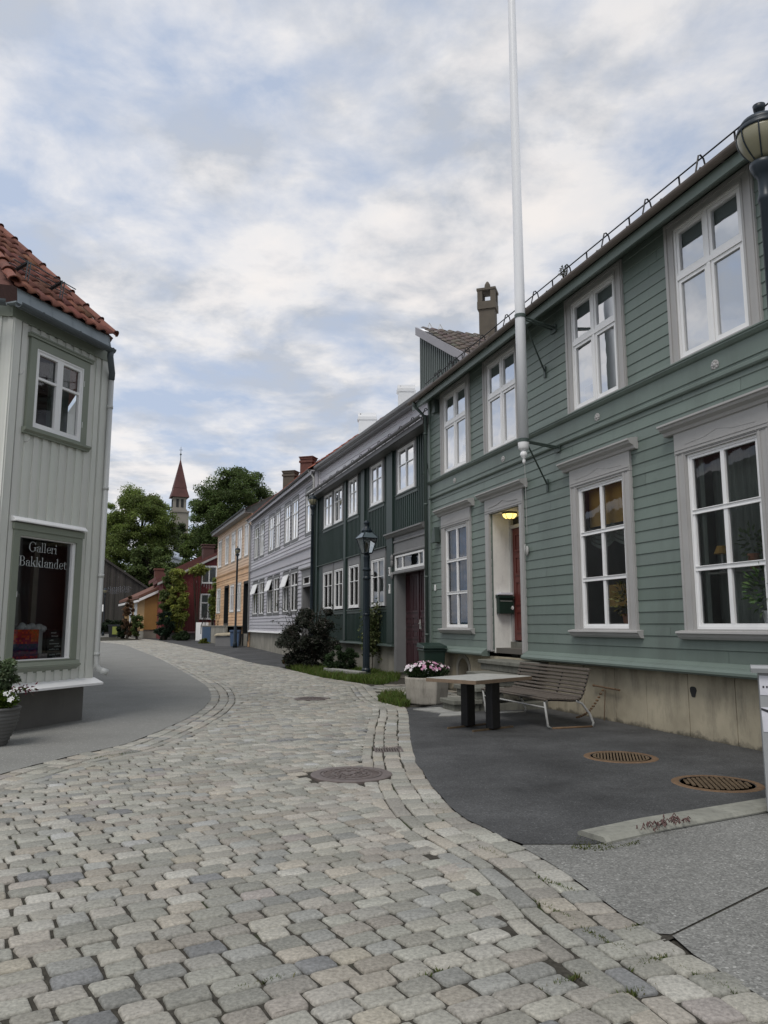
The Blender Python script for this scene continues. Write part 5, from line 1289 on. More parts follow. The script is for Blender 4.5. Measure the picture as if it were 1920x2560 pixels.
def pyr(m,r0,z0,r1,z1):
    vs=[]
    for r,z in ((r0,z0),(r1,z1)):
        for q in range(4): a_=R(24+45+90*q); vs.append((cx+r*1.414*math.cos(a_),cyy+r*1.414*math.sin(a_),z))
    m.add(vs,[(i,(i+1)%4,4+(i+1)%4,4+i) for i in range(4)]+[(3,2,1,0),(4,5,6,7)])
pyr(m,hw*1.2,cz(1245),hw*.84,cz(1222)); pyr(m,hw*.88,cz(1222),.05,cz(1148)); m.build('spire',M_spire,CH)
m=MB(); m.tube([(cx,cyy,cz(1150)),(cx,cyy,cz(1117))],[.16,.06],5); m.ball((cx,cyy,cz(1136)),.35,8,5); m.tube([(cx-.55,cyy,cz(1125)),(cx+.55,cyy,cz(1125))],.08,4); m.build('cross',M_zinc,CH)
# ---- hill behind
def hill():
    xs=np.linspace(-140,90,60); ys=np.linspace(112,330,24); X,Y=np.meshgrid(xs,ys)
    t=np.clip((Y-112)/90,0,1); Z=.3+10*t*t*(3-2*t)*np.exp(-((X+40)/80)**2)+rng.normal(0,.25,X.shape)*t
    V=np.stack([X,Y,Z],-1).reshape(-1,3); n=60
    F=np.array([[j*n+i,j*n+i+1,(j+1)*n+i+1,(j+1)*n+i] for j in range(23) for i in range(59)])
    npmesh('hill',V,F,paint('hillside_green',(.035,.055,.02),.95,.35,.3,bmp=.4,fine=3),kind='structure',smooth=True)
hill()
# ================================================================ plants
def leaves(P,size,cols,up=.35,asp=.55,jit=.25,seed=0,droop=0):
    """one folded leaf (2 quads... a bent rhombus) per point; P (n,3)"""
    r=np.random.default_rng(seed); n=len(P)
    d=r.normal(0,1,(n,3)); d[:,2]=d[:,2]*.6-droop; d/=np.linalg.norm(d,axis=1)[:,None]
    w=r.normal(0,1,(n,3)); w[:,2]*=.5; w-=d*(w*d).sum(1)[:,None]; w/=np.linalg.norm(w,axis=1)[:,None]
    nn=np.cross(d,w)
    L=(size*r.uniform(1-jit,1+jit,n))[:,None]; Wd=L*asp
    V=np.stack([P,P+d*L*.45+w*Wd*.5+nn*L*.08,P+d*L*.45-w*Wd*.5+nn*L*.08,P+d*L-nn*L*.12],1)
    i=(np.arange(n)*4)[:,None]
    F=np.concatenate([i+np.array([[0,1,3]]),i+np.array([[0,3,2]])]).astype(int)
    return V.reshape(-1,3),F,np.repeat(cols,4,axis=0)
def leafcol(n,base,var=.3,r=None,accent=None,pacc=.0):
    r=r or rng; c=np.array(base)*r.uniform(1-var,1+var,(n,1))*np.array([1,1,1])
    c=c*(1+r.normal(0,.05,(n,3)))
    if accent is not None:
        k=r.random(n)<pacc; c[k]=np.array(accent)*r.uniform(.7,1.3,(k.sum(),1))
    return np.clip(c,.002,1)
def crown(center,rad,nclump,nleaf,size,base,seed,clump=.28,flat=.6,var=.3,bot=-1,accent=None,pacc=0):
    """leaf clumps filling an uneven ellipsoid: masses in tiers with gaps between"""
    r=np.random.default_rng(seed)
    C=[];tries=0
    lob=r.normal(0,1,(9,3)); lob/=np.linalg.norm(lob,axis=1)[:,None]; lw=r.uniform(-.28,.22,9)
    while len(C)<nclump and tries<nclump*30:
        tries+=1
        d=r.normal(0,1,3); d/=np.linalg.norm(d)
        if d[2]<bot: continue
        rad_k=1+sum(w*max(0,float(d@l))**3 for w,l in zip(lw,lob))
        q=r.uniform(.25,1)**.45
        C.append(d*q*rad_k)
    C=np.array(C)*np.array(rad)+np.array(center)
    per=nleaf//len(C); P=[];col=[]
    for c in C:
        s=min(rad)*clump*r.uniform(.6,1.3)
        p=r.normal(0,1,(per,3)); p/=np.maximum(np.linalg.norm(p,axis=1)[:,None],1e-6); p*=(r.random((per,1))**.5)*s; p[:,2]*=flat
        p[:,2]-= .25*(p[:,0]**2+p[:,1]**2)/max(s,1e-3)*.6
        P.append(p+c); k=r.uniform(.62,1.4); col.append(leafcol(per,np.array(base)*k,var,r,accent,pacc))
    P=np.vstack(P); col=np.vstack(col)
    return leaves(P,np.full(len(P),size),col,seed=seed+1,droop=.35),C
def tree(name,label,px,py,rx,ry,Y,base,seed,nclump=110,nleaf=26000,size=.34,tb=None,tw=.35,clump=.26,group=None,lean=0,cat='tree',flat=.6):
    c=pxw(px,py,Y); k=Y/FPX; rad=(rx*k,rx*k*.9,ry*k); gr=float(gz(c[0],Y))
    T=thing(name,label,cat,(c[0]+lean,Y,gr),group)
    (V,F,col),C=crown(c,rad,nclump,nleaf,size,base,seed,clump=clump,flat=flat)
    npmesh('crown',V,F,M_leaf,T,col=col)
    m=MB(); r=np.random.default_rng(seed); zb=c[2]-rad[2]*.35
    m.tube([(c[0]+lean,Y,gr-.3),(c[0]+lean*.7,Y,gr+(zb-gr)*.5),(c[0]+lean*.2,Y,zb),(c[0],Y,c[2]+rad[2]*.4)],[tw,tw*.8,tw*.6,tw*.15],9)
    for q in C[r.permutation(len(C))[:26]]:
        st=(c[0]+lean*.2,Y,zb+(q[2]-zb)*r.uniform(.0,.45)); md=((st[0]+q[0])/2+r.normal(0,.3),(st[1]+q[1])/2,(st[2]+q[2])/2+.4); m.tube([st,md,tuple(q)],[tw*.3,tw*.18,tw*.05],5)
    m.build('trunk',M_trunk,T,smooth=True)
    return T
tree('maple_tree','broad mid-green leafy tree left of the church spire',352,1335,98,128,95,(.14,.185,.048),11,nclump=210,nleaf=64000,size=.25,lean=1.2,clump=.24)
tree('maple_tree','tall dense dark-green round tree right of the church spire, behind the peach house',575,1290,104,128,86,(.10,.145,.045),12,nclump=210,nleaf=66000,size=.25,clump=.23)
tree('spruce_tree','dark bushy tree directly below the church tower',436,1372,40,92,118,(.10,.13,.06),13,nclump=60,nleaf=13000,size=.42,clump=.34)
tree('maple_tree','lower spreading tree between the church tower and the dense round tree',500,1375,52,66,104,(.14,.19,.055),14,nclump=70,nleaf=15000,size=.36,clump=.3)
tree('maple_tree','yellowish tree at the left edge beside the gallery house drainpipe',268,1392,56,110,112,(.19,.24,.065),15,nclump=70,nleaf=17000,size=.40,clump=.3)
tree('elder_tree','dark low tree overhanging the barn roof',372,1425,46,52,90,(.11,.15,.05),16,nclump=60,nleaf=13000,size=.32,clump=.34)
tree('elder_tree','dark low tree between the white house and the red house',440,1440,50,40,96,(.09,.12,.045),17,nclump=50,nleaf=12000,size=.34,clump=.36)
def shrub(name,label,c,rad,n,size,base,seed,nclump=30,cat='shrub',accent=None,pacc=0,clump=.35,stems=6,flat=.8,var=.3,bot=-1,group=None,stemr=.012):
    gr=float(gz(c[0],c[1])); T=thing(name,label,cat,(c[0],c[1],gr),group)
    (V,F,col),C=crown(c,rad,nclump,n,size,base,seed,clump=clump,flat=flat,accent=accent,pacc=pacc,var=var,bot=bot)
    V[:,2]=np.maximum(V[:,2],gr+.005)
    npmesh('foliage',V,F,M_leaf,T,col=col)
    m=MB(); r=np.random.default_rng(seed)
    for q in C[:stems]: m.tube([(c[0]+r.normal(0,.05),c[1]+r.normal(0,.05),gr-.02),((c[0]+q[0])/2,(c[1]+q[1])/2,(gr+q[2])/2),tuple(q)],[stemr*1.6,stemr,stemr*.5],5)
    m.build('stem',M_trunk,T); return T
def gcoord(px,py,Y): q=pxw(px,py,Y); return (q[0],q[1],q[2])
# the big dark bush before the dark green house
shrub('cotoneaster_bush','large dark spreading bush in front of the dark green house',gcoord(768,1592,26.2),(1.02,.78,1.12),32000,.075,(.045,.052,.038),21,nclump=70,accent=(.20,.18,.165),pacc=.10,clump=.24,stems=26,var=.45)
# arching twigs of the same bush are a part of it
bush=[o for o in scene.objects if o.name.startswith('cotoneaster_bush')][0]
m=MB(); r=np.random.default_rng(5); P=[]
for i in range(46):
    a=r.uniform(0,2*math.pi); c=(bush.location[0],bush.location[1]); l=r.uniform(.7,1.25); z1=r.uniform(.6,2.2)
    p0=(c[0]+.2*math.cos(a),c[1]+.2*math.sin(a),.1); p1=(c[0]+l*.6*math.cos(a),c[1]+l*.6*math.sin(a),z1+.15); p2=(c[0]+l*math.cos(a),c[1]+l*math.sin(a),z1); m.tube([p0,p1,p2],[.012,.008,.004],4)
    for t in np.linspace(.3,1,30): 
        b=np.array(p0)*(1-t)**2+2*np.array(p1)*t*(1-t)+np.array(p2)*t*t; P.append(b+r.normal(0,.03,3))
m.build('twig',M_trunk,bush)
P=np.array(P); V,F,c=leaves(P,np.full(len(P),.075),leafcol(len(P),(.03,.038,.024),.4,r,(.15,.13,.12),.08),seed=3); npmesh('sprig',V,F,M_leaf,bush,col=c)
q=gcoord(852,1658,23.8); shrub('privet_bush','small dark-green bush on the verge against the dark green plinth',(q[0],q[1],.42),(.55,.42,.40),9000,.06,(.04,.07,.028),22,nclump=36,clump=.3)
q=gcoord(724,1640,27.2); shrub('flowering_plant','small red-flowered plant at the left foot of the dark bush',(q[0],q[1],.28),(.30,.25,.22),2600,.06,(.05,.07,.03),23,nclump=16,accent=(.28,.03,.03),pacc=.12)
# climber beside the lantern post
def climber(label,pts,n,size,base,seed,Ttop=None,accent=None,pacc=0,spread=.16,name='climbing_plant',ground=None):
    r=np.random.default_rng(seed); g=ground or pts[0]; T=thing(name,label,'climber',tuple(g))
    P=[];m=MB()
    for a,b in zip(pts[:-1],pts[1:]): m.tube([a,((a[0]+b[0])/2+.03,(a[1]+b[1])/2,(a[2]+b[2])/2),b],[.016,.014,.012],5)
    m.build('stem',M_trunk,T)
    A=np.array(pts); seg=r.integers(1,len(A)-1,n) if len(A)>2 else np.zeros(n,int); t=r.random(n)[:,None]
    P=A[seg]*(1-t)+A[seg+1]*t+r.normal(0,spread,(n,3))*np.array([1,.5,1])
    V,F,c=leaves(P,np.full(n,size),leafcol(n,base,.4,r,accent,pacc),seed=seed,asp=.7,droop=.5); npmesh('foliage',V,F,M_leaf,T,col=c); return T
w=lambda s,o,z: FB(s,o,z)
climber('leafy climber on the dark green wall right of the lantern post',[w(1.55,-.2,0),w(1.65,-.15,.75),w(1.35,-.2,1.0),w(1.5,-.2,1.45),w(1.2,-.2,1.9)],1300,.095,(.10,.125,.045),31,accent=(.22,.24,.12),pacc=.25,spread=.15)
# creepers and bushes at the far end
def far_bush(name,label,px,py,rx,ry,Y,n,size,base,seed,cat='shrub',accent=None,pacc=0,nclump=30,clump=.34,group=None):
    c=gcoord(px,py,Y); k=Y/FPX; return shrub(name,label,c,(rx*k,rx*k*.7,ry*k),n,size,base,seed,nclump=nclump,cat=cat,accent=accent,pacc=pacc,clump=clump,stems=10,group=group,stemr=.03)
far_bush('climbing_plant','bright yellow-green creeper covering the middle of the red house gable',447,1503,21,86,60.0,9000,.24,(.25,.28,.07),41,'climber',nclump=60,clump=.5)
far_bush('climbing_plant','darker green creeper on the left corner of the red house',419,1495,16,78,60.2,5000,.22,(.10,.135,.045),42,'climber',nclump=40,clump=.6)
far_bush('climbing_plant','trailing creeper under the bargeboard of the red house',497,1425,22,12,60.6,1500,.22,(.22,.25,.06),43,'climber',nclump=16,clump=.7)
far_bush('climbing_plant','narrow green creeper between the red house and the peach house',533,1500,9,60,59.6,2400,.20,(.15,.19,.05),44,'climber',nclump=26,clump=.8)
far_bush('privet_bush','dark round bush between the ochre wall and the yellow-green creeper',412,1565,24,34,59.2,5200,.17,(.022,.040,.022),45)
far_bush('privet_bush','low dark bush at the foot of the yellow-green creeper',455,1592,24,13,58.4,2600,.15,(.03,.05,.02),46)
far_bush('copper_shrub','reddish-brown shrub by the windows of the ochre house',320,1545,13,46,62.5,3800,.18,(.14,.085,.05),47)
far_bush('green_shrub','mid-green shrub against the corner of the ochre house',343,1563,14,28,62.0,3000,.17,(.10,.14,.045),48)
far_bush('green_shrub','bright weed clump at the foot of the peach house steps',512,1608,13,13,52.5,2000,.15,(.13,.15,.03),49)
far_bush('box_hedge','dark clipped hedge in front of the barn',280,1566,34,18,70,6000,.16,(.022,.036,.016),50,'hedge',nclump=50)
far_bush('green_shrub','dark shrub left of the copper shrub',304,1575,12,22,63,2400,.16,(.025,.04,.018),51)
# ---- grass on the verge: nobody could count it
def grass(name,poly,n,h,base,seed,hv=.5,keep=None):
    r=np.random.default_rng(seed); poly=np.array(poly); P=[]
    lo,hi=poly.min(0),poly.max(0)
    while sum(len(p) for p in P)<n:
        q=r.uniform(lo,hi,(n*3,2)); q=q[inside(q,poly)]; P.append(q)
    P=np.vstack(P)[:n]
    den=np.sin(P[:,0]*2.1+1)*np.cos(P[:,1]*1.7)+r.normal(0,.6,n); P=P[den>-.75]; n=len(P)
    a=r.uniform(0,2*math.pi,n); hh=h*r.uniform(1-hv,1+hv,n)*(1+.35*np.sin(P[:,0]*3)*np.cos(P[:,1]*2.3)); w=.006+.10*hh*.12
    dx=np.stack([np.cos(a),np.sin(a)],1); lean=r.normal(0,.35,(n,2))
    z=gz(P[:,0],P[:,1])-.01
    V=np.zeros((n,5,3)); V[:,0,:2]=P-dx*w[:,None]; V[:,1,:2]=P+dx*w[:,None]; mid=P+lean*hh[:,None]*.4
    V[:,2,:2]=mid+dx*w[:,None]*.8; V[:,3,:2]=mid-dx*w[:,None]*.8; V[:,4,:2]=P+lean*hh[:,None]*1.1
    V[:,0,2]=V[:,1,2]=z; V[:,2,2]=V[:,3,2]=z+hh*.6; V[:,4,2]=z+hh
    i=(np.arange(n)*5)[:,None]; Q=i+np.array([[0,1,2,3]]); T=i+np.array([[3,2,4]])
    c=leafcol(n,base,.35,r,(.15,.15,.05),.15)
    o=npmesh(name,V.reshape(-1,3),[Q,T],M_leaf,col=np.repeat(c,5,axis=0),kind='stuff'); return o
tag(grass('verge_grass',[(-.1,19.3),(-.5,19.75),(-1.75,22.0),(-2.85,25.2),(-3.45,27.2),(-2.4,28.2),(-1.3,27.0),(.0,23.2),(.45,21.8),(.35,20.6)],24000,0.13,(.10,.155,.03),61),'green grass along the verge before the dark green house','grass')
tag(grass('weed_grass',[(-.12,15.2),(.02,16.6),(.35,16.3),(.5,15.2),(.46,14.25),(.30,14.1)],3600,0.11,(.10,.15,.03),62),'tuft of grass at the end of the sett border near the planter','grass')
tag(grass('moss_tuft',[(1.22,5.30),(1.36,5.62),(1.46,5.56),(1.55,5.36),(1.75,5.52),(1.72,5.42),(1.40,5.25)],900,.022,(.07,.09,.012),63),'moss and weeds at the end of the kerb','moss')
def tufts(name,spots,base,seed,h=.010):
    r=np.random.default_rng(seed); P=[];S_=[]
    for x,y,sx,sy,ang_,n in spots:
        q=r.normal(0,1,(n,2))*np.array([sx,sy])*.5; c,s_=math.cos(ang_),math.sin(ang_); P.append(np.stack([x+q[:,0]*c-q[:,1]*s_,y+q[:,0]*s_+q[:,1]*c],1))
    P=np.vstack(P); n=len(P); a=r.uniform(0,6.28,n); w=r.uniform(.003,.007,n); hh=r.uniform(.4,1.3,n)*h; d=np.stack([np.cos(a),np.sin(a)],1); l=r.normal(0,.012,(n,2))
    V=np.zeros((n,3,3)); V[:,0,:2]=P-d*w[:,None]; V[:,1,:2]=P+d*w[:,None]; V[:,2,:2]=P+l; V[:,:2,2]=-.012; V[:,2,2]=hh
    npmesh(name,V.reshape(-1,3),np.arange(n*3).reshape(-1,3),M_leaf,col=np.repeat(leafcol(n,base,.35,r,(.16,.15,.05),.2),3,axis=0),kind='stuff'); return scene.objects[name]
tg=R(-62)
tag(tufts('joint_moss',[(-3.05,8.98,.35,.07,R(55),420),(1.35,3.42,.16,.02,tg,120),(1.18,3.62,.12,.018,R(30),90),(1.02,3.86,.2,.02,tg,110),(.86,4.25,.16,.02,tg,90),(1.26,4.02,.1,.02,R(30),60),(.98,4.62,.2,.02,tg,90),(.66,5.3,.22,.02,tg,80),(.42,6.6,.3,.02,R(-80),70),(1.0,3.32,.09,.02,R(30),70),(.78,3.45,.12,.02,R(31),60),(.2,3.5,.1,.015,R(31),40),(-.5,3.42,.12,.015,R(31),40)],(.085,.115,.03),66),'moss and tiny weeds in the joints of the setts','moss')
m_=None
# low stone edging on the verge
m=MB(); P0=np.array([(-1.75,23.9),(-.95,22.1),(-.55,21.75)])
m.add([(-1.85,23.9,-.02),(-1.62,23.95,-.02),(-.50,21.95,-.02),(-.70,21.75,-.02),(-1.85,23.9,.17),(-1.62,23.95,.17),(-.50,21.95,.17),(-.70,21.75,.17)],[(4,5,6,7),(0,1,5,4),(1,2,6,5),(2,3,7,6),(3,0,4,7)])
tag(m.build('edging_stone',M_greyst,None,origin=(-1.2,22.8,0),bevel=.02),'long low edging stone lying in the grass beside the lantern post','edging stone')
# ================================================================ street furniture
# ---- flagpole on brackets
FP=FA(3.72,-.88,0)
fp=thing('flagpole','tall white flagpole held on brackets at the front of the green house','flagpole',(FP[0],FP[1],4.1))
m=MB(); m.tube([(FP[0],FP[1],4.42),(FP[0],FP[1],7),(FP[0]-.0,FP[1],13),(FP[0],FP[1],16)],[.088,.087,.066,.052],20); m.build('pole',M_fpole,fp,smooth=True)
m=MB(); m.lathe((FP[0],FP[1],4.10),[(.004,0),(.022,.02),(.028,.06),(.018,.10),(.05,.13),(.062,.17),(.05,.21),(.03,.225),(.07,.25),(.088,.27),(.088,.30),(.094,.32),(.094,.40),(.088,.42)],18); m.build('finial',M_white,fp,smooth=True)
for z,zl,sp in ((4.50,3.93,(4.1,4.45)),(6.68,6.02,(4.1,4.42))):
    m=MB(FA); m.lathe((3.72,-.88,z-.03),[(.09,0),(.098,.0),(.098,.06),(.09,.06)],16)
    m.tube([(3.72,-.80,z),(4.02,-.03,z+.02)],.018,6); m.tube([(3.80,-.80,z),(4.12,-.03,z+.02)],.014,6)
    m.tube([(3.76,-.80,z-.02),(sp[1],-.03,zl)],.016,6); m.box(sp[1]-.03,sp[1]+.03,-.04,-.02,zl-.12,zl+.10); m.box(3.98,4.16,-.04,-.02,z-.06,z+.08); m.build('bracket',M_dgreen2,fp)
m=MB(); m.tube([(FP[0]+.01,FP[1],4.12),(FP[0]+.02,FP[1]+.01,2.95)],.004,4); m.build('halyard',M_galv,fp)
# ---- bench (chained to the wall)
bs0,bs1=2.30,4.42
bo=thing('slatted_bench','curved bench of grey-brown wooden slats on a tubular steel frame by the plinth','bench',FA(3.36,-1.0,0))
def bprof(t):
    """seat and back curve (o,z), t 0..1"""
    pts=[(-1.42,.405),(-1.36,.425),(-1.20,.42),(-1.02,.405),(-.90,.405),(-.83,.43),(-.79,.50),(-.755,.60),(-.71,.72),(-.665,.85)]
    x=t*(len(pts)-1); i=min(int(x),len(pts)-2); f=x-i; return (pts[i][0]*(1-f)+pts[i+1][0]*f, pts[i][1]*(1-f)+pts[i+1][1]*f)
ts=np.linspace(0,1,60); pp=[bprof(t) for t in ts]; dd=np.concatenate([[0],np.cumsum([math.dist(a,b) for a,b in zip(pp[:-1],pp[1:])])])
nsl=18; k=0
sm=MB(FA); bm_=MB(FA)
for i in range(nsl):
    d=dd[-1]*(i+.35)/nsl; o=np.interp(d,dd,[p[0] for p in pp]); z=np.interp(d,dd,[p[1] for p in pp]); o2=np.interp(d+.01,dd,[p[0] for p in pp]); z2=np.interp(d+.01,dd,[p[1] for p in pp])
    tx,tz=o2-o,z2-z; l=math.hypot(tx,tz); tx/=l; tz/=l; nx_,nz_=-tz,tx
    hw,ht=.0185,.011; q=[(o+tx*a*hw+nx_*b*ht,z+tz*a*hw+nz_*b*ht) for a,b in ((-1,-1),(-1,.6),(-.75,1),(.75,1),(1,.6),(1,-1))]
    (sm if o<-.86 else bm_).prof(q,bs0+.01+rng.normal(0,.004),bs1-.01+rng.normal(0,.004))
sm.build('seat',M_wood,bo); bm_.build('backrest',M_wood,bo)
def leg_set(name,s):
    m=MB(FA); m.tube([(s,-1.30,.013),(s,-1.36,.05),(s,-1.40,.38),(s,-1.36,.395)],.017,8); return m.build(name,M_galv,bo,smooth=True)
for s in (bs0+.06,bs1-.06): leg_set('leg',s)
for s in (bs0+.06,bs1-.06):
    m=MB(FA); m.tube([(s,-.64,.014),(s,-.62,.07),(s,-.68,.20),(s,-.80,.345),(s,-.90,.385)],.017,8); m.build('leg',M_galv,bo,smooth=True)
for s in (bs0+.06,bs1-.06):
    m=MB(FA); m.tube([(s,-1.30,.015),(s,-.64,.015)],.017,8); m.build('floor_rail',M_rust if s<3 else M_galv,bo,smooth=True)
m=MB(FA); m.tube([(bs0+.06,-1.385,.30),(bs1-.06,-1.385,.30)],.013,8); m.build('stretcher',M_galv,bo)
for s in (bs0+.06,3.05,3.75,bs1-.06):
    m=MB(FA); m.tube([(s,p[0]+.012,p[1]-.022) for p in pp[::4]],.013,6); m.build('slat_support',M_black,bo)
# iron bar and chain on the wall
m=MB(FA); m.tube([(3.22,-.035,.515),(2.54,-.035,.495)],.014,6); m.ball((3.22,-.035,.515),.022,6,4); cb=tag(m.build('iron_bar',M_rust,None,origin=FA(2.9,-.03,.5)),'rusty iron bar fixed across the concrete plinth right of the bench','iron bar')
m=MB(FA); pa=[(2.92,-.05,.49)]; 
for i in range(1,15):
    t=i/14; pa.append((2.92+(2.38-2.92)*t*.2+.0,-.06-.56*t,.49-.40*t-.10*math.sin(math.pi*t)))
for i,(a,b) in enumerate(zip(pa[:-1],pa[1:])):
    c=[(a[j]+b[j])/2 for j in range(3)]; m.ball(c,.022,6,4,sx=.5+.5*(i%2),sy=1.2,sz=.8)
m.tube([(2.89,-.05,.47),(2.95,-.05,-.0)],.006,4)
tag(m.build('chain',M_rust,None,origin=FA(2.8,-.3,.3)),'rusty chain hanging from the iron bar down to the bench leg','chain')
# ---- cafe table
tc=(1.37,11.24); ta=R(46)
tb=thing('cafe_table','rectangular table with worn pale board top on two thick black posts','table',(tc[0],tc[1],0))
m=MB(); m.obox(tc,ta,.665,.435,.665,.722); m.build('table_top',M_tabletop,tb,bevel=.006)
m=MB(); 
for (hx,hy,d) in ((.668,.004,.436),(.668,.004,-.436)): m.obox((tc[0]-math.sin(ta)*d,tc[1]+math.cos(ta)*d),ta,hx,hy,.668,.716)
for d in (.667,-.667): m.obox((tc[0]+math.cos(ta)*d,tc[1]+math.sin(ta)*d),ta,.004,.432,.668,.716)
m.build('edge_band',M_tableedge,tb)
for d in (.22,-.22):
    c=(tc[0]-math.sin(ta)*d,tc[1]+math.cos(ta)*d); m=MB(); m.obox(c,ta,.095,.06,.02,.665); m.build('post',M_black,tb,bevel=.012)
    m=MB(); m.obox(c,R(38),.40,.012,.005,.03); m.obox(c,ta,.25,.03,.64,.664); m.build('foot_bar',M_rustd,tb)
# ---- concrete planter with flowers
pc=(.80,14.78)
pt=thing('concrete_planter','weathered round-cornered concrete planter left of the table','planter',(pc[0],pc[1],0))
m=MB(); 
m.lathe((pc[0],pc[1],0),[(.37,.0),(.395,.02),(.43,.30),(.44,.46),(.435,.49),(.37,.49),(.36,.44)],8); m.build('tub',paint('stained_planter_concrete',(.36,.335,.29),.85,.2,4,stain=.6,bmp=.4,fine=30,staincol=(.12,.11,.09)),pt,bevel=.02)
m=MB(); m.lathe((pc[0],pc[1],.43),[(.36,0),(.36,.015)],12); m.build('soil',M_soil,pt)
def flower_mass(name,label,c,rad,nleaf,nflow,fcol,lbase,seed,fs=.035,leaf=.05,cat='flowers',cup=.0):
    r=np.random.default_rng(seed); T=thing(name,label,cat,(c[0],c[1],c[2]-rad[2]*.5))
    P=r.normal(0,1,(nleaf,3)); P/=np.linalg.norm(P,axis=1)[:,None]; P*=r.random((nleaf,1))**.4; P=P*np.array(rad)+np.array(c)
    V,F,col=leaves(P,np.full(nleaf,leaf),leafcol(nleaf,lbase,.35,r),seed=seed,asp=.6,droop=-.3); npmesh('foliage',V,F,M_leaf,T,col=col)
    V=[];F=[];CC=[];o=0; few=nflow<=40
    for i in range(nflow):
        d=r.normal(0,1,3); d[2]=abs(d[2])*.8+.25; d/=np.linalg.norm(d); p=np.array(c)+d*np.array(rad)*r.uniform(.95,1.12); nrm=np.array([d[0],d[1]-.4,d[2]+.3]); nrm/=np.linalg.norm(nrm)
        a=np.cross(nrm,[0,0,1.]); a/=np.linalg.norm(a); b=np.cross(nrm,a); fc=np.array(fcol[r.integers(len(fcol))])*r.uniform(.85,1.1); s=fs*r.uniform(.8,1.2)
        V.append(p); CC.append(fc*.8)
        for k in range(10): 
            t=2*math.pi*k/10; rr=s*(1 if k%2 else .62); V.append(p+a*rr*math.cos(t)+b*rr*math.sin(t)+nrm*s*.18); CC.append(fc)
        for k in range(10): F.append((o,o+1+k,o+1+(k+1)%10))
        o+=11
        if few: npmesh('flower',np.array(V),np.array(F),M_flower,T,col=np.clip(np.array(CC),0,1)); V=[];F=[];CC=[];o=0
    if not few: npmesh('petals',np.array(V),np.array(F),M_flower,T,col=np.clip(np.array(CC),0,1)); return T
flower_mass('daisy_plant','pink and white flowers filling the concrete planter',(pc[0],pc[1],.60),(.40,.40,.16),2600,130,[(.62,.36,.48),(.72,.58,.65),(.55,.25,.40),(.75,.70,.72)],(.035,.06,.022),71,fs=.034)
# ---- wheeled bin
bl=FA(9.12,-.42,0)
wb=thing('wheeled_bin','dark green wheeled rubbish bin with closed lid beside the maroon gate','bin',(bl[0],bl[1],0))
FW=Frame((bl[0],bl[1],0),(.82*math.cos(R(12)),.82*math.sin(R(12)),0),(-.85*math.sin(R(12)),.85*math.cos(R(12)),0))
m=MB(FW); m.add([(-.25,-.22,.08),(.25,-.22,.08),(.25,.25,.08),(-.25,.25,.08),(-.31,-.30,.92),(.31,-.30,.92),(.31,.34,.92),(-.31,.34,.92)],[(3,2,1,0),(4,5,6,7),(0,1,5,4),(1,2,6,5),(2,3,7,6),(3,0,4,7)]); m.box(-.33,.33,-.32,.36,.86,.92); m.build('body',M_bin,wb,bevel=.02)
m=MB(FW); m.add([(-.35,-.36,.93),(.35,-.36,.93),(.35,.38,.95),(-.35,.38,.95),(-.33,-.33,.99),(.33,-.33,.99),(.33,.36,1.05),(-.33,.36,1.05)],[(3,2,1,0),(4,5,6,7),(0,1,5,4),(1,2,6,5),(2,3,7,6),(3,0,4,7)]); m.tube([(-.25,.42,1.0),(.25,.42,1.0)],.018,6); m.box(-.28,-.24,.36,.43,.98,1.02); m.box(.24,.28,.36,.43,.98,1.02); m.build('lid',M_binlid,wb,bevel=.015)
for x in (-.27,.27):
    m=MB(FW); o_=(x,.26,.10); vs=[]; n=16
    pr=[(o_[1]+.1*math.cos(2*math.pi*i/n),o_[2]+.1*math.sin(2*math.pi*i/n)) for i in range(n)]; m.prof(pr,x-.025,x+.025); m.build('wheel',M_black,wb)
m=MB(FW); m.box(-.21,-.12,-.315,-.28,.35,.62); m.box(-.21,-.12,-.305,-.27,.28,.36); m.build('label_plate',M_paper,wb)
# ---- stone steps
st=thing('stone_steps','worn dark stone steps up to the green house doorway','steps',FA(5.8,-.6,0))
for i,(sl,of,z) in enumerate(((5.30,-1.80,.20),(5.66,-1.38,.40),(6.02,-.96,.60),(6.40,-.55,.80))):
    m=MB(FA); m.box(4.70,sl,of,.03 if i==3 else of+.55,z-.075,z); m.box(4.75,sl-.05,of+.04,.03 if i==3 else of+.55,z-.2+(.002*i),z-.075); m.build('step',M_stoned,st,bevel=.012)
m=MB(FA); m.box(4.75,5.24,-1.3,.02,-.05,.12); m.build('base',M_stoned,st)
# ---- mailbox and door lamp
mbx=thing('mailbox','dark green metal mailbox with papers on top, on the doorway side wall','mailbox',FA(6.72,.22,1.68))
m=MB(FA); m.box(6.655,6.785,.07,.40,1.68,2.00); m.build('body',M_bin,mbx,bevel=.008)
m=MB(FA); m.prof([(6.63,2.0),(6.788,2.0),(6.788,2.06),(6.63,2.02)],.055,.415,axis=1); m.build('lid',M_bin,mbx)
m=MB(FA); m.box(6.65,6.78,.07,.38,2.063,2.085); m.box(6.66,6.77,.12,.40,2.085,2.105); m.build('papers',M_paper,mbx)
m=MB(FA); m.box(6.650,6.655,.10,.37,1.93,1.94); m.ball((6.652,.35,1.79),.022,8,5,sx=.3); m.build('slot',M_galv,mbx)
m=MB(FA); pts=[(.37+.025*math.cos(2*math.pi*i/12),1.80+.04*math.sin(2*math.pi*i/12)) for i in range(12)]; m.prof(pts,6.649,6.6545); m.build('emblem',M_white,mbx)
dl=thing('ceiling_lamp','lit yellow lamp under the lintel of the green house doorway','lamp',FA(6.36,.2,3.705))
m=MB(FA); m.lathe((6.36,.20,3.67),[(.13,0),(.15,.01),(.15,.035)],16); m.build('lamp_base',M_black,dl)
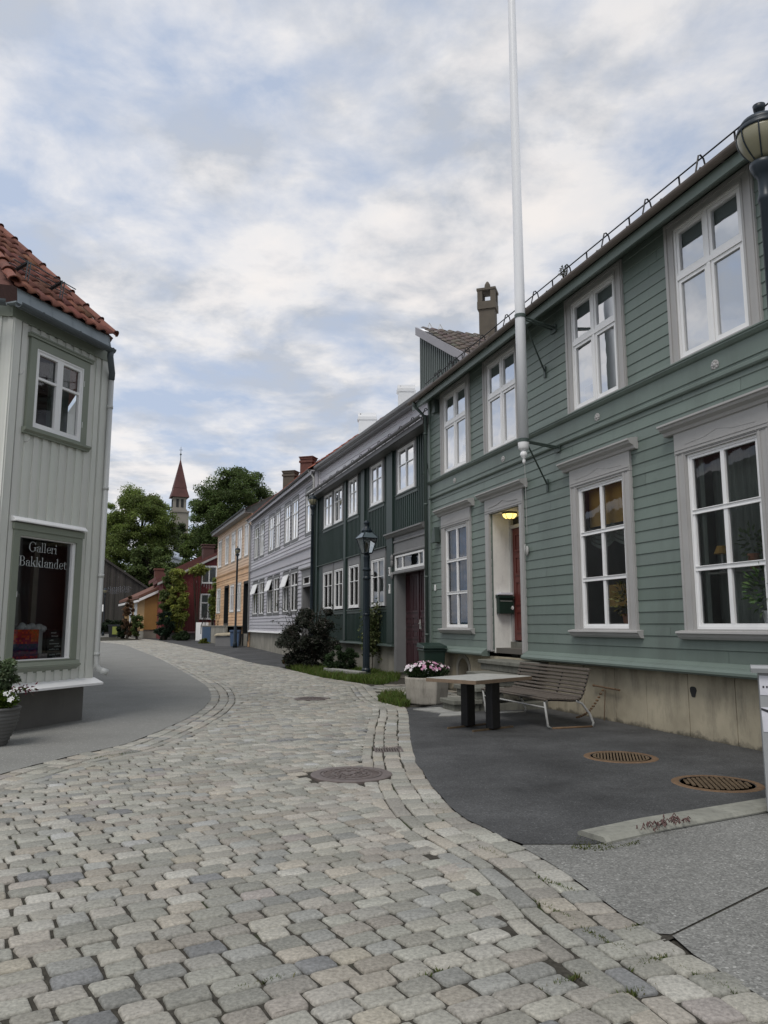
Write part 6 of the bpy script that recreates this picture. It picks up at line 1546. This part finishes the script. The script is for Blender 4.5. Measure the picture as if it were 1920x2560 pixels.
m=MB(FA); m.lathe((6.36,.20,3.575),[(.03,0),(.09,.012),(.13,.045),(.145,.085),(.145,.095)],18); m.build('lamp_glass',M_lampon,dl,smooth=True)
m=MB(FA)
for a in (0,60,120): 
    c_,s_=math.cos(R(a)),math.sin(R(a)); m.tube([(6.36-.15*c_,.2-.15*s_,3.665),(6.36-.10*c_,.2-.10*s_,3.58),(6.36,.2,3.565),(6.36+.10*c_,.2+.10*s_,3.58),(6.36+.15*c_,.2+.15*s_,3.665)],.006,5)
m.build('lamp_guard',M_black,dl)
# ---- utility cabinet at the right edge
FU=Frame((2.93,6.18,0),(.91,-.415,0),(.415,.91,0))
uc=thing('utility_cabinet','grey street cabinet with torn white posters at the right edge of the kerb','utility cabinet',FU(.3,.2,0))
m=MB(FU); m.box(0.015,.66,.0,.36,.03,1.08); m.box(.04,.64,.02,.34,-.03,.03); m.build('body',M_cab,uc,bevel=.006)
m=MB(FU); m.prof([(-.04,1.08),(.38,1.08),(.40,1.10),(.38,1.125),(-.02,1.135),(-.05,1.115)],-.035,.70); m.build('top',M_cab,uc)
m=MB(FU); 
pts=[(.02,1.06),(.10,1.055),(.13,1.0),(.16,1.03),(.19,.97),(.28,1.0),(.38,.96),(.46,1.03),(.46,.90),(.2,.905),(.02,.91)]
m.prof(pts,-.0045,-.0005,axis=1); m.prof([(.02,.815),(.19,.82),(.46,.83),(.46,.62),(.025,.63)],-.0045,-.0005,axis=1); m.build('poster',M_paper,uc)
m=MB(FU)
m.prof([(.02,.812),(.12,.78),(.30,.74),(.46,.80),(.46,.785),(.30,.72),(.12,.755),(.02,.795)],-.007,-.0048,axis=1); m.prof([(.09,.815),(.15,.828),(.21,.81),(.15,.79)],-.007,-.0048,axis=1); m.prof([(.085,.72),(.115,.715),(.09,.70)],-.007,-.0048,axis=1)
for x in (.04,.065,.09,.2,.25): m.box(x,x+.012,-.007,-.0048,.965,.98)
m.tube([(.10,.46,0)and(.10,-.004,.46),(.13,-.004,.52),(.15,-.004,.47),(.13,-.004,.42)],.006,4); m.build('print_mark',M_ink,uc)
# ---- lamp posts
def globe_lamp(label,x,y,zg,rg,group,parts=True):
    g0=float(gz(x,y)); T=thing('street_lamp',label,'street lamp',(x,y,g0),group); r=rg
    m=MB(); zb=zg-r*1.05
    m.lathe((x,y,g0),[(.13,-.05),(.13,.25),(.11,.30),(.095,.35),(.09,1.2),(.07,1.27),(.062,1.35),(.055,zb-g0-.42),(.07,zb-g0-.40),(.07,zb-g0-.36),(.058,zb-g0-.33),(.058,zb-g0-.18),(.085,zb-g0-.14),(.115,zb-g0-.07),(.12,zb-g0-.03),(.06,zb-g0)],16); m.build('post',M_pole,T,smooth=True)
    m=MB(); pr=[]
    for i in range(11): 
        t=i/10; z=-r*1.05+t*r*1.35; rr=r*(.42+.58*math.sin(min(1,t*1.12)*math.pi/2)**.9) ; pr.append((rr,z))
    m.lathe((x,y,zg),pr,24); m.build('globe',M_globe,T,smooth=True)
    m=MB(); m.lathe((x,y,zg),[(r*1.03,r*.28),(r*1.05,r*.36),(r*1.0,r*.5),(r*.94,r*.56),(r*.97,r*.60),(r*.80,r*.86),(r*.5,r*1.06),(r*.2,r*1.16),(r*.12,r*1.22),(r*.14,r*1.34),(r*.24,r*1.42),(r*.27,r*1.66),(r*.18,r*1.70),(.0,r*1.68)],24); m.build('cap',M_pole,T,smooth=True)
    m=MB()
    for k in range(8):
        a=2*math.pi*(k+.3)/8; m.tube([(x+pr[i][0]*1.02*math.cos(a),y+pr[i][0]*1.02*math.sin(a),zg+pr[i][1]) for i in range(0,11,2)],r*.035,5)
    m.build('rib',M_pole,T); return T
rX=.534; Yl=6.55
globe_lamp('black globe lamp post cut by the right edge of the picture',Yl*rX+.0,Yl,at(1900,348,Yl)[2],.205,'globe street lamps')
Y2=29.5; p2=at(782,1252,Y2); globe_lamp('tall black globe lamp post between the lavender and the dark green houses',p2[0],Y2,p2[2],.165,'globe street lamps')
Y3=45.5; p3=at(594,1377,Y3); globe_lamp('black globe lamp post in front of the peach house',p3[0],Y3,p3[2],.155,'globe street lamps')
Y4=74; p4=at(263,1477,Y4); globe_lamp('tiny distant lamp post beside the gallery house drainpipe',p4[0],Y4,p4[2],.2,'globe street lamps')
# Victorian lantern on a fluted post
lx,ly=-.50,22.1
LT=thing('lantern_post','dark blue-green fluted iron lamp post with a four-sided glass lantern','lantern post',(lx,ly,0))
m=MB(); n=28; 
def flut(m,c,prof,n=28,dep=.10):
    o=len(m.v)
    for r,z in prof:
        for k in range(n):
            a=2*math.pi*k/n; rr=r*(1-dep*(k%2)); m.v.append((c[0]+rr*math.cos(a),c[1]+rr*math.sin(a),c[2]+z)); m.c.append((1,1,1))
    for i in range(len(prof)-1):
        for k in range(n): a=o+i*n+k; b=o+i*n+(k+1)%n; m.f.append((a,b,b+n,a+n))
flut(m,(lx,ly,0),[(.098,.30),(.094,2.75)]); m.lathe((lx,ly,0),[(.14,-.05),(.14,.10),(.12,.14),(.13,.17),(.13,.22),(.10,.26),(.10,.31)],18); m.lathe((lx,ly,0),[(.098,2.74),(.115,2.76),(.115,2.80),(.095,2.83),(.095,2.98),(.12,3.01),(.12,3.05),(.09,3.08),(.085,3.25),(.10,3.40),(.085,3.45),(.05,3.50)],18); m.build('post',M_pole,LT)
m=MB(); m.lathe((lx,ly,0),[(.10,1.72),(.106,1.73),(.106,1.77),(.10,1.78)],18); m.tube([(lx,ly,2.86),(lx+.20,ly-.02,2.86)],.02,6); m.build('collar',M_pole,LT)
LY=R(28)
def sq(r,z): return [(lx+r*1.414*math.cos(LY+R(45+90*k)),ly+r*1.414*math.sin(LY+R(45+90*k)),z) for k in range(4)]
b0,t0=sq(.115,3.50),sq(.225,3.93)
m=MB()
for k in range(4):
    m.tube([b0[k],t0[k]],.016,5); m.tube([t0[k],t0[(k+1)%4]],.020,5); m.tube([b0[k],b0[(k+1)%4]],.016,5)
    for f in (.5,): pass
m.build('lantern_frame',M_pole,LT)
m=MB(); m.add(b0+t0,[(i,(i+1)%4,4+(i+1)%4,4+i) for i in range(4)]); m.build('lantern_glass',M_lantglass,LT)
m=MB(); e=sq(.255,3.935); u=sq(.10,4.13); m.add(e+u,[(i,(i+1)%4,4+(i+1)%4,4+i) for i in range(4)]+[(3,2,1,0)]); rfL=m.build('lantern_roof',paint('painted_tin_roof',(.10,.13,.145),.22,.1,3,bmp=0,spec=.9),LT)
m=MB()
for k in range(4): m.tube([e[k],u[k]],.014,5)
m.lathe((lx,ly,4.12),[(.155,0),(.165,.03),(.13,.07),(.10,.11),(.075,.15),(.07,.22),(.095,.235),(.095,.27),(.06,.30),(.05,.33),(.0,.335)],14); m.build('lantern_chimney',M_pole,LT)
m=MB(); m.lathe((lx,ly,3.52),[(.03,0),(.03,.08),(.05,.12),(.055,.22),(.03,.30),(.01,.31)],12); m.build('bulb',M_globe,LT,smooth=True)
# ---- manhole covers and drain
def manhole(label,x,y,r,mat,pat,ring_w=.08,frame_mat=None,group=None,ang0=0):
    T=thing('manhole_cover',label,'manhole cover',(x,y,float(gz(x,y))),group)
    m=MB(); z=float(gz(x,y)); seg=40
    m.lathe((x,y,z),[(r,-.04),(r,.006),(r-.012,.011),(r-ring_w,.011),(r-ring_w,.004)],seg); m.build('rim',frame_mat or mat,T)
    m=MB(); ri=r-ring_w-.008; m.lathe((x,y,z),[(ri,-.02),(ri,.006)],seg); ca,sa=math.cos(ang0),math.sin(ang0)
    if pat=='grid':
        st=.052
        for i in range(-12,13):
            for j in range(-12,13):
                px_,py_=(i+.5*(j%2))*st,j*st*.8
                if math.hypot(px_,py_)<ri-.04: m.obox((x+px_*ca-py_*sa,y+px_*sa+py_*ca),ang0+.78,.015,.015,.004+z,.014+z)
    elif pat=='slats':
        for i in range(-9,10):
            hh=math.sqrt(max(0,(ri-.03)**2-(i*.034)**2))
            if hh>.03: m.obox((x+i*.034*ca,y+i*.034*sa),ang0,.010,hh,.004+z,.013+z)
        m.lathe((x,y,z),[(ri-.02,.004),(ri-.02,.012),(ri-.035,.012),(ri-.035,.004)],seg)
    else:
        for k,rr in enumerate((.98,.62)): m.lathe((x,y,z),[(ri*rr,.004),(ri*rr,.013),(ri*rr-.02,.013),(ri*rr-.02,.004)],seg)
        r_=np.random.default_rng(3)
        for k in range(26):
            a=r_.uniform(0,6.28); q=ri*.55*r_.random()**.5; m.obox((x+q*math.cos(a),y+q*math.sin(a)),r_.uniform(0,3),r_.uniform(.02,.05),.008,.004+z,.013+z)
        for k in range(24): a=2*math.pi*k/24; m.obox((x+ri*.8*math.cos(a),y+ri*.8*math.sin(a)),a,.035,.010,.004+z,.012+z)
    m.build('lid',mat,T); return T
manhole('large worn iron cover set in the setts beside the kerb border',-.32,7.84,.40,M_castiron,'ornate',.09)
manhole('small distant iron cover in the setts before the grass verge',-1.45,15.7,.34,M_castiron,'ornate',.07)
manhole('rusty ribbed cover in the dark asphalt, the farther of the two',2.62,8.82,.40,M_rustd,'slats',.07,M_rust,'rusty covers in the asphalt',R(-15))
manhole('rusty chequered cover in the dark asphalt, nearest the kerb',3.07,7.38,.40,M_rustd,'grid',.07,M_rust,'rusty covers in the asphalt',R(20))
dg=thing('drain_grate','small rusty slotted drain grate in the right sett border','drain',(.05,9.40,0))
m=MB(); a=R(4); m.obox((.05,9.40),a,.165,.20,-.06,-.045); m.build('pit',M_roomd,dg)
m=MB()
for d in (-.155,.155): m.obox((.05+d*math.cos(a),9.40+d*math.sin(a)),a,.012,.20,-.04,.002)
for d in (-.19,.19): m.obox((.05-d*math.sin(a),9.40+d*math.cos(a)),a,.165,.012,-.04,.002)
for k in range(-4,5): m.obox((.05+k*.031*math.cos(a),9.40+k*.031*math.sin(a)),a,.0085,.18,-.03,.0)
m.build('grate',M_castiron,dg)
# ---- flower pot at the left edge
px_,py_=-4.78,9.66
fpot=thing('flower_pot','grey ribbed flower pot cut by the left edge before the gallery house','flower pot',(px_,py_,0))
m=MB(); pr=[(.17,0),(.18,.01)]
for i in range(10):
    t=i/9; r0=.18+.115*math.sin(t*math.pi/2); z=.02+.38*t; pr+=[(r0,z),(r0+.012,z+.012),(r0+.004,z+.030)]
pr+=[(.312,.425),(.318,.45),(.305,.462),(.285,.455),(.275,.40)]
m.lathe((px_,py_,0),pr,32); m.build('pot',paint('grey_ribbed_clay',(.12,.12,.115),.6,.12,5,stain=.2,bmp=.1),fpot,smooth=True)
m=MB(); m.lathe((px_,py_,.40),[(.27,0),(.27,.02)],20); m.build('soil',M_soil,fpot)
flower_mass('petunia_plant','white and dark red petunias with bright leaves in the grey ribbed pot',(px_+.08,py_-.08,.54),(.23,.18,.10),1500,16,[(.80,.80,.78),(.80,.80,.78),(.82,.82,.80),(.22,.03,.06)],(.075,.12,.018),73,fs=.042,leaf=.045)
lav=shrub('lavender_plant','feathery upright green plant standing in the grey ribbed pot',(px_-.0,py_+.08,.80),(.17,.15,.32),4200,.05,(.12,.165,.085),74,nclump=26,cat='plant',clump=.45)
lav.location[2]=lav.location[2]
for ch in lav.children: pass
# trailing sprig
m=MB(); m.tube([(px_+.22,py_-.05,.60),(px_+.34,py_-.08,.68),(px_+.44,py_-.08,.66),(px_+.52,py_-.08,.60)],.006,4); 
tr_=m.build('trailing_twig',M_trunk,[o for o in scene.objects if o.name.startswith('petunia_plant')][0])
P=np.array([(px_+.28+.2*t,py_-.07,.66+.03*math.sin(3*t)) for t in np.linspace(0,1,50)])+rng.normal(0,.025,(50,3)); V,F,c=leaves(P,np.full(50,.05),leafcol(50,(.12,.02,.04),.4,rng,(.06,.09,.02),.4),seed=5); npmesh('trailing_leaf',V,F,M_leaf,[o for o in scene.objects if o.name.startswith('petunia_plant')][0],col=c)
# ---- dead twigs on the kerb, gutter weed
m=MB(); r=np.random.default_rng(9)
for i in range(46):
    t=r.random(); c=np.array([1.78+.42*t,5.62+.27*t])+r.normal(0,.03,2); a=r.uniform(0,6.28); l=r.uniform(.02,.06); z=.032+r.uniform(0,.03)
    m.tube([(c[0],c[1],z),(c[0]+l*.5*math.cos(a),c[1]+l*.5*math.sin(a),z+.02),(c[0]+l*math.cos(a),c[1]+l*math.sin(a),z)],.0042,4)
tw_=tag(m.build('dry_twigs',paint('dry_red_brown_twig',(.10,.055,.05),.8,.3,30,bmp=0),None,origin=(1.98,5.75,.08)),'heap of dry reddish-brown twigs lying on the concrete kerb','twigs'); tw_['kind']='stuff'
q=FA(3.02,-.42,7.08); wd=thing('gutter_weed','small weed growing out of the gutter of the green house','weed',q)
m=MB(); P=[]
for k in range(5):
    a=rng.uniform(0,6.28); e=(q[0]+.07*math.cos(a),q[1]+.07*math.sin(a),q[2]+rng.uniform(.15,.33)); m.tube([q,e],.006,4); P+= [np.array(q)*(1-t)+np.array(e)*t for t in np.linspace(.3,1,12)]
m.build('stem',M_trunk,wd); P=np.array(P)+rng.normal(0,.015,(len(P),3)); V,F,c=leaves(P,np.full(len(P),.05),leafcol(len(P),(.05,.06,.035),.4,rng,(.3,.3,.25),.2),seed=8); npmesh('foliage',V,F,M_leaf,wd,col=c)
# ---- far street things
Ys=54.0; a=at(250,1520,Ys); g_=float(gz(0,Ys))
sg=thing('road_sign','square white sign with a dark walking figure on a thin pole by the drainpipe','sign',(a[0],Ys,g_))
m=MB(); m.tube([(a[0],Ys,g_),(a[0],Ys,a[2]-.2)],.035,6); m.build('pole',M_galv,sg)
m=MB(); h=.24; m.box(a[0]-.20,a[0]+h,Ys-.03,Ys-.01,a[2]-h,a[2]+h); sp=m.build('sign_plate',M_white,sg)
m=MB(); cx0=a[0]+.03; m.ball((cx0,Ys-.035,a[2]+.11),.035,6,4,sy=.2); m.tube([(cx0,Ys-.035,a[2]+.07),(cx0,Ys-.035,a[2]-.02),(cx0-.06,Ys-.035,a[2]-.13)],.02,4); m.tube([(cx0,Ys-.035,a[2]-.02),(cx0+.06,Ys-.035,a[2]-.13)],.02,4); m.tube([(cx0-.08,Ys-.035,a[2]+.0),(cx0,Ys-.035,a[2]+.06),(cx0+.08,Ys-.035,a[2]+.0)],.016,4); m.build('walking_figure',M_ink,sg)
def far_bin(label,px,py,Y,col,w=.5,h=.95,name='wheeled_bin'):
    p=at(px,py,Y); g=float(gz(0,Y)); T=thing(name,label,'bin',(p[0],Y,g))
    m=MB(); m.add([(p[0]-w*.42,Y-.2,g+.05),(p[0]+w*.42,Y-.2,g+.05),(p[0]+w*.42,Y+.2,g+.05),(p[0]-w*.42,Y+.2,g+.05),(p[0]-w/2,Y-.25,g+h*.9),(p[0]+w/2,Y-.25,g+h*.9),(p[0]+w/2,Y+.25,g+h*.9),(p[0]-w/2,Y+.25,g+h*.9)],[(3,2,1,0),(4,5,6,7),(0,1,5,4),(1,2,6,5),(2,3,7,6),(3,0,4,7)]); m.build('body',col,T)
    m=MB(); m.box(p[0]-w*.54,p[0]+w*.54,Y-.3,Y+.3,g+h*.9,g+h); m.build('lid',col,T); return T
far_bin('black bin with yellow sticker beside the dark hedge',287,1585,66,M_blackp,1.0,1.1)
m=MB(); p=at(286,1577,65.6); m.box(p[0]-.22,p[0]+.22,65.70,65.72,p[2]-.3,p[2]+.35); tag(m.build('safety_vest',plain('dull_yellow',(.30,.33,.06),.7),None,origin=p),'dull yellow panel leaning on the black bin','panel') if False else m.build('sticker',plain('dull_yellow',(.22,.25,.05),.7),[o for o in scene.objects if o.name.startswith('wheeled_bin') and 'sticker' in o.get('label','')][0])
far_bin('blue-grey bin in front of the peach house terrace wall',588,1595,46.5,plain('blue_grey_bin',(.07,.115,.20),.5),.55,1.0)
p=at(561,1612,47.5); g=float(gz(0,47.5)); cb=thing('grit_box','grey grit box with sloping pale lid before the blue panel','grit box',(p[0],47.5,g))
m=MB(); m.box(p[0]-.5,p[0]+.45,47.2,47.8,g,g+.62); m.build('body',M_mtrim,cb); m=MB(); m.prof([(47.12,g+.62),(47.88,g+.74),(47.88,g+.80),(47.12,g+.68)],p[0]-.56,p[0]+.5); b_=m
bpy_m=MB(); bpy_m.add([(p[0]-.56,47.12,g+.62),(p[0]+.5,47.12,g+.66),(p[0]+.5,47.88,g+.80),(p[0]-.56,47.88,g+.72),(p[0]-.56,47.12,g+.68),(p[0]+.5,47.12,g+.72),(p[0]+.5,47.88,g+.86),(p[0]-.56,47.88,g+.78)],[(3,2,1,0),(4,5,6,7),(0,1,5,4),(1,2,6,5),(2,3,7,6),(3,0,4,7)]); bpy_m.build('lid',M_conc,cb)
# white porch steps with a railing by the red house
Yp=58.5; g=float(gz(0,Yp)); a=at(489,1590,Yp); b=at(521,1556,Yp)
ps=thing('porch_steps','white painted porch block with black iron railing at the foot of the red house','porch',((a[0]+b[0])/2,Yp,g))
m=MB(); m.box(a[0],b[0],Yp,Yp+2,g-.1,b[2]); m.build('block',M_white,ps)
m=MB(); z=b[2]; x0=at(503,1580,Yp-.3)[0]; x1=at(516,1530,Yp-.3)[0]
m.tube([(x0,Yp-.4,g+.5),(x0,Yp-.4,g+1.1),(x1,Yp-.2,z+.95),(x1+.25,Yp-.2,z+.6)],.03,5); 
for t in (.3,.6,.9): m.tube([(x0+(x1-x0)*t,Yp-.3,g+.5+.6*t),(x0+(x1-x0)*t,Yp-.3,g+1.1+(z+.95-g-1.1)*t)],.02,4)
m.build('railing',M_black,ps)

# ---- plants and a lamp standing behind the ground-floor windows of the green house
def pot_plant(label,s,o,z,r,n,seed,base,pc,h=.32):
    q=FA(s,o,z); T=thing('potted_plant',label,'potted plant',q)
    m=MB(FA); m.lathe((s,o,z),[(r*.7,0),(r,.16),(r*1.05,.16),(r*1.05,.19),(r*.9,.19)],14); m.build('pot',pc,T)
    rr=np.random.default_rng(seed); P=rr.normal(0,1,(n,3)); P/=np.linalg.norm(P,axis=1)[:,None]; P=P*np.array([h*.55,h*.4,h*.6])*rr.random((n,1))**.4+np.array(FA(s,o,z+.19+h*.5))
    V,F,c=leaves(P,np.full(n,.09),leafcol(n,base,.4,rr),seed=seed,droop=-.2,asp=.4); npmesh('foliage',V,F,M_leaf,T,col=c)
M_terra=paint('terracotta',(.30,.13,.07),.8,.1,5,bmp=0)
pot_plant('potted plant with thin leaves behind the lower right pane of the mustard-blind window',2.50,.14,1.43,.08,130,91,(.16,.15,.06),M_terra,.42)
pot_plant('bushy potted plant behind the lower right pane of the largest ground-floor window',-.25,.14,1.43,.09,170,92,(.08,.14,.05),M_white,.5)
pot_plant('small potted plant in the middle of the largest ground-floor window',.02,.21,2.125,.07,90,93,(.10,.16,.06),M_terra,.3)
tl=thing('table_lamp','small lamp with yellowish shade behind the left middle pane of the largest window','lamp',FA(.55,.21,2.125))
m=MB(FA); m.lathe((.55,.21,2.36),[(.10,0),(.06,.10)],14); m.build('shade',M_mustard,tl)
m=MB(FA); m.lathe((.55,.21,2.125),[(.05,0),(.012,.02),(.012,.24)],10); m.build('stem',M_galv,tl)
# ================================================================ sky and sun
w=bpy.data.worlds.new('World'); scene.world=w; w.use_nodes=True; nt=w.node_tree
bg=nt.nodes['Background']
SUN_EL,SUN_AZ=R(57),R(205)   # azimuth measured clockwise from +Y
sky=nt.nodes.new('ShaderNodeTexSky'); sky.sky_type='NISHITA'; sky.sun_disc=False; sky.sun_elevation=SUN_EL; sky.sun_rotation=SUN_AZ
sky.air_density=1.0; sky.dust_density=1.5; sky.ozone_density=1.5
tc=nt.nodes.new('ShaderNodeTexCoord'); sep=nt.nodes.new('ShaderNodeSeparateXYZ'); nt.links.new(tc.outputs['Generated'],sep.inputs[0])
def mth(op,a,b=None,c=None):
    n=nt.nodes.new('ShaderNodeMath'); n.operation=op
    for i,v in enumerate((a,b,c)):
        if v is None: continue
        if isinstance(v,(int,float)): n.inputs[i].default_value=v
        else: nt.links.new(v,n.inputs[i])
    return n.outputs[0]
zz=mth('ADD',mth('MAXIMUM',sep.outputs[2],0.0),.16)
cx_=mth('DIVIDE',sep.outputs[0],zz); cy_=mth('DIVIDE',sep.outputs[1],zz)
cmb=nt.nodes.new('ShaderNodeCombineXYZ'); nt.links.new(cx_,cmb.inputs[0]); nt.links.new(cy_,cmb.inputs[1])
def cloud(scale,off,detail,rough,dist=.0):
    mp=nt.nodes.new('ShaderNodeMapping'); mp.inputs['Location'].default_value=off; nt.links.new(cmb.outputs[0],mp.inputs[0])
    n=nt.nodes.new('ShaderNodeTexNoise'); n.inputs['Scale'].default_value=scale; n.inputs['Detail'].default_value=detail; n.inputs['Roughness'].default_value=rough; n.inputs['Distortion'].default_value=dist
    nt.links.new(mp.outputs[0],n.inputs['Vector']); return n.outputs[0]
big=cloud(1.7,(3.1,1.7,0),7,.55,.2); fine=cloud(5.2,(7.7,2.2,0),8,.58,.25); dark=cloud(3.2,(1.3,9.1,0),7,.58,.2)
body=mth('ADD',mth('MULTIPLY',big,.6),mth('MULTIPLY',fine,.4))
cover=ramp(nt,body,.40,.545); 
K=.092
skyc=nt.nodes.new('ShaderNodeMix'); skyc.data_type='RGBA'; skyc.blend_type='MULTIPLY'; skyc.inputs[0].default_value=1; nt.links.new(sky.outputs[0],skyc.inputs[6]); skyc.inputs[7].default_value=(1.0,1.0,1.0,1)
# veil of thin cloud over the blue, then brighter and greyer cloud masses
blue=mixc(nt,.80,skyc.outputs[2],(5.7,6.6,8.3))
white=mixc(nt,ramp(nt,dark,.44,.60),(8.8,8.7,8.8),(5.5,5.85,6.5))
col=mixc(nt,cover,blue,white)
pk=mixc(nt,mth('MULTIPLY',ramp(nt,body,.545,.66),.9),col,(9.9,9.4,9.1))
side=mth('MULTIPLY_ADD',sep.outputs[0],-.14,1.03)
sm_=nt.nodes.new('ShaderNodeVectorMath'); sm_.operation='SCALE'; nt.links.new(pk,sm_.inputs[0]); nt.links.new(side,sm_.inputs['Scale'])
nt.links.new(sm_.outputs[0],bg.inputs[0]); bg.inputs[1].default_value=K
sun=bpy.data.lights.new('sun','SUN'); sun.energy=1.75; sun.angle=R(26); sun.color=(1,.955,.90)
so=bpy.data.objects.new('sun',sun); COL.objects.link(so)
d=Vector((math.sin(SUN_AZ)*math.cos(SUN_EL),math.cos(SUN_AZ)*math.cos(SUN_EL),math.sin(SUN_EL))); so.rotation_euler=d.to_track_quat('Z','Y').to_euler(); so.location=(0,-20,40)
scene.view_settings.view_transform='Standard'; scene.view_settings.look='None'; scene.view_settings.exposure=0; scene.view_settings.gamma=1; scene.view_settings.use_curve_mapping=False
scene.render.engine='CYCLES'
scene.cycles.max_bounces=6; scene.cycles.diffuse_bounces=2; scene.cycles.glossy_bounces=3; scene.cycles.transparent_max_bounces=12; scene.cycles.transmission_bounces=4
scene.cycles.use_denoising=True; scene.cycles.caustics_reflective=False; scene.cycles.caustics_refractive=False; scene.cycles.sample_clamp_indirect=4
